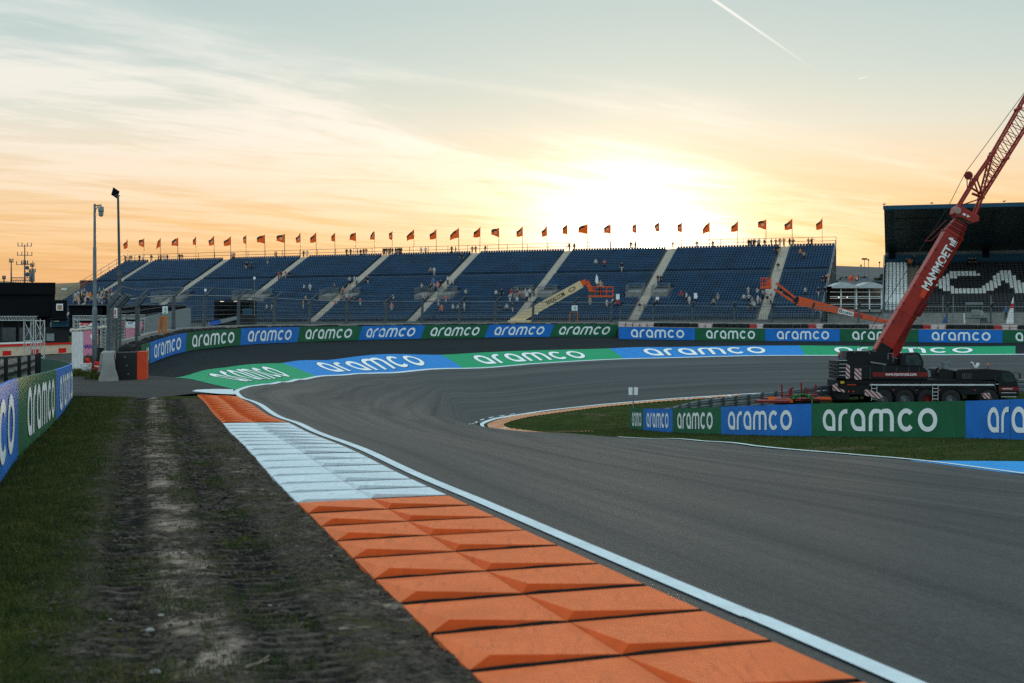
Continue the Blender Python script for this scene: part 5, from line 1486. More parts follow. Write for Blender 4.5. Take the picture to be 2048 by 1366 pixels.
# driver's cab at the front
cab = cprism('cab', [(1912, 762), (1910, 742), (1918, 738.5), (1972, 737), (2018, 741.5), (2027, 746), (2034, 764), (2038, 776), (2038, 792), (1996, 792), (1996, 764), (1960, 762)], M_CBLACK, Y0, Y1, .05)
cprism('side_window', [(2003, 746), (2024, 745.5), (2029, 763.5), (2010, 764.5), (2004, 758)], M_GLASS, Y0 - .012, Y0 + .05, .01, parent=cab)
mb = MB(); mb.add([(cxp(2027.5), Y0 + .15, cz(747)), (cxp(2027.5), Y1 - .15, cz(747)), (cxp(2035.6), Y1 - .15, cz(765)), (cxp(2035.6), Y0 + .15, cz(765))], [(0, 1, 2, 3)]); mb.build('windscreen', M_GLASS, cab)
cprism('name_band', [(1997, 774), (2036.5, 774), (2038, 781), (1999, 781)], M_DRED, Y0 - .012, Y0 + .02, 0, parent=cab)
mb = MB(); put_text(mb, 'MAMMOET', lambda u, v: Vector((cxp(2004) + u * (cxp(2025) - cxp(2004)), Y0 - .02, cz(779) + v * .1)), .015); mb.build('lettering', M_TEXTW, cab, fix=False)
for py in (785.5, 793.5):
    cbox('chrome_strip', 2002, 2032, py - .5, py + .5, M_ALU, Y0 - .02, Y0 + .03, 0, parent=cab)
for yy in (Y0 + .3, Y1 - .3):
    mb = MB(); mb.lathe([(0, .05), (.09, .04), (.11, 0), (.11, -.05), (0, -.05)], 12, (cxp(2038), yy, cz(788)), axis='x'); mb.build('headlight', M_ALU, cab)
mb = MB(); mb.tube((cxp(2026), Y0 - .1, cz(744)), (cxp(2036), Y0 - .3, cz(747)), .02, n=5); mb.box((cxp(2036), Y0 - .3, cz(752)), (.06, .16, .36)); mb.build('mirror', M_BLACK, cab)
cprism('engine_cover', [(1880, 762), (1879, 745), (1882, 738), (1888, 737), (1912, 741), (1912, 762)], M_CBLACK, Y0 + .3, Y1 - .1)
mb = MB(); mb.tube((cxp(1895), Y0 + .55, cz(759)), (cxp(1895), Y0 + .55, cz(727)), .24, n=16); mb.tube((cxp(1895), Y0 + .55, cz(727)), (cxp(1895), Y0 + .55, cz(724.5)), .27, n=16); mb.tube((cxp(1901), Y0 + .5, cz(727)), (cxp(1903), Y0 + .45, cz(726)), .1, n=8); mb.build('silencer', M_STEEL, cr)
cprism('air_intake', [(1878, 750), (1878, 738), (1882, 735), (1886, 735), (1886, 752)], M_CBLACK, Y0 + .8, Y1 - .3)
mb = MB()
for a, b in (((1956, 725), (1961, 735)), ((1961, 735), (1966, 735)), ((1966, 735), (1970, 726.5))): mb.bar((cxp(a[0]), YC, cz(a[1])), (cxp(b[0]), YC, cz(b[1])), .4, .1)
mb.build('boom_rest', M_ALU, cr)
def beacon(px, py, y):
    mb = MB(); mb.lathe([(.07, 0), (.07, .12), (.05, .17), (0, .19)], 10, (cxp(px), y, cz(py))); b_ = mb.build('beacon', M_LORANGE, cr, smooth=True)
    mb = MB(); mb.tube((cxp(px), y, cz(py) - .18), (cxp(px), y, cz(py)), .03, n=6); mb.build('stem', M_BLACK, b_)
beacon(1981, 732, Y0 + .5); beacon(1698, 714, Y0 + .2); beacon(1681.5, 711, Y0 + .6)
# slewing upper works
up_ = cprism('superstructure', [(1688, 759), (1688, 733), (1742, 731), (1842, 731.5), (1850, 739), (1858, 744), (1858, 756), (1850, 759)], M_CBLACK, Y0 - .25, Y0 + 2.6)
cbox('red_band', 1743, 1853, 744.3, 753.2, M_DRED, Y0 - .265, Y0 - .2, 0, parent=up_)
mb = MB(); put_text(mb, 'www.mammoet.com', lambda u, v: Vector((cxp(1768) + u * (cxp(1830) - cxp(1768)), Y0 - .275, cz(751.3) + v * .19)), .01); mb.build('lettering', M_TEXTW, up_, fix=False)
cprism('front_light', [(1852, 742), (1858, 741), (1859, 753), (1854, 755)], M_STEEL, Y0 - .28, Y0 + .1, .02, parent=up_)
for k in range(5):
    mb = MB(); mb.box((cxp(1684), Y0 + 1.2, cz(724 + k * 7.4)), (.62, 2.9, .215)); o = mb.build('counterweight', M_CBLACK, cr, bevel=.03)
    mb = MB(); mb.box((cxp(1684), Y0 - .255, cz(720.6 + k * 7.4)), (.56, .02, .03)); mb.build('edge_line', M_ALU, o)
cbox('warning_panel', 1706.5, 1720.3, 737, 759.3, M_STRIPE, Y0 - .29, Y0 - .26, 0); cbox('warning_panel', 1689.2, 1697.5, 729.5, 757, M_STRIPE, Y0 - .29, Y0 - .26, 0)
cprism('winch_housing', [(1690, 733), (1694, 702), (1736, 703), (1748, 712), (1752, 733)], M_CBLACK, Y0 + .1, Y0 + 2.2)
cprism('boom_bracket', [(1730, 731), (1726, 704), (1742, 700), (1770, 708), (1800, 719), (1802, 731)], M_CBLACK, Y0 + .35, Y0 + 1.9)
mb = MB()
for a, b in (((1680, 702), (1738, 702)), ((1680, 706), (1680, 702)), ((1681, 718), (1681, 702)), ((1738, 708), (1738, 702)), ((1708, 706), (1708, 702)), ((1775, 719), (1775, 707)), ((1785, 724), (1785, 707)), ((1775, 707), (1785, 707))): mb.tube((cxp(a[0]), Y0 - .1, cz(a[1])), (cxp(b[0]), Y0 - .1, cz(b[1])), .025, n=5)
mb.build('handrail', M_STEEL, cr)
mb = MB(); mb.bar((cxp(1739), Y0 - .2, cz(724)), (cxp(1770), Y0 - .22, cz(729)), .07, .1); mb.build('grab_bar', M_STEEL, cr)
oc = cprism('operator_cab', [(1798, 733), (1800, 711), (1806, 706), (1833, 704.5), (1838, 708), (1844, 722), (1845, 732)], M_CBLACK, Y0 - .3, Y0 + .75, .05)
cprism('side_window', [(1808, 729), (1809, 711), (1831, 709), (1839, 722), (1840, 731), (1812, 731)], M_GLASS, Y0 - .315, Y0 - .25, .01, parent=oc)
mb = MB(); mb.add([(cxp(1838.6), Y0 - .2, cz(709)), (cxp(1838.6), Y0 + .65, cz(709)), (cxp(1844.8), Y0 + .65, cz(722)), (cxp(1844.8), Y0 - .2, cz(722))], [(0, 1, 2, 3)]); mb.build('windscreen', M_GLASS, oc)
# outriggers, ladders
cbox('outrigger_box', 1672, 1700, 759, 800, M_CBLACK, Y0 + .1, Y1 - .1); cbox('tail_light', 1694, 1712, 768.5, 770.5, M_REDB, Y0 + .05, Y0 + .12, 0); cbox('number_plate', 1681, 1688, 762, 767, M_YEL, Y0 - .0, Y0 + .1, 0)
cprism('outrigger_beam', [(1728, 780), (1732, 778.5), (1758, 786), (1763, 793), (1760, 798), (1750, 796), (1728, 791)], M_STRIPE, Y0 - .2, Y0 + .1, .02)
cprism('outrigger_beam', [(1961, 787), (1976, 785.5), (1982, 797), (1966, 797)], M_STRIPE, Y0 - .2, Y0 + .1, .02)
cprism('outrigger_beam', [(1664, 771), (1671, 766), (1674, 776), (1686, 780), (1686, 785), (1665, 781)], M_STRIPE, Y0 - .35, Y0 + .0, .02)
cprism('rear_lamp_post', [(1665.5, 768), (1665.5, 761), (1670.5, 761), (1670.5, 768)], M_BLACK, Y0 - .3, Y0 - .1, .01)
for px in (1747, 1869):
    mb = MB(); w_ = 5.4
    for s_ in (-w_, w_): mb.tube((cxp(px + s_), Y0 - .12, cz(801)), (cxp(px + s_), Y0 - .12, cz(769)), .024, n=6)
    for k in range(5): mb.tube((cxp(px - w_), Y0 - .12, cz(798 - k * 7)), (cxp(px + w_), Y0 - .12, cz(798 - k * 7)), .02, n=6)
    mb.build('ladder', M_ALU, cr)
for px in (1787, 1834, 1880, 1950): cbox('side_lamp', px - 1.2, px + 1.2, 779.5, 781, M_LORANGE, Y0 + .08, Y0 + .14, 0)
for px in (1760, 1843, 1925): cbox('locker', px - 10, px + 10, 772.5, 777, M_CBLACK, Y0 + .02, Y0 + .3, .02)
# boom in a vertical plane parallel to the lorry
YB = Y0 + 1.1
def bp3(px, py, y=YB): 
    s_ = y / CD; return Vector(((px - 1024) / F * y, y, EYE - (py - 683) / F * y))
b0, b1 = bp3(1764, 709), bp3(1921, 444)
ax = (b1 - b0).normalized(); yv = Vector((0, 1, 0)); nv_ = yv.cross(ax).normalized()    # points up-left
if nv_.x > 0: nv_ = -nv_
def boomsec(name, f0, f1, w, h, m, parent=None, chamf=.35, shift=0):
    """rounded box section along the boom; w = across (y), h = deep in the lifting plane"""
    a = b0.lerp(b1, f0) + nv_ * shift; b = b0.lerp(b1, f1) + nv_ * shift; mb = MB(); prof = [(-w / 2, h / 2 - .04), (-w / 2 + .04, h / 2), (w / 2 - .04, h / 2), (w / 2, h / 2 - .04), (w / 2, -h / 2 + h * .3), (w * .28, -h / 2), (-w * .28, -h / 2), (-w / 2, -h / 2 + h * .3)]
    V = [q + yv * u + nv_ * v for q in (a, b) for u, v in prof]; n = len(prof)
    mb.add(V, [tuple(range(n)), tuple(range(2 * n - 1, n - 1, -1))] + [(k, (k + 1) % n, n + (k + 1) % n, n + k) for k in range(n)]); return mb.build(name, m, parent or cr)
bm = boomsec('boom', 0, .905, 1.02, 1.36, M_RED)
boomsec('boom_foot', -.03, .06, 1.1, 1.2, M_CBLACK)
for k, (f, w, h, m) in enumerate(((.30, 1.07, 1.42, M_RED), (.57, 1.07, 1.42, M_RED), (.895, 1.10, 1.46, M_RED))): boomsec('boom_collar', f, f + .014, w, h, m)
boomsec('boom_plate', .44, .53, 1.05, .5, M_REDB, shift=-.25); boomsec('cylinder_lug', .335, .43, .9, .9, M_DRED, shift=-.42)
for k in range(6):
    f = .905 + k * .0165; boomsec('boom_stage', f, f + .011, .96 - .05 * k, 1.30 - .065 * k, M_DRED if k % 2 else M_RED); boomsec('boom_gap', f + .011, f + .0165, .8 - .05 * k, 1.0 - .06 * k, M_CBLACK)
mb = MB(); 
def boomtxt(u, v):
    f = .50 + .36 * u; p = b0.lerp(b1, f); return p - yv * .54 + nv_ * (-.1 + (v - .5) * .60 - .0)
put_text(mb, 'MAMMOET', lambda u, v: boomtxt(u * .88, v), .03); 
def em(u, v): return boomtxt(.91 + u * .13, v)
mb.add([em(*q) for q in ((0, 0), (.25, 0), (.25, .62), (0, .7))], [(0, 1, 2, 3)]); mb.add([em(*q) for q in ((.33, 0), (.5, 0), (.5, .75), (.33, .6))], [(0, 1, 2, 3)]); mb.add([em(*q) for q in ((.58, 0), (.85, 0), (.8, .55), (.98, .6), (.95, .8), (.7, 1.15), (.55, 1.0))], [tuple(range(7))])
mb.build('lettering', M_TEXTW, bm, fix=False)
# lifting cylinder
c0, c1, c2 = bp3(1789, 714), bp3(1815, 655), bp3(1841, 598)
mb = MB(); mb.tube(c0, c1, .24, n=14); mb.tube(c1, c1.lerp(c2, .03), .29, n=14); o = mb.build('lift_cylinder', M_RED, cr, smooth=False)
mb = MB(); mb.tube(c1, c2, .165, n=14); mb.build('piston_rod', M_CHROME, o)
# boom head and fly jib
hd = bp3(1924, 436)
mb = MB(); pr = [(1903, 428), (1906, 416), (1914, 411), (1921, 415), (1954, 433), (1953, 444), (1941, 447), (1918, 436), (1909, 436)]
mb.prism([(bp3(a, b).x, bp3(a, b).z) for a, b in pr], YB - .5, YB + .5); head = mb.build('boom_head', M_RED, cr, bevel=.03)
mb = MB(); mb.lathe([(0, -.06), (.20, -.06), (.24, -.03), (.24, .03), (.20, .06), (0, .06)], 18, bp3(1910, 423) - yv * .56, axis='y'); mb.build('head_sheave', mat('sheave_pale', (.3, .2, .17), .5), head)
mb = MB(); q = [bp3(a, b) - yv * .506 for a, b in ((1922, 427), (1928, 430), (1925, 433), (1920, 430.5))]; q = [Vector((v.x, YB - .506, v.z)) for v in q]; mb.add(q, [(0, 1, 2, 3)]); q = [Vector((bp3(a, b).x, YB - .506, bp3(a, b).z)) for a, b in ((1930, 431), (1936, 434), (1931, 436), (1928, 434))]; mb.add(q, [(0, 1, 2, 3)]); mb.build('head_mark', M_TEXTW, head)
jib = None
mb = MB(); hy = .34
def jt(mb, a, b, r, dy=(-1, 1), n=6):
    for s_ in dy: mb.tube(bp3(*a) + yv * (hy * s_), bp3(*b) + yv * (hy * s_), r, n=n)
jt(mb, (1917, 412), (1950, 358), .085); jt(mb, (1950, 358), (1982, 312), .085); jt(mb, (1947, 432), (1962, 396), .085)
jt(mb, (1950, 358), (1963, 395), .06); jt(mb, (1924, 410), (1962, 397), .045); jt(mb, (1938, 378), (1937, 356), .035); jt(mb, (1938, 378), (1946, 352), .035)
jt(mb, (1943, 376), (1962, 388), .07, (0,)); jt(mb, (1944, 387), (1960, 393), .09, (0,))
for p_ in ((1950, 358), (1962, 396), (1982, 312)): mb.tube(bp3(*p_) - yv * (hy + .1), bp3(*p_) + yv * (hy + .1), .13, n=8)
jf = mb.build('jib_frame', M_RED, cr, fix=False)
mb = MB(); mb.lathe([(0, -.1), (.24, -.1), (.28, -.06), (.28, .06), (.24, .1), (0, .1)], 20, bp3(1937, 351), axis='y'); mb.build('rope_sheave', M_DRED, jf, smooth=False)
# lattice: two upper and two lower chords with bracing, running out of the picture
mb = MB(); A0, A1 = (1982, 312), (2150, 20); B0, B1 = (1965, 392), (2172, 62); A00 = (1963, 385)
def lerp2(a, b, f): return (a[0] + (b[0] - a[0]) * f, a[1] + (b[1] - a[1]) * f)
jt(mb, A0, A1, .075); jt(mb, B0, B1, .075); jt(mb, A00, A0, .065)
N = 22; up_pts = [lerp2(A00, A0, k / 6) for k in range(6)] + [lerp2(A0, A1, k / 18) for k in range(19)]
LB = math.hypot(B1[0] - B0[0], B1[1] - B0[1])
def on_b(p):
    f = ((p[0] - B0[0]) * (B1[0] - B0[0]) + (p[1] - B0[1]) * (B1[1] - B0[1])) / LB ** 2; return lerp2(B0, B1, min(1, max(0, f + .01)))
for k in range(len(up_pts) - 1):
    a, b = up_pts[k], up_pts[k + 1]; jt(mb, a, on_b(a), .024, n=4); jt(mb, on_b(a), b, .028, n=4)
    for q in (a, on_b(b)): mb.tube(bp3(*q) - yv * hy, bp3(*q) + yv * hy, .022, n=4)
    mb.tube(bp3(*a) - yv * hy, bp3(*b) + yv * hy, .02, n=4)
for f in (.02, .32, .64): 
    q = lerp2(A0, A1, f); mb.tube(bp3(*q) - yv * .45, bp3(*q) + yv * .45, .14, n=8); q = on_b(q); mb.tube(bp3(*q) - yv * .45, bp3(*q) + yv * .45, .12, n=8)
mb.build('lattice_jib', M_RED, cr, fix=False)
mb = MB(); pts = [bp3(2150, 48), bp3(1931, 345), bp3(1893, 420), bp3(1842, 497), bp3(1770, 610), bp3(1718, 700)]
for a, b in zip(pts[:-1], pts[1:]): mb.tube(a, b, .022, n=5)
mb.build('hoist_rope', M_BLACK, cr, fix=False)
mb = MB(); mb.tube(bp3(1893, 440), bp3(1850, 482), .03, n=5); mb.tube(bp3(1897, 448), bp3(1862, 482), .03, n=5); mb.tube(bp3(1850, 482), bp3(1862, 482), .03, n=5); mb.build('guide_arm', M_DRED, cr)

# hoses, seams and small fittings
def hose(pts, r, parent, m=M_BLACK):
    P = catmull([tuple(p) for p in pts], 6); mb = MB(); mb.path([Vector(p) for p in P], r, 6); return mb.build('hose', m, parent, fix=False)
off_ = -yv * .56
hose([b0.lerp(b1, f) + off_ - nv_ * (.45 + .05 * math.sin(f * 30)) for f in np.linspace(.12, .56, 12)], .03, cr); hose([b0.lerp(b1, f) + off_ - nv_ * (.30 + .03 * math.sin(f * 23)) for f in np.linspace(.6, .9, 9)], .022, cr)
hose([bp3(1790, 706) - yv * .5, bp3(1797, 690) - yv * .6, bp3(1806, 676) - yv * .45, bp3(1817, 652) - yv * .35], .03, cr)
for k in range(6):
    f = .08 + k * .135; a = b0.lerp(b1, f) - yv * .53 + nv_ * .62; mb = MB(); mb.box(a, (.16, .05, .12)); mb.build('boom_lug', M_DRED, cr)
for px, py0, py1 in ((1765, 733, 743), (1790, 733, 743), (1815, 733, 743), (1738, 734, 758), (1836, 733, 743)):
    mb = MB(); mb.box((cxp(px), Y0 - .252, (cz(py0) + cz(py1)) / 2), (.03, .012, cz(py0) - cz(py1))); mb.build('panel_seam', M_STEELD, up_)
for k in range(5):
    mb = MB(); mb.box((cxp(1925 + k * 4), Y0 - .006, cz(752)), (.05, .02, .36)); mb.build('grille_slat', M_STEELD, cab)
mb = MB(); mb.tube((cxp(1990), Y0 - .02, cz(748)), (cxp(1990), Y0 - .02, cz(785)), .012, n=5); mb.build('door_seam', M_STEELD, cab)
mb = MB(); mb.box((cxp(1994), Y0 - .02, cz(768)), (.14, .03, .04)); mb.build('door_handle', M_ALU, cab)
mb = MB(); mb.tube((cxp(1830), Y0 - .1, cz(705)), (cxp(1834), Y0 - .1, cz(690)), .012, n=4); mb.build('antenna', M_BLACK, oc)
for k in range(3):
    mb = MB(); p_ = (cxp(1688 + k * 9), Y0 - .03, cz(783)); mb.lathe([(0, .02), (.05, .02), (.06, 0), (0, 0)], 8, p_, axis='y'); mb.build('rear_lamp', M_REDB, cr)
# ------------------------------------------------------------------ low trailer, sign on the infield
tz = h1(14, 84)
tr = empty('low_trailer', W(1590, 815, 86), 'low dark red trailer with stub posts and green rope on its bed', 'trailer')
def tb_(px, py, d): return W(px, py, d)
def tbox(name, px0, px1, py0, py1, d0, d1, m, bevel=.02):
    a, b = W(px0, py0, d0), W(px1, py1, d0); mb = MB(); mb.box(((a.x + b.x) / 2, (d0 + d1) / 2, (a.z + b.z) / 2), (b.x - a.x, d1 - d0, a.z - b.z)); return mb.build(name, m, tr, bevel=bevel)
tbox('bed', 1540, 1664, 797, 802, 85, 87.6, M_DRED); tbox('gooseneck', 1517, 1580, 801, 806, 83.6, 85, M_DRED); tbox('frame', 1560, 1640, 802, 812, 85.3, 87, M_CBLACK)
tbox('marker_panel', 1538, 1550, 793.5, 799.5, 84.9, 85.0, mat('reflector', (.75, .13, .01), .35), 0); tbox('marker_panel', 1574, 1586, 798, 805, 84.8, 84.9, mat('reflector', (.75, .13, .01), .35), 0)
tbox('reflector_strip', 1590, 1602, 799.5, 801, 84.85, 84.98, M_LORANGE, 0); tbox('reflector_strip', 1638, 1662, 794, 799, 84.85, 84.98, M_LORANGE, 0)
for px, p0, p1, d in ((1564, 769, 792, 87), (1603, 765, 790, 88), (1632, 769, 790, 87.5)):
    mb = MB(); a = W(px, p1 + 5, d); b = W(px - .6, p0, d); mb.bar(a, b, .09, .09); mb.build('stake', M_DRED, tr)
for px, p0, p1, d in ((1581, 777, 793, 86), (1613, 780, 792, 87)):
    mb = MB(); a = W(px, p1, d); b = W(px + .8, p0, d); mb.bar(a, b, .16, .12); mb.bar(b, b + Vector((.15, 0, .06)), .14, .1); mb.build('bollard', M_DRED, tr)
tbox('cross_beam', 1566, 1636, 789, 792, 86.6, 87.4, M_DRED)
for px in (1570, 1590, 1620, 1640):
    mb = MB(); p = W(px, 813, 85.2); mb.lathe([(.15, -.12), (.36, -.12), (.38, 0), (.36, .12), (.15, .12)], 16, (p.x, 85.4, h1(p.x, 85.4) + .37), axis='y'); mb.build('wheel', M_TYRE, tr)
    mb = MB(); mb.bar((p.x, 85.5, h1(p.x, 85.4) + .37), (p.x, 85.9, -2.2), .12, .12); mb.build('axle_arm', M_CBLACK, tr)
# the tangle of green rope
rp2 = random.Random(5); mb = MB(); p = W(1582, 797, 84.9); pts = [p]
for k in range(70):
    f = k / 69; q = W(1582 + 44 * f, 796 - 5 * math.sin(f * PI) + rp2.uniform(-3.4, 3.4), 84.7 + rp2.uniform(-.25, .3)); pts.append(q)
for k in range(5): pts.append(W(1623 + k * .3, 796 + 3 * k, 84.6))
P_ = catmull([tuple(q) for q in pts], 3); mb.path([Vector(q) for q in P_], .042, 5)
tag(mb.build('rope', mat('rope_green', (.03, .17, .06), .8, var=.3)), 'heap of green rope tossed on the low red trailer', 'rope')

def sign_post(loc, hgt, label, pw, ph, face_back=True, cat='sign', m=M_WHITE, r=.03):
    rt = empty('sign', loc, label, cat); mb = MB(); mb.tube((0, 0, -.1), (0, 0, hgt), r, n=8); mb.build('post', M_STEEL, rt, local=True)
    mb = MB(); mb.box((0, -.05, hgt - ph / 2), (pw, .02, ph)); mb.build('plate', m, rt, local=True, bevel=.01)
    return rt
p = W(1266.5, 822, 77); p.z = h1(p.x, p.y); hs = EYE - (774.5 - 683) / F * 77 - p.z
rt = empty('sign', p, 'white two-part plate on a thin post at the tip of the infield', 'sign')
mb = MB(); mb.tube((0, 0, -.1), (0, 0, hs), .03, n=8); mb.build('post', M_STEEL, rt, local=True)
for s_ in (-1, 1): mb = MB(); mb.box((s_ * .125, .05, hs - .21), (.246, .02, .41)); mb.build('plate', M_WHITE, rt, local=True)

# ------------------------------------------------------------------ boom lifts behind the far barrier
LD = 152.0; LS = F / LD
def lp(px, py, d=LD): return W(px, py, d)
gl0 = h1(lp(1100, 640).x, LD)
bl = empty('boom_lift', (lp(1045, 640).x, LD, gl0), 'cream boom lift with orange basket raised before the blue stand', 'boom lift')
def beam(name, a, b, w0, w1, dy, m, parent, cham=0):
    a, b = Vector(a), Vector(b); ax = (b - a).normalized(); n = Vector((0, 1, 0)).cross(ax).normalized(); mb = MB(); V = []
    for q, w in ((a, w0), (b, w1)):
        for u, v in ((-1, -1), (1, -1), (1, 1), (-1, 1)): V.append(q + Vector((0, 1, 0)) * (u * dy / 2) + n * (v * w / 2))
    mb.add(V, [(3, 2, 1, 0), (4, 5, 6, 7), (0, 1, 5, 4), (1, 2, 6, 5), (2, 3, 7, 6), (3, 0, 4, 7)]); return mb.build(name, m, parent)
A, B = lp(1024, 645), lp(1163, 568)
bo = beam('boom', A, B, .92, .80, .7, M_CREAM, bl)
beam('boom_tip', lp(1161, 569), lp(1172, 562), .62, .5, .5, M_LORANGE, bl); beam('boom_lug', lp(1140, 588), lp(1158, 577), .3, .3, .4, M_CREAM, bl)
ax_ = (B - A).normalized(); nn_ = Vector((0, 1, 0)).cross(ax_).normalized(); nn_ = nn_ if nn_.z > 0 else -nn_
mb = MB(); put_text(mb, 'RIWAL.COM', lambda u, v: A.lerp(B, .50 + .25 * u) + nn_ * (-.23 + .46 * v) + Vector((0, -.36, 0)), .02); mb.build('lettering', M_BLACK, bo, fix=False)
mb = MB(); cc = A.lerp(B, .86) + Vector((0, -.36, 0)); V = []
for rr in (1.0, .78):
    for k in range(24): a = 2 * PI * k / 24; V.append(cc + ax_ * (.36 * rr * math.cos(a) * 1.15) + nn_ * (.2 * (rr if rr == 1 else .66) * math.sin(a)))
mb.add(V, [(k, (k + 1) % 24, 24 + (k + 1) % 24, 24 + k) for k in range(24)]); mb.build('oval_badge', M_BLACK, bo, fix=False)
beam('jib', lp(1173, 563), lp(1187, 590), .5, .42, .4, M_LORANGE, bl)
bk = MB()
x0, x1 = 1177, 1226
for z in (592, 583, 574):
    for y in (LD - .7, LD + .7): bk.tube(lp(x0, z, LD) + Vector((0, y - LD, 0)), lp(x1, z, LD) + Vector((0, y - LD, 0)), .035, n=5)
    for x in (x0 + 12, x1): bk.tube(lp(x, z) + Vector((0, -.7, 0)), lp(x, z) + Vector((0, .7, 0)), .035, n=5)
for x in (x0 + 12, x0 + 24, x0 + 36, x1):
    for y in (-.7, .7): bk.tube(lp(x, 592) + Vector((0, y, 0)), lp(x, 574) + Vector((0, y, 0)), .03, n=5)
bsk = bk.build('basket', M_LORANGE, bl, fix=False)
mb = MB(); c = (lp(x0, 593) + lp(x1, 593)) / 2; mb.box(c, (lp(x1, 0).x - lp(x0, 0).x, 1.5, .16)); mb.build('basket_floor', M_LORANGE, bl)
mb = MB(); mb.box(lp(1184, 588), (.7, .5, .6)); mb.build('control_box', M_STEELD, bl)
beam('lift_cylinder', lp(1054, 641), lp(1072, 628), .2, .2, .2, M_BLACK, bl); beam('piston_rod', lp(1066, 633), lp(1076, 626), .1, .1, .1, M_CHROME, bl)
mb = MB(); c = lp(1040, 660); mb.box((c.x, LD + .4, gl0 + 1.15), (2.6, 2.2, 1.0)); mb.build('turret', M_CREAM, bl, bevel=.08)
mb = MB(); mb.box((c.x, LD + .4, gl0 + .55), (3.4, 2.2, .35)); mb.build('chassis', M_BLACK, bl, bevel=.05)
for sx in (-1.3, 1.3):
    for sy in (-.7, 1.5):
        mb = MB(); mb.lathe([(.2, -.17), (.42, -.17), (.48, -.1), (.48, .1), (.42, .17), (.2, .17)], 16, (c.x + sx, LD + sy, gl0 + .48), axis='y'); mb.build('wheel', M_TYRE, bl)
mb = MB(); mb.bar(lp(1040, 652) + Vector((0, .4, -.6)), A + Vector((.6, .1, -.2)), .5, .5); mb.build('boom_mount', M_CREAM, bl)
# worker, flag and tools in the basket
o = bpy.data.objects.new('person', person_mesh('stand', 'tan', 1)); COL.objects.link(o); o.location = lp(1201, 592.2) ; tag(o, 'worker in tan top standing in the orange basket of the cream lift', 'person')
q = lp(1193, 576); rt = empty('flag', q, 'furled white flag on a short stick in the orange lift basket', 'flag'); mb = MB(); mb.tube(q, q + Vector((.02, 0, 1.5)), .025, n=5); mb.build('pole', M_STEEL, rt)
mb = MB(); mb.add([q + Vector(v) for v in ((0, -.04, 1.5), (.16, -.06, 1.1), (.2, -.02, .55), (.02, -.05, .45), (-.14, -.03, .6), (-.1, -.08, 1.05))], [(0, 1, 2, 3, 4, 5)]); mb.build('cloth', M_WHITE, rt)
# orange lift
b2 = empty('boom_lift', (lp(1760, 650).x, LD - 6, gl0), 'orange boom lift with long sloping arm beyond the right-hand barrier'.replace('right-hand', 'red and white'), 'boom lift')
A, B = lp(1790, 648, LD - 6), lp(1596, 602, LD - 6)
bo = beam('boom', A, B, .30, .95, .6, M_LORANGE, b2); 
A2, B2 = lp(1712, 631, LD - 6), lp(1677, 625.5, LD - 6)
mb = MB(); ax_ = (A - B).normalized(); nn_ = Vector((0, 1, 0)).cross(ax_).normalized(); nn_ = nn_ if nn_.z > 0 else -nn_
def bb(u, v, o=0): 
    f = .41 + .155 * u; return B.lerp(A, f) + nn_ * (-.30 + .55 * v) + Vector((0, -.31 - o, 0))
mb.add([bb(0, 0), bb(1, .06), bb(1, .88), bb(0, 1)], [(0, 1, 2, 3)]); pl = mb.build('name_plate', M_WHITE, bo, fix=False)
mb = MB(); put_text(mb, 'Boels', lambda u, v: bb(.06 + .88 * u, .2 + .62 * v, .01), .015); mb.build('lettering', mat('plate_green', (.01, .07, .05), .5), bo, fix=False)
mb = MB(); mb.add([bb(1.08, .1), bb(1.6, .15), bb(1.6, .75), bb(1.08, .82)], [(0, 1, 2, 3)]); mb.build('red_plate', mat('plate_red', (.38, .02, .02), .5), bo, fix=False)
mb = MB(); put_text(mb, 'RENTAL', lambda u, v: bb(1.15 + .38 * u, .36 + .25 * v, .01)); 
for a, b in (((1597, 601), (1552, 566)), ((1590, 606), (1548, 578))):
    beam('arm', lp(*a, LD - 6), lp(*b, LD - 6), .22, .2, .22, M_LORANGE, b2)
beam('arm_cylinder', lp(1594, 600, LD - 6), lp(1566, 583, LD - 6), .2, .12, .2, M_BLACK, b2); beam('knuckle', lp(1588, 604, LD - 6), lp(1598, 598, LD - 6), .5, .6, .5, M_BLACK, b2)
bk = MB(); x0, x1 = 1523, 1541; DD = LD - 6
for z in (577, 567, 557):
    for y in (-.5, .5): bk.tube(lp(x0, z, DD) + Vector((0, y, 0)), lp(x1, z, DD) + Vector((0, y, 0)), .035, n=5)
    for x in (x0, x1): bk.tube(lp(x, z, DD) + Vector((0, -.5, 0)), lp(x, z, DD) + Vector((0, .5, 0)), .035, n=5)
for x in (x0, (x0 + x1) / 2, x1):
    for y in (-.5, .5): bk.tube(lp(x, 577, DD) + Vector((0, y, 0)), lp(x, 555, DD) + Vector((0, y, 0)), .035, n=5)
bk.build('basket', M_LORANGE, b2, fix=False)
mb = MB(); mb.box(lp(1532, 575, DD), (.95, 1.1, .25)); mb.box(lp(1538, 568, DD), (.2, .8, .8)); mb.build('basket_floor', M_LORANGE, b2)
c = lp(1795, 660, DD); mb = MB(); mb.box((c.x, DD, gl0 + 1.1), (2.8, 2.2, 1.0)); mb.build('turret', M_LORANGE, b2, bevel=.08); mb = MB(); mb.box((c.x, DD, gl0 + .5), (3.4, 2.2, .3)); mb.build('chassis', M_BLACK, b2)
for sx in (-1.3, 1.3):
    for sy in (-1.1, 1.1):
        mb = MB(); mb.lathe([(.2, -.17), (.42, -.17), (.48, -.1), (.48, .1), (.42, .17), (.2, .17)], 16, (c.x + sx, DD + sy, gl0 + .48), axis='y'); mb.build('wheel', M_TYRE, b2)
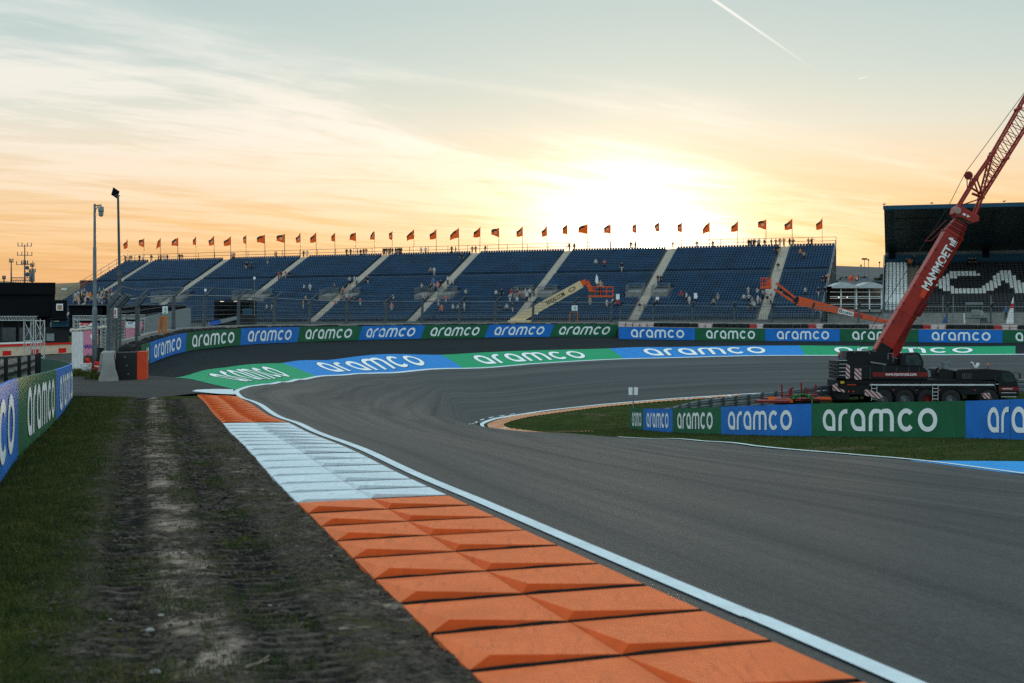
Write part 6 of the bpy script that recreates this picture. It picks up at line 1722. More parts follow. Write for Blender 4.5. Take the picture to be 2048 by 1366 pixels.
# blue lift at the far left of the curve
d3 = 150; b3 = empty('platform_lift', lp(445, 648, d3), 'small blue lift folded flat behind the curved barrier', 'platform lift')
gl3 = h1(lp(445, 648, d3).x, d3)
beam('boom', lp(418, 648, d3), lp(492, 632, d3), .42, .38, .4, M_GREYP, b3); beam('boom_foot', lp(420, 648, d3), lp(442, 643, d3), .45, .45, .45, M_LOGOBLUE, b3)
mb = MB(); mb.box(lp(497, 640, d3), (1.5, 1.6, 1.0)); mb.build('engine_box', M_BLACK, b3, bevel=.05); mb = MB(); mb.box(lp(495, 624, d3), (.9, .8, .7)); mb.build('canopy', M_TEAL, b3, bevel=.04); mb = MB(); mb.box((lp(470, 640, d3).x, d3, gl3 + .7), (4.5, 1.9, .4)); mb.build('chassis', M_BLACK, b3)
for sx in (-1.5, 1.5):
    for sy in (-.9, .9): mb = MB(); mb.lathe([(.2, -.15), (.45, -.15), (.5, 0), (.45, .15), (.2, .15)], 14, (lp(470, 640, d3).x + sx, d3 + sy, gl3 + .5), axis='y'); mb.build('wheel', M_TYRE, b3)
# dark service cabin at the stand's foot, posts with lamps
cb = empty('service_cabin', W(465, 640, 235), 'dark open-fronted service cabin with two strip lights below the stand', 'cabin')
mb = MB(); a = W(428, 600, 235); b = W(500, 648, 235); w_ = b.x - a.x; hh_ = a.z - b.z + 1.0; cx_ = (a.x + b.x) / 2
mb.box((cx_, 238, a.z - .1), (w_, 6, .2)); mb.box((cx_, 240.9, a.z - hh_ / 2), (w_, .2, hh_)); mb.box((a.x + .1, 238, a.z - hh_ / 2), (.2, 6, hh_)); mb.box((b.x - .1, 238, a.z - hh_ / 2), (.2, 6, hh_)); mb.box((cx_, 235.1, a.z - .35), (w_, .15, .55)); mb.build('shell', M_DARKBLD, cb)
M_LAMP = bpy.data.materials.new('strip_light'); M_LAMP.use_nodes = True; M_LAMP.node_tree.nodes['Principled BSDF'].inputs['Emission Color'].default_value = (1, .75, .45, 1); M_LAMP.node_tree.nodes['Principled BSDF'].inputs['Emission Strength'].default_value = 2.0
for px in (444, 471): mb = MB(); mb.box(W(px, 602.7, 234.9), (.6, .06, .08)); mb.build('strip_light', M_LAMP, cb)
def mast(px, y0, d, H_r, label, name='camera_mast', r=.07, head=None, base=None):
    p = W(px, 683, d); z0 = h1(p.x, p.y) if base is None else base; zt = EYE + (683 - y0) / F * d
    rt = empty(name, (p.x, p.y, z0), label, name.split('_')[-1] if name != 'camera_mast' else 'camera mast'); mb = MB(); mb.tube((0, 0, -.1), (0, 0, zt - z0), r, r * .8, n=8); mb.build('pole', M_STEEL, rt, local=True); return rt, zt - z0
for px, y0, d, lab in ((411, 580, 160, 'slim grey pole with a white camera above the blue lift, nearest the signs'), (509, 556, 168, 'slim grey pole with a pale camera above the engine box of the blue lift')):
    rt, H = mast(px, y0, d, 1, lab, r=.05); mb = MB(); mb.lathe([(0, .25), (.12, .2), (.14, 0), (.1, -.12), (0, -.16)], 12, (0, -.05, H - .1)); mb.build('camera', M_WHITE, rt, local=True, smooth=True)

# ------------------------------------------------------------------ signs and gates on the fence
def plate_at(px0, px1, py0, py1, d, label, m=M_WHITE, name='sign'):
    rt = empty(name, W((px0 + px1) / 2, (py0 + py1) / 2, d), label, 'sign'); a = W(px0, py0, d); b = W(px1, py1, d); mb = MB(); mb.box(((a.x + b.x) / 2, d, (a.z + b.z) / 2), (b.x - a.x, .03, a.z - b.z)); mb.build('plate', m, rt); return rt, (lambda u, v, o=.02: Vector((a.x + (b.x - a.x) * u, d - .015 - o, b.z + (a.z - b.z) * v)))
rt, fn = plate_at(227.5, 234.5, 616, 636, 62.2, 'white fire extinguisher sign with a red emblem on the fence end')
mb = MB(); mb.add([fn(*q) for q in ((.35, .35), (.65, .35), (.68, .75), (.55, .86), (.42, .82), (.3, .75))], [tuple(range(6))]); mb.add([fn(*q) for q in ((.15, .06), (.8, .14), (.85, .26), (.5, .2), (.15, .2))], [tuple(range(5))]); mb.build('emblem', M_LOGORED, rt, fix=False)
def exit_sign(px0, px1, py0, py1, d, label):
    rt, fn = plate_at(px0, px1, py0, py1, d, label)
    mb = MB()
    for poly in (((.42, .62), (.52, .5), (.66, .46), (.7, .66), (.58, .74), (.48, .72)), ((.54, .78), (.62, .78), (.64, .88), (.56, .9)), ((.44, .5), (.52, .46), (.42, .32), (.34, .3)), ((.58, .48), (.66, .46), (.72, .32), (.8, .28), (.78, .24), (.66, .28)), ((.4, .62), (.3, .55), (.28, .6), (.42, .7)), ((.72, .62), (.84, .56), (.84, .62), (.7, .72)), ((.25, .12), (.8, .1), (.8, .17), (.25, .19))):
        mb.add([fn(*q) for q in poly], [tuple(range(len(poly)))])
    mb.build('running_figure', M_SIGNG, rt, fix=False)
exit_sign(325, 335.5, 612.5, 627, 79, 'white escape sign with a green running figure above the near orange ladder frame')
exit_sign(1143.5, 1155, 611, 621.5, 127.5, 'white escape sign with a green running figure above the far orange ladder frame')
def ladder_frame(px0, px1, py0, py1, d, label):
    rt = empty('ladder_frame', W((px0 + px1) / 2, py1, d), label, 'ladder'); mb = MB(); a, b, c, e = W(px0, py1, d), W(px0 + 2.5, py0, d), W(px1, py0, d), W(px1 - .5, py1, d)
    mb.bar(a, b, .09, .09); mb.bar(e, c, .12, .12); mb.bar(b, c, .1, .1); mb.bar(a.lerp(b, .1) + Vector((0, .6, 0)), b + Vector((0, .6, 0)), .07, .07); mb.bar(b, b + Vector((0, .6, 0)), .07, .07); mb.build('frame', mat('frame_orange', (.45, .14, .03), .5), rt)
    mb = MB(); mb.bar(a.lerp(e, .55), b.lerp(c, .6), .06, .06); mb.build('brace', mat('frame_orange', (.45, .14, .03), .5), rt)
ladder_frame(318, 332, 634, 667, 81, 'near orange ladder frame standing on the wall behind the curved boards'); ladder_frame(1138, 1155, 624, 646, 128.6, 'far orange ladder frame standing on the wall behind the green board')
rt, fn = plate_at(1232, 1239, 588, 599, 128, 'small white plate topping a fence post beside the barrier step'); rt, fn = plate_at(1312, 1318, 594, 599, 126.5, 'small pale plate topping a fence post near the sunlit stair'); rt, fn = plate_at(1388, 1394, 586, 597, 126, 'narrow white plate standing above the fence before the wide sunlit bay')
# ------------------------------------------------------------------ things left of the far barrier
def on(px, d): p = W(px, 683, d); return Vector((p.x, p.y, h1(p.x, p.y)))
def zat(py, d): return EYE - (py - 683) / F * d
# camera mast and solar mast
p = on(189.5, 70); H = zat(408, 70) - p.z
rt = empty('camera_mast', p, 'tall stepped grey mast with a dome camera on a short arm', 'mast')
mb = MB(); h1_, h2_ = H * .36, H * .74
mb.tube((0, 0, -.1), (0, 0, h1_), .13, .125, n=14); mb.tube((0, 0, h1_), (0, 0, h1_ + .15), .125, .095, n=14); mb.tube((0, 0, h1_ + .15), (0, 0, h2_), .095, .088, n=12); mb.tube((0, 0, h2_), (0, 0, H), .07, .06, n=12); mb.build('pole', M_STEEL, rt, local=True)
mb = MB(); mb.tube((0, 0, H - .1), (.3, 0, H - .04), .035, n=6); mb.tube((.3, 0, H - .04), (.3, 0, H - .14), .04, n=6); mb.tube((0, 0, H - .35), (.18, 0, H - .1), .025, n=5); mb.build('arm', M_STEEL, rt, local=True)
mb = MB(); mb.lathe([(0, .34), (.13, .32), (.15, .1), (.11, .06), (.13, 0), (.11, -.12), (0, -.18)], 14, (.31, 0, H - .46)); mb.box((.31, -.13, H - .3), (.2, .1, .12)); mb.build('camera', M_GREYP, rt, local=True)
p = on(239, 96); H = zat(392, 96) - p.z
rt = empty('lamp_mast', p, 'taller slim mast topped by a tilted solar panel', 'mast')
mb = MB(); mb.tube((0, 0, -.1), (0, 0, H * .5), .14, .13, n=12); mb.tube((0, 0, H * .5), (-.1, 0, H), .095, .075, n=10); mb.tube((0, 0, H * .49), (0, 0, H * .515), .18, n=12); mb.build('pole', M_STEELD, rt, local=True)
mb = MB(); R = Matrix.Rotation(.6, 3, 'Y') @ Matrix.Rotation(-.75, 3, 'X'); mb.box((-.28, 0, H + .2), (.5, .75, .04), R=R); mb.build('solar_panel', mat('solar_cell', (.012, .016, .025), .2), rt, local=True)
mb = MB(); mb.tube((-.1, 0, H), (-.2, 0, H + .18), .05, n=6); mb.bar((-.35, 0, H + .02), (.05, 0, H + .02), .06); mb.build('bracket', M_STEELD, rt, local=True)
# black hospitality building
def blk_(rt, name, px0, px1, py0, py1, d0, d1, m, z0=None, bevel=.03):
    a = W(px0, py0, d0); b = W(px1, py1, d0); zb = b.z if z0 is None else z0
    k_ = d1 / d0; mb = MB(); hexa(mb, [Vector((a.x, d0, 0)), Vector((b.x, d0, 0)), Vector((b.x * k_, d1, 0)), Vector((a.x * k_, d1, 0))], zb, a.z); return mb.build(name, m, rt, bevel=bevel)
D0 = 150.0; g0 = h1(W(50, 683, D0).x, D0)
bd = empty('black_building', (W(40, 683, D0).x, D0, g0), 'long black two-storey building with an open lower floor', 'building')
blk_(bd, 'upper_wall', -90, 110, 566, 634, D0, D0 + 8, M_DARKBLD)
blk_(bd, 'roof_edge', -91, 111, 565, 589, D0 - .25, D0 - .02, M_DARKBLD)
blk_(bd, 'recess', -90, 100, 634, 700, D0 + 3, D0 + 8, M_BLACK, z0=g0)
blk_(bd, 'stair_tower', 104, 134, 600, 640, D0 - .6, D0 + 6, M_DARKBLD); blk_(bd, 'canopy', 96, 137, 637, 639.5, D0 - 2, D0 + 3, M_DARKBLD); blk_(bd, 'awning', 103, 138, 643, 654, D0 - 1, D0 + 2, M_TEAL); blk_(bd, 'lower_wall', 92, 138, 654, 690, D0 - .5, D0 + 4, M_BLACK, z0=g0); blk_(bd, 'door_panel', 93, 108.5, 667, 682, D0 - .6, D0 - .45, M_GREYP, bevel=0)
w_ = blk_(bd, 'window', 112.5, 126, 607.5, 621, D0 - .75, D0 - .55, M_WHITE, bevel=.0); blk_(bd, 'window_picture', 115, 123.5, 610, 618.8, D0 - .8, D0 - .74, mat('warm_picture', (.35, .2, .1), .6), bevel=0)
for px in (2, 37, 70): blk_(bd, 'glass_front', px, px + 30, 655, 683, D0 + 2.8, D0 + 2.95, M_GLASS, bevel=0)
for px in (4, 38, 66, 96): blk_(bd, 'column', px - 1, px + 1, 634, 700, D0 + .3, D0 + .6, M_BLACK, z0=g0)
# roof masts
def ant(px, y0, y1, d, label, arms):
    rt = empty('antenna_mast', W(px, y1, d), label, 'antenna'); mb = MB(); a = W(px, y1, d); b = W(px, y0, d); mb.tube(a, b, .1, .05, n=6)
    mb.build('mast', M_STEELD, rt); mb = MB()
    for f, w in arms:
        q = a.lerp(b, f); mb.bar(q - Vector((w, 0, 0)), q + Vector((w, 0, 0)), .06); 
        for s_ in (-w, w, -w * .4, w * .4): mb.tube(q + Vector((s_, 0, -.05)), q + Vector((s_, 0, .38)), .05, n=5)
    mb.build('aerial', M_STEELD, rt, fix=False); return rt, a, b
rt, a, b = ant(49.5, 489, 566, 158, 'tallest roof mast with crossed aerial arms on the black building', ((.96, .75), (.72, .8), (.48, .9), (.5, .3)))
mb = MB(); q = a.lerp(b, .22); mb.lathe([(0, .1), (.22, .05), (.26, -.05), (0, -.1)], 12, q + Vector((.35, -.1, 0)), axis='y'); mb.lathe([(0, .1), (.2, .05), (.22, -.05), (0, -.1)], 12, q + Vector((.32, -.1, .75)), axis='y'); mb.build('dish', M_STEELD, rt)
ant(22.5, 522, 566, 158, 'thin roof mast with one small head beside the tallest roof mast', ((.95, .2),)); rt, a, b = ant(64.5, 529, 566, 158, 'short roof mast with two grey flat antennas', ((.6, .35), (.9, .2)))
for dx in (-.18, .18): mb = MB(); mb.box(a.lerp(b, .4) + Vector((dx, -.1, 0)), (.22, .12, 1.4)); mb.build('panel_antenna', M_STEEL, rt)
ant(8, 556, 566, 158, 'stubby roof lamp at the edge of the black building', ((.8, .15),))
rt = empty('roof_truss', W(42, 565, 157), 'low steel truss frame lying on the black building roof', 'truss'); mb = MB()
a, b = W(22, 561, 157), W(65, 561, 157); 
for z in (0, .32): mb.tube(a + Vector((0, 0, z)), b + Vector((0, 0, z)), .04, n=5)
for k in range(9): f = k / 9; mb.tube(a.lerp(b, f), a.lerp(b, f + .11) + Vector((0, 0, .32)), .025, n=4); mb.tube(a.lerp(b, f), a.lerp(b, f) - Vector((0, 0, .3)), .03, n=4)
mb.build('frame', M_STEELD, rt, fix=False)
# dark hall behind, dune, brick block
bd2 = empty('dark_hall', (W(260, 683, 200).x, 200, h1(W(260, 683, 200).x, 200)), 'low black hall below the crowded corner of the blue stand', 'building')
blk_(bd2, 'wall', 138, 212, 610, 650, 190, 198, M_DARKBLD, z0=0); blk_(bd2, 'wall_wing', 205, 372, 611, 650, 190, 198, M_DARKBLD, z0=0); blk_(bd2, 'roof_edge', 136, 373, 609, 611.2, 189.6, 198.2, M_STEELD)
wl = empty('grey_container', (W(345, 683, 170).x, 170, h1(W(345, 683, 170).x, 170)), 'long grey panelled container behind the near fence posts', 'container')
a, b = W(292, 632, 160), W(376, 615, 178); mb = MB(); n = 12; V = []
for k in range(n + 1):
    f = k / n; q = a.lerp(b, f); V += [(q.x, q.y, 1.0), (q.x, q.y, q.z), (q.x - .2, q.y + 2.5, q.z), (q.x - .2, q.y + 2.5, 1.0)]
mb.add(V, [(4 * k + j, 4 * k + 4 + j, 4 * k + 4 + (j + 1) % 4, 4 * k + (j + 1) % 4) for k in range(n) for j in range(4)] + [(0, 1, 2, 3), (4 * n + 3, 4 * n + 2, 4 * n + 1, 4 * n)]); mb.build('shell', M_GREYP, wl)
for k in (4, 8): f = k / n; q = a.lerp(b, f); mb = MB(); mb.bar(Vector((q.x, q.y - .06, 1.0)), Vector((q.x, q.y - .06, q.z)), .12); mb.build('seam_post', M_STEELD, wl)
def dune(name, x0, x1, y, hts, m, dep=120):
    mb = MB(); n = len(hts); V = []
    for k, hgt in enumerate(hts):
        x = x0 + (x1 - x0) * k / (n - 1)
        for f, g in ((0, 0), (.25, .35), (.5, .8), (.75, 1), (1, .6)): V.append((x, y - dep * (1 - f), 2 + (hgt - 2) * g + .8 * math.sin(k * 1.7 + f * 9)))
    mb.add(V, [(5 * k + j, 5 * k + 5 + j, 5 * k + 6 + j, 5 * k + 1 + j) for k in range(n - 1) for j in range(4)]); return tag(mb.build(name, m, smooth=True), kind='structure')
M_DUNE = mat('dune_grass', (.13, .10, .055), .95, var=.5, scale=.08, bump=.6, bscale=.8)
dune('dune', -240, -110, 560, [14, 17, 20, 21.5, 22.6, 22.8, 23, 22.8, 22.5, 21.5, 19, 12], M_DUNE, 200); dune('dune', 60, 260, 620, [10, 22, 29, 31.5, 31.8, 31.5, 31.8, 32, 31, 30, 28, 22], mat('far_dune', (.09, .09, .09), .95, var=.3, scale=.05), 160)
bk = empty('brick_block', W(175, 575, 420), 'flat-roofed reddish brick block on the skyline beside the camera mast', 'building'); blk_(bk, 'wall', 160, 188, 561, 575, 420, 432, M_BRICK, z0=8); blk_(bk, 'roof_edge', 159.5, 188.5, 560.6, 561.6, 419.6, 432, M_DARKBLD)
wh = empty('white_shed', W(128, 575, 400), 'small white shed on the dune slope behind the black building', 'shed'); blk_(wh, 'wall', 123, 133, 574, 580, 400, 404, M_WHITE); blk_(wh, 'roof', 122.6, 133.4, 573.4, 574.2, 399.6, 404.4, M_STEELD)
# truss gantry
def truss(mb, a, b, w, n, r=.028, rb=.016, up=Vector((0, 0, 1))):
    a, b = Vector(a), Vector(b); ax = (b - a).normalized(); u = up if abs(ax.dot(up)) < .9 else Vector((1, 0, 0)); v = ax.cross(u).normalized(); u = v.cross(ax).normalized()
    cs_ = [u * (w / 2) + v * (w / 2), u * (w / 2) - v * (w / 2), u * (-w / 2) - v * (w / 2), u * (-w / 2) + v * (w / 2)]
    for c in cs_: mb.tube(a + c, b + c, r, n=6)
    for k in range(n):
        p, q = a.lerp(b, k / n), a.lerp(b, (k + 1) / n)
        for j in range(4): mb.tube(p + cs_[j], q + cs_[(j + 1) % 4], rb, n=4); mb.tube(p + cs_[j], p + cs_[(j + 1) % 4], rb, n=4)
M_TRUSS = mat('truss_alu', (.42, .44, .44), .4, .6)
TD = 112; tg = empty('truss_gantry', on(58, TD), 'silver truss gantry with cross-braced legs over the cream barrier', 'truss gantry')
zt = zat(637, TD); mb = MB(); truss(mb, (W(-60, 0, TD).x, TD, zt), (W(74, 0, TD).x, TD, zt), .32, 24); mb.build('beam', M_TRUSS, tg, fix=False)
for px in (48, 67): 
    x = W(px, 0, TD).x; mb = MB(); gz = h1(x, TD); mb.tube((x, TD, gz), (x, TD, zt), .045, n=6); mb.tube((x, TD + 1.6, gz), (x, TD + 1.6, zt), .045, n=6); mb.build('leg', M_TRUSS, tg)
for px in (71, 89):
    x = W(px, 0, TD - 3).x; mb = MB(); gz = h1(x, TD - 3); mb.tube((x, TD - 3, gz), (x, TD - 3, zat(640, TD - 3)), .045, n=6); mb.build('leg', M_TRUSS, tg)
mb = MB()
for pa, pb, d in ((48, 67, TD), (71, 89, TD - 3)):
    xa, xb_ = W(pa, 0, d).x, W(pb, 0, d).x; za = zat(642, d); g_ = h1(xa, d); zm = (za + g_) / 2
    for z in (za, zm, g_ + .15): mb.tube((xa, d, z), (xb_, d, z), .035, n=5)
    for z0_, z1_ in ((g_ + .1, zm), (zm, za)): mb.tube((xa, d, z0_), (xb_, d, z1_), .028, n=5); mb.tube((xb_, d, z0_), (xa, d, z1_), .028, n=5)
mb.build('brace', M_TRUSS, tg, fix=False)
# cream barrier with red band
cbw = empty('hoarding', on(60, 126), 'cream hoarding with a red top band and red squares below the gantry', 'hoarding')
def quad_wall(name, px0, y0a, y1a, px1, y0b, y1b, d0, d1, m, th=.12, par=None):
    a0, a1, b0_, b1_ = W(px0, y0a, d0), W(px0, y1a, d0), W(px1, y0b, d1), W(px1, y1b, d1); mb = MB(); o = Vector((0, th, 0)); V = [a1, b1_, b0_, a0]
    mb.add(V + [v + o for v in V], [(0, 1, 2, 3), (7, 6, 5, 4), (0, 4, 5, 1), (1, 5, 6, 2), (2, 6, 7, 3), (3, 7, 4, 0)]); return mb.build(name, m, par or cbw)
quad_wall('panel', -30, 690, 715, 146, 685, 706, 122, 128, M_BEIGE); quad_wall('red_band', -30, 690, 694.5, 146, 684.5, 688, 121.9, 127.9, M_LOGORED, .05); quad_wall('black_base', -30, 715, 724, 146, 706, 719, 122, 128, M_BLACK); quad_wall('white_top', -30, 686.5, 689.8, 70, 682.5, 686.2, 123, 126, M_WHITE, 2.0)
for a, b, y in ((5, 22, 702), (63, 78, 699), (117, 132, 696.5)): quad_wall('red_square', a, y, y + 10, b, y - .6, y + 8.6, 121.9 + a / 30, 121.9 + b / 30, M_LOGORED, .05)
# sponsor wall on a truss frame
def banner(px0, px1, ytop, ybot, d, label, pink_split, full):
    rt = empty('truss_banner', on((px0 + px1) / 2, d), label, 'banner'); a = W(px0, ytop, d); b = W(px1, ybot, d); mb = MB()
    g_ = h1(a.x, d); truss(mb, (a.x + .2, d, g_), (a.x + .2, d, a.z), .34, 12); truss(mb, (b.x - .2, d, g_), (b.x - .2, d, a.z), .34, 12); truss(mb, (a.x, d, a.z), (b.x, d, a.z), .3, 14); mb.build('frame', M_TRUSS, rt, fix=False)
    w0, w1 = a.x + .5, b.x - .5; z1 = a.z - .35; zs = EYE - (pink_split - 683) / F * d; z0 = b.z
    mb = MB(); mb.box(((w0 + w1) / 2, d - .3, (z1 + zs) / 2), (w1 - w0, .03, z1 - zs)); mb.build('white_sheet', M_WHITE, rt); mb = MB(); mb.box(((w0 + w1) / 2, d - .302, (zs + z0) / 2), (w1 - w0, .03, zs - z0)); pk = mb.build('pink_sheet', M_PINK, rt)
    X = lambda px: W(px, 0, d).x; Z = lambda py: EYE - (py - 683) / F * d; Y = d - .335
    def poly(mb, pts): mb.add([(X(u), Y, Z(v)) for u, v in pts], [tuple(range(len(pts)))])
    return rt, X, Z, Y, poly, pk
rt, X, Z, Y, poly, pk = banner(147, 213, 636, 716, 100, 'white and pink racing banner in a truss frame beside the white shelter', 656, True)
mb = MB(); poly(mb, ((160, 651.5), (166.5, 645.8), (181.5, 645.8), (179.8, 647.4), (169, 647.4), (163, 651.5))); poly(mb, ((165.2, 651.5), (168.2, 648.8), (178.4, 648.8), (176.8, 650.3), (170.2, 650.3), (168.8, 651.5))); poly(mb, ((175.4, 651.5), (181.8, 645.8), (184.4, 645.8), (178, 651.5))); mb.build('emblem', M_LOGORED, rt, fix=False)
mb = MB(); put_text(mb, 'BWT', lambda u, v: Vector((X(190 + 12.5 * u), Y, Z(650.5 - 5 * v))), .03); mb.build('lettering', M_LOGOBLUE, rt, fix=False)
mb = MB(); put_text(mb, 'CHANGE', lambda u, v: Vector((X(161 + 39 * u), Y, Z(697 - 8.5 * v))), .03); mb.build('slogan', M_NAVY, rt, fix=False)
mb = MB(); poly(mb, ((182, 672), (186, 668), (199, 668), (197, 676), (193, 684), (188, 682))); mb.build('white_figure', M_WHITE, rt, fix=False)
rt, X, Z, Y, poly, pk = banner(240, 291, 634, 680, 106, 'white and pink racing banner seen through the bent fence posts', 655, False)
mb = MB(); poly(mb, ((243, 649.5), (248, 645), (254, 645), (252.6, 646.4), (249, 646.4), (245, 649.5))); poly(mb, ((247, 649.5), (249.5, 647.4), (251.5, 647.4), (249, 649.5))); mb.build('emblem', M_LOGORED, rt, fix=False)
mb = MB(); put_text(mb, 'BWT', lambda u, v: Vector((X(259 + 9 * u), Y, Z(648.5 - 3.8 * v))), .02); mb.build('lettering', M_LOGOBLUE, rt, fix=False)
mb = MB(); poly(mb, ((287, 642), (281, 646), (276, 653), (272, 660), (275, 668), (282, 664), (288, 652))); mb.build('pink_figure', M_PINK, rt, fix=False)
# shelter with white side and fire extinguishers
SD = 70; sh = empty('shelter', on(160, SD), 'small shelter with a stained white side sheet and rolled awning', 'shelter')
mb = MB(); a = W(143.5, 664, SD); b = W(165, 664, SD - 2.5); gz = h1(a.x, SD); gz2 = h1(b.x, SD - 2.5)
V = []
for k in range(7):
    f = k / 6; q = a.lerp(b, f); g_ = gz + (gz2 - gz) * f; o_ = .05 * (k % 2); V += [(q.x, q.y - o_, g_ + .05), (q.x, q.y - o_, q.z + .02 * (k % 2))]
mb.add(V, [(2 * k, 2 * k + 2, 2 * k + 3, 2 * k + 1) for k in range(6)]); o = mb.build('side_sheet', mat('tarp_white', (.6, .62, .62), .7, var=.15, dirt=.5, dirtcol=(.25, .24, .2)), sh); md = o.modifiers.new('thick', 'SOLIDIFY'); md.thickness = .04
mb = MB(); A = W(141, 661.5, SD); B = W(213, 654, SD + 1.5); n = 14
pts = [A.lerp(B, k / n) + Vector((0, 0, .02 * math.sin(k * 2.1))) for k in range(n + 1)]
for p_, q_ in zip(pts[:-1], pts[1:]): mb.tube(p_, q_, .085, n=8)
mb.build('rolled_awning', mat('awning', (.55, .5, .42), .7, var=.2), sh)
mb = MB(); mb.add([A + Vector((0, 0, .1)), A + Vector((.5, 2.2, .15)), B + Vector((.2, 2.0, .15)), B + Vector((0, 0, .1))], [(0, 1, 2, 3)]); o = mb.build('roof_sheet', M_GREYP, sh); md = o.modifiers.new('thick', 'SOLIDIFY'); md.thickness = .03
for px, d in ((166, SD - 2.4), (212, SD + 1.4), (146, SD)): q = on(px, d); mb = MB(); mb.tube(q, (q.x, q.y, zat(660, d)), .03, n=6); mb.build('post', M_STEEL, sh)
def extinguisher(px, d, tilt, label, s=1.25):
    q = on(px, d); rt = empty('fire_extinguisher', q, label, 'fire extinguisher', 'fire extinguishers under the shelter'); mb = MB(); mb.lathe([(0, .02), (.1, .02), (.105, .06), (.105, .5), (.07, .6), (.03, .62), (0, .62)], 14); bo_ = mb.build('cylinder', M_LOGORED, rt, local=True, smooth=True)
    mb = MB(); mb.tube((0, 0, .62), (0, 0, .7), .03, n=8); mb.bar((-.02, 0, .7), (.14, 0, .74), .03, .02); mb.bar((-.02, 0, .68), (.12, 0, .66), .025, .02); mb.build('valve', M_BLACK, rt, local=True); mb = MB(); P = catmull([(.03, 0, .66), (.16, -.02, .6), (.15, -.04, .3), (.13, -.05, .15)], 5); mb.path([Vector(v) for v in P], .018, 5); mb.build('hose', M_BLACK, rt, local=True)
    mb = MB(); mb.lathe([(.1065, .3), (.1065, .37)], 14); mb.build('label_band', M_WHITE, rt, local=True)
    rt.scale = (s, s, s); rt.rotation_euler = (0, tilt, 0)
for k, (px, d, tl_, lab) in enumerate(((170, 66.5, 0, 'red fire extinguisher nearest the white side sheet'), (174.5, 67.5, 0, 'red fire extinguisher second from the white side sheet'), (184, 67, -.35, 'leaning red fire extinguisher in the middle of the shelter'), (192, 67.5, 0, 'red fire extinguisher in front of the camera mast foot'), (196.5, 66.8, 0, 'red fire extinguisher nearest the concrete blocks'))): extinguisher(px, d, tl_, lab, .8 if k != 2 else 1.15)
q = on(173, 64.5); rt = empty('bucket', q, 'white plastic bucket on the ground before the fire extinguishers', 'bucket'); mb = MB(); mb.lathe([(0, .01), (.19, .01), (.23, .5), (.25, .5), (.25, .53), (.22, .53), (.18, .04), (0, .04)], 18); mb.build('body', M_WHITE, rt, local=True); mb = MB(); P = catmull([(-.23, 0, .5), (-.2, -.2, .42), (0, -.3, .36), (.2, -.2, .42), (.23, 0, .5)], 5); mb.path([Vector(v) for v in P], .01, 4); mb.build('handle', M_STEEL, rt, local=True)
q = on(182, 66.2); mb = MB(); mb.box(q + Vector((0, 0, .16)), (1.5, .35, .07)); mb.box(q + Vector((-.6, 0, .06)), (.08, .3, .14)); mb.box(q + Vector((.6, 0, .06)), (.08, .3, .14)); tag(mb.build('rack', M_DRED), 'low dark red rack under the fire extinguishers', 'rack')
blkb = empty('black_box', on(196, 84), 'black box covering the foot of the pink banner', 'box'); mb = MB(); a, b = W(190, 697, 84), W(203, 713, 84); mb.box(((a.x + b.x) / 2, 84.3, (a.z + h1(b.x, 84)) / 2), (b.x - a.x, .6, a.z - h1(b.x, 84))); mb.build('body', M_BLACK, blkb, bevel=.03); mb = MB(); mb.box(((a.x + b.x) / 2, 84.3, a.z + .02), (b.x - a.x + .06, .66, .04)); mb.build('lid', M_BLACK, blkb)
# weeds by the shelter
def weeds(px, d, n, sp, hgt, label):
    q = on(px, d); x = q.x + RNG.normal(0, sp, n); y = q.y + RNG.normal(0, sp * .8, n); o = blades('weed_clump', x, y, hh(x, y), hgt * (.4 + .6 * RNG.random(n)), np.full(n, .012), M_BLADE); o['kind'] = 'thing'; tag(o, label, 'plant')
weeds(150, 64, 900, .55, .4, 'weed clump at the foot of the white side sheet'); weeds(205, 59.5, 800, .3, .38, 'weed clump at the foot of the concrete blocks'); weeds(205, 76, 900, .6, .8, 'tall pale weeds behind the concrete blocks')

# ------------------------------------------------------------------ right background: hospitality stand, masts, machines
HD = 225.0
hb = empty('hospitality_stand', (W(1718, 640, HD).x, HD, 4.2), 'open two-storey hospitality stand under two white tent roofs', 'building')
def hbx(name, px0, px1, py0, py1, d0, d1, m, bevel=.0): return blk_(hb, name, px0, px1, py0, py1, d0, d1, m, bevel=bevel)
hbx('lower_wall', 1655, 1775, 620, 655, HD + .2, HD + 8, M_CONC); hbx('back_wall', 1655, 1775, 570, 622, HD + 6, HD + 8, mat('brown_wall', (.10, .07, .05), .8))
hbx('floor_slab', 1655, 1775, 619, 624, HD - .3, HD + 6, M_CONC)
for k, (a, b) in enumerate(((1660, 1711), (1712, 1766))):
    mb = MB(); n = 16; V = []; x0, x1 = W(a, 0, HD).x, W(b, 0, HD).x
    for j in range(n + 1):
        f = j / n; z = EYE + (683 - 573) / F * HD + .62 * math.cos((f - .5) * PI) * (1 - .25 * abs(f - .5)); x = x0 + (x1 - x0) * f
        V += [(x, HD - 1.2, z), (x, HD + 3, z + .12), (x, HD + 7.5, z - .1), (x, HD - 1.2, EYE + (683 - 575) / F * HD - .15)]
    mb.add(V, [(4 * j + c, 4 * j + 4 + c, 4 * j + 5 + c, 4 * j + 1 + c) for j in range(n) for c in (0, 1)] + [(4 * j, 4 * j + 3, 4 * j + 7, 4 * j + 4) for j in range(n)]); mb.build('tent_roof', mat('tent_cloth', (.4, .43, .44), .7), hb, smooth=False)
for px in (1682, 1710, 1713, 1739, 1763): hbx('post', px - 1.2, px + 1.2, 572, 624, HD - .3, HD - .05, M_WHITE if px != 1710 else M_CONC)
for py in (584, 593, 596.5, 608.5): hbx('rail', 1660, 1766, py - .6, py + .6, HD - .35, HD - .25, M_WHITE)
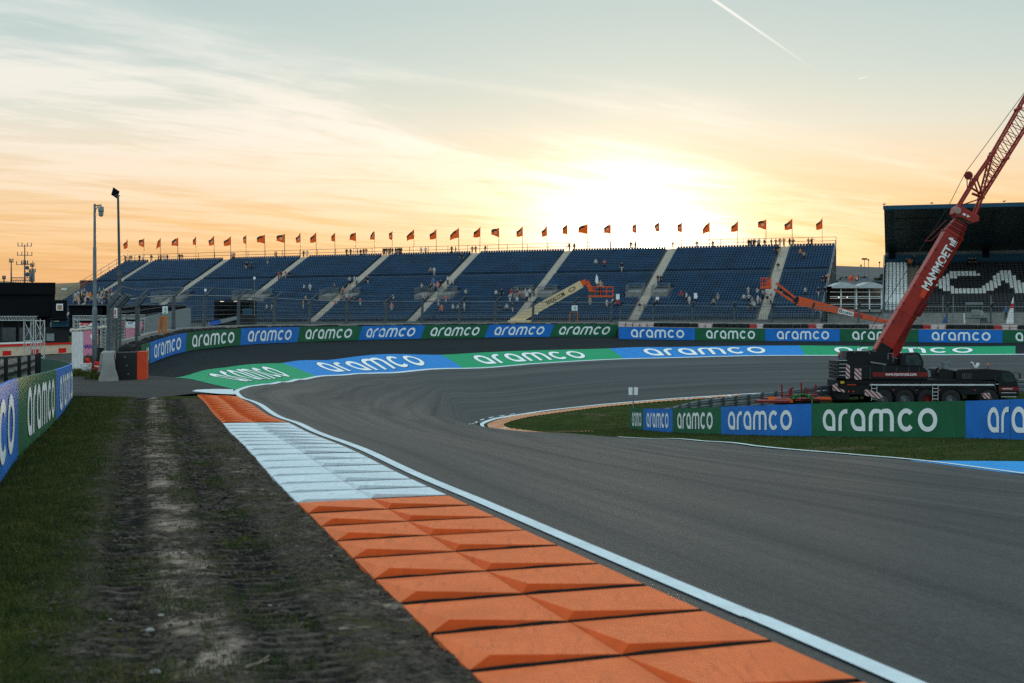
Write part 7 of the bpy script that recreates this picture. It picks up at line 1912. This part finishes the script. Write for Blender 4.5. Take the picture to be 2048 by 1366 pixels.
for a, b in ((1717, 1722.5), (1726, 1734), (1740, 1763)): hbx('window', a, b, 597, 618, HD + .3, HD + .6, M_GLASS)
for px, z in ((1677.5, 594.5), (1694.5, 594.3)): 
    mb = MB(); mb.lathe([(0, -.12), (.12, 0), (0, .12)], 8, W(px, z, HD + 1)); mb.build('lamp', M_LAMP, hb)
hr = empty('pale_hall', W(1715, 565, 300), 'pale flat-roofed hall behind the tent roofs', 'building'); blk_(hr, 'wall', 1676, 1766, 561, 575, 300, 320, M_GREYP, z0=6); blk_(hr, 'roof', 1682, 1748, 556.5, 561, 300, 318, M_STEEL); blk_(hr, 'side_roof', 1746, 1768, 561, 565, 299, 318, M_STEELD)
def leaf_clump(px0, px1, ytop, d, label, n=2500):
    x0, x1 = W(px0, 0, d).x, W(px1, 0, d).x; rt = empty('hedge', ((x0 + x1) / 2, d, 4), label, 'hedge'); mb = MB(); zt_ = zat(ytop, d); r_ = random.Random(int(px0))
    for k in range(n):
        x = r_.uniform(x0, x1); top_ = zt_ - 1.2 * abs(math.sin(x * .7 + px0)) - r_.random() * .6; z = 4 + (top_ - 4) * r_.random() ** .6; y = d + r_.uniform(-2, 2); s = .35; a = r_.random() * 6; t_ = Vector((math.cos(a), math.sin(a), r_.uniform(-.5, .5))) * s; u = Vector((-math.sin(a) * .4, math.cos(a) * .4, .8)) * s
        c = Vector((x, y, z)); mb.add([c - t_, c + u, c + t_, c - u], [(0, 1, 2, 3)])
    mb.build('foliage', mat('hedge_leaf', (.035, .035, .018), .9, var=.4, scale=.6), rt, fix=False)
leaf_clump(1674, 1745, 551, 330, 'dark brown hedge line on the skyline behind the pale hall'); leaf_clump(1748, 1768, 547, 320, 'darker bush on the skyline against the covered stand', 1200)
for px, y0, lab in ((1729, 518, 'flood light mast with a flat head on the skyline'), (1737, 520, 'pale thin mast beside the flood light mast'), (1722, 531, 'thin pole on the skyline nearest the blue stand'), (1759, 525, 'lone thin mast on the skyline nearest the covered stand')):
    rt, H = mast(px, y0, 420, 1, lab, name='skyline_mast', r=.12, base=14)
    mb = MB(); mb.box((0, 0, H), (1.6 if px == 1729 else .4, .4, .5)); mb.build('head', M_BLACK, rt, local=True)
for px, lab in ((1706, 'red flag flying above the pale hall'), (1717, 'dark flag flying above the pale hall')):
    q = W(px, 562, 298); rt = empty('flag', q, lab, 'flag'); mb = MB(); mb.tube((0, 0, 0), (0, 0, 1.4), .04, n=5); mb.build('pole', M_POLE, rt, local=True); mb = flag_cloth(int(px)); mb.v = [(x * .8, y, z * .8 + 1.4) for x, y, z in mb.v]; mb.build('cloth', [M_REDB if px == 1706 else M_STEELD, M_FLAG, M_WHITE], rt, local=True, fix=False)
# feather flags and the covered machine before the black and white stand
def feather(px, y0, y1, d, m, label, w=1.1):
    a, b = W(px, y1, d), W(px, y0, d); rt = empty('feather_flag', a, label, 'flag'); H = (b - a).length; mb = MB(); mb.tube((0, 0, 0), (-.05, 0, H), .03, .015, n=6); mb.build('pole', M_STEEL, rt, local=True)
    mb = MB(); V = []; n = 12
    for k in range(n + 1): f = k / n; V += [(-.02 * f, 0, H * (.06 + .93 * f)), (-w * (1 - f) ** .8 - .03, .05 * math.sin(f * 7), H * (.02 + .97 * f))]
    mb.add(V, [(2 * k, 2 * k + 1, 2 * k + 3, 2 * k + 2) for k in range(n)]); 
    for k in range(n): mb.m[k] = 1 if k in (7, 8) else 0
    mb.build('cloth', [m, M_LOGORED if m is M_WHITE else m], rt, local=True, fix=False)
feather(2028, 592, 652, 150, M_WHITE, 'white feather flag with a red patch before the covered stand', .85); feather(1893, 628, 652, 150, M_LOGOBLUE, 'small dark blue feather flag before the covered stand', .5)
mc = empty('covered_machine', W(1950, 655, 160), 'grey site machine under a pale canopy before the covered stand', 'machine')
def mcx(name, px0, px1, py0, py1, d0, d1, m, bevel=.05): return blk_(mc, name, px0, px1, py0, py1, d0, d1, m, bevel=bevel)
mcx('canopy', 1931, 1966, 604.5, 610.5, 159, 161, M_STEEL); mcx('deck', 1928, 1975, 633, 637, 159, 161.2, M_STEEL); mcx('body', 1942, 1962, 618, 634, 159.4, 160.8, M_GREYP, .25); mcx('tank', 1960, 1976, 638, 648, 159.3, 161, M_STEELD, .1); mcx('chassis', 1929, 1974, 648, 654, 159, 161, M_STEELD)
for px in (1932, 1965): 
    for d in (159.1, 160.9): a, b = W(px, 634, d), W(px, 609, d); mb = MB(); mb.tube(a, b, .035, n=5); mb.build('post', M_STEEL, mc)
mb = MB(); mb.bar(W(1929, 648, 158.9), W(1928, 627, 158.9), .12, .12); mb.build('arm', M_WHITE, mc)
for px, d in ((1886, 155), (1906.5, 156), (1982, 150)):
    rt, H = mast(px, 592 if px != 1982 else 592, d, 1, {1886: 'slim grey pole before the covered stand beside the small blue flag', 1906.5: 'thicker grey pole before the covered stand near the covered machine', 1982: 'dark pole before the covered stand beyond the covered machine'}[px], name='service_pole', r=.07); mb = MB(); mb.tube((0, 0, H - .02), (0, 0, H + .06), .1, n=8); mb.build('cap', M_STEELD, rt, local=True)
# loose stones and a stick on the verge
r_ = random.Random(12); mb = MB()
def stone(x, y, s):
    mb = MB(); n = 7; prof = [(0, -.3), (.6, -.25), (1, .05), (.7, .4), (0, .5)]; mb.lathe([(a * s, b * s) for a, b in prof], n, (0, 0, 0)); mb.v = [(v[0] * r_.uniform(.8, 1.2), v[1] * r_.uniform(.8, 1.2), v[2] * r_.uniform(.8, 1.1)) for v in mb.v]; o = mb.build('stone', M_CONC, smooth=False); o.location = (x, y, h1(x, y) + .012); return o
sp_px = [(322, 1235, 'pale stone beside the tyre rut, highest up the sandy track', .035), (300, 1265, 'flat pale stone in the sandy track below the upper stone', .045), (310, 1350, 'broad pale stone at the foot of the sandy track', .05), (552, 1075, 'small white pebble on the dark soil near the kerb', .02), (540, 1215, 'small pale pebble in the kerb-side tyre rut', .018), (220, 1243, 'tan pebble on the grass edge', .02)]
for px, py, lab, s in sp_px: g_ = G(px, py); tag(stone(g_.x, g_.y, s * .6), lab, 'stone')
a = G(490, 1343); b = G(537, 1332); mb = MB(); mb.tube(a + Vector((0, 0, .02)), b + Vector((0, 0, .03)), .008, .005, n=6); mb.tube(b.lerp(a, .4) + Vector((0, 0, .03)), b.lerp(a, .3) + Vector((.03, .05, .05)), .004, n=5); tag(mb.build('stick', M_WOOD), 'dry pale stick lying on the dirt near the photo edge', 'stick')
# ------------------------------------------------------------------ camera, sky, sun
cam = bpy.data.cameras.new('camera'); co = bpy.data.objects.new('camera', cam); COL.objects.link(co); SC.camera = co
cam.lens = 50; cam.sensor_width = 36; cam.clip_end = 6000; cam.clip_start = .05
co.location = (0, 0, EYE); co.rotation_euler = (PI / 2, 0, 0)
cam.dof.use_dof = True; cam.dof.focus_distance = 60; cam.dof.aperture_fstop = 3.5
SUN_AZ = math.atan((1312 - 1024) / F); SUN_EL = math.radians(4.0)
sd = Vector((math.sin(SUN_AZ) * math.cos(SUN_EL), math.cos(SUN_AZ) * math.cos(SUN_EL), math.sin(SUN_EL)))
sl = bpy.data.lights.new('sun', 'SUN'); sl.energy = 3.0; sl.angle = math.radians(.5); sl.color = (1, .72, .42)
so = bpy.data.objects.new('sun', sl); COL.objects.link(so); so.rotation_euler = (-sd).to_track_quat('-Z', 'Y').to_euler()
w = bpy.data.worlds.new('World'); SC.world = w; w.use_nodes = True; w.cycles.sampling_method = 'MANUAL'; w.cycles.sample_map_resolution = 4096
t = NT(w); bg = t.n['Background']
sky = t('ShaderNodeTexSky', sky_type='NISHITA', sun_disc=False, sun_elevation=SUN_EL, sun_rotation=SUN_AZ, air_density=1.0, dust_density=1.2, ozone_density=1.0)
d = t('ShaderNodeTexCoord').outputs['Generated']
s3 = t('ShaderNodeSeparateXYZ', {0: d}); x, y, z = s3.outputs
def dotv(v):
    nd = t('ShaderNodeVectorMath', operation='DOT_PRODUCT'); t.l.new(d, nd.inputs[0]); nd.inputs[1].default_value = v; return nd.outputs['Value']
el = t.math('MAXIMUM', z, 0.0)
# clear-sky colour by height: amber at the horizon, then cream, then pale teal
base = t.ramp(t.math('DIVIDE', el, .5), [(0.0, (.66, .31, .14, 1)), (.087, (.82, .43, .17, 1)), (.164, (.93, .57, .24, 1)), (.233, (.90, .71, .48, 1)), (.30, (.74, .745, .64, 1)), (.37, (.59, .69, .655, 1)), (.455, (.50, .63, .63, 1)), (1.0, (.50, .66, .72, 1))])
# cirrus: streaks on a flat layer high above
pz = t.math('ADD', el, .10)
cx = t.math('DIVIDE', x, pz); cy = t.math('DIVIDE', y, pz)
cv = t('ShaderNodeCombineXYZ', {0: cx, 1: cy, 2: 0.0})
def cn(rot, scl, sc_, det, ro, di, loc=(0, 0, 0)):
    m1 = t('ShaderNodeMapping', {'Vector': cv.outputs[0], 'Rotation': (0, 0, rot)})
    m2 = t('ShaderNodeMapping', {'Vector': m1.outputs[0], 'Scale': scl, 'Location': loc})
    return t('ShaderNodeTexNoise', {'Vector': m2.outputs[0], 'Scale': sc_, 'Detail': det, 'Roughness': ro, 'Distortion': di}).outputs[0]
n1 = cn(-.70, (.5, 1.3, 1), .9, 11, .62, 1.5, (.7, .2, 0))
n2 = cn(-.80, (.7, 4.5, 1), 1.4, 9, .66, .8, (3, 1, 0))
n3 = cn(-.35, (.8, 3.2, 1), 1.8, 9, .62, 1.0, (8, 2, 0))
cl = t.math('ADD', t.math('MULTIPLY', n3, .25), t.math('MULTIPLY_ADD', n2, .35, t.math('MULTIPLY', n1, .55)))
# the cloud bank reaches highest in the west and sinks past the sun
rim = t.math('ADD', t.math('MULTIPLY_ADD', x, -.17, .150), t.math('MULTIPLY', t.math('SUBTRACT', n1, .5), .16))
bank = t.sstep(t.math('SUBTRACT', rim, z), -.03, .035)
cover = t.math('MULTIPLY', t.sstep(cl, .45, .62), bank)
veil = t.math('MULTIPLY', bank, .22)
ccol = t.ramp(t.math('DIVIDE', el, .25), [(0.0, (.80, .43, .22, 1)), (.25, (.98, .63, .33, 1)), (.40, (1.0, .81, .60, 1)), (.56, (1.0, .91, .80, 1)), (.85, (.93, .92, .86, 1))])
c = t.mix(t.math('MAXIMUM', t.math('MULTIPLY', cover, .8), veil), base, ccol)
dk = t.math('MULTIPLY', t.math('MULTIPLY', t.sstep(n3, .56, .40), t.sstep(z, .15, .05)), .26)
c = t.mix(dk, c, (.66, .35, .17, 1))
# glow round the sun
dt = dotv(tuple(sd)); ang = t.math('ARCCOSINE', t.math('MINIMUM', dt, .999999))
dxs = t.math('MULTIPLY', t.math('SUBTRACT', x, sd.x - .010), .74); dzs = t.math('SUBTRACT', t.math('SUBTRACT', z, sd.z), .003)
dzs = t.math('MULTIPLY', dzs, .9); r = t.math('SQRT', t.math('ADD', t.math('MULTIPLY', dxs, dxs), t.math('MULTIPLY', dzs, dzs)))
r = t.math('ADD', r, t.math('MULTIPLY', t.math('SUBTRACT', n2, .5), .045))
front = t.sstep(y, 0, .4)
g1 = t.math('MULTIPLY', t.math('EXPONENT', t.math('MULTIPLY', t.math('MULTIPLY', r, r), -1 / (.048 ** 2))), 1.35)
g2 = t.math('MULTIPLY', t.math('EXPONENT', t.math('MULTIPLY', r, -1 / .07)), .42)
lit = t.math('MULTIPLY_ADD', bank, .62, .38)
glow = t.math('MULTIPLY', t.math('MULTIPLY', t.math('ADD', g1, g2), front), t.math('MULTIPLY', t.math('MULTIPLY_ADD', cover, .55, .62), lit))
core = t.math('MULTIPLY', t.sstep(ang, .014, .003), 16.0)
c = t.mix(1.0, c, t.mix(1.0, (0, 0, 0, 1), t('ShaderNodeCombineColor', {0: glow, 1: t.math('MULTIPLY', glow, .92), 2: t.math('MULTIPLY', glow, .78)}).outputs[0], 'ADD'), 'ADD')
c = t.mix(1.0, c, t('ShaderNodeCombineColor', {0: core, 1: t.math('MULTIPLY', core, .75), 2: t.math('MULTIPLY', core, .4)}).outputs[0], 'ADD')
# the sky overhead and to the east
up_ = t.sstep(z, .24, .6); east = t.sstep(y, .35, -.35)
c = t.mix(up_, c, (.74, .97, 1.07, 1)); c = t.mix(east, c, (.84, 1.09, 1.20, 1))
# contrails: thin lines on the dome
def trail(p0, p1, wd, amp, c):
    a = W(*p0, 1000) - Vector((0, 0, EYE)); b = W(*p1, 1000) - Vector((0, 0, EYE)); a.normalize(); b.normalize(); n = a.cross(b).normalized(); f = b - a; L = f.length; f.normalize()
    dist = t.math('ABSOLUTE', dotv(tuple(n))); al = t.math('DIVIDE', t.math('SUBTRACT', dotv(tuple(f)), a.dot(f)), L)
    fade = t.math('MULTIPLY', t.sstep(al, 1.0, .1), t.sstep(al, -.9, -.5)) if wd > .0005 else t.math('MULTIPLY', t.sstep(al, 1.0, .7), t.sstep(al, 0, .3))
    wid = t.math('MULTIPLY', t.math('MULTIPLY_ADD', al, -.6, 1.1), wd)
    k = t.math('MULTIPLY', t.math('MULTIPLY', t.sstep(dist, wid, t.math('MULTIPLY', wid, .2)), fade), t.math('MULTIPLY', front, amp))
    return t.mix(k, c, (1.0, 1.0, .95, 1))
c = trail((1428, 0), (1660, 160), .0014, .8, c)
c = trail((1714, 159), (1740, 151), .00045, .7, c)
sc_ = t.mix(1.0, sky.outputs[0], (.10, .10, .10, 1), 'MULTIPLY')
fin = t.mix(1.0, t.mix(1.0, c, (.94, .94, .94, 1), 'MULTIPLY'), t.mix(1.0, sc_, (.08, .08, .08, 1), 'MULTIPLY'), 'ADD')
gr_ = t.sstep(z, -.02, 0.0)
fin = t.mix(gr_, (.12, .12, .11, 1), fin)
t.l.new(fin, bg.inputs[0]); bg.inputs[1].default_value = 1.0
SC.view_settings.view_transform = 'Standard'; SC.view_settings.look = 'None'; SC.view_settings.exposure = 0; SC.view_settings.gamma = 1
SC.render.engine = 'CYCLES'; cy_ = SC.cycles
cy_.max_bounces = 6; cy_.diffuse_bounces = 3; cy_.glossy_bounces = 3; cy_.transmission_bounces = 4; cy_.transparent_max_bounces = 8; cy_.use_denoising = False
cy_.sample_clamp_indirect = 6
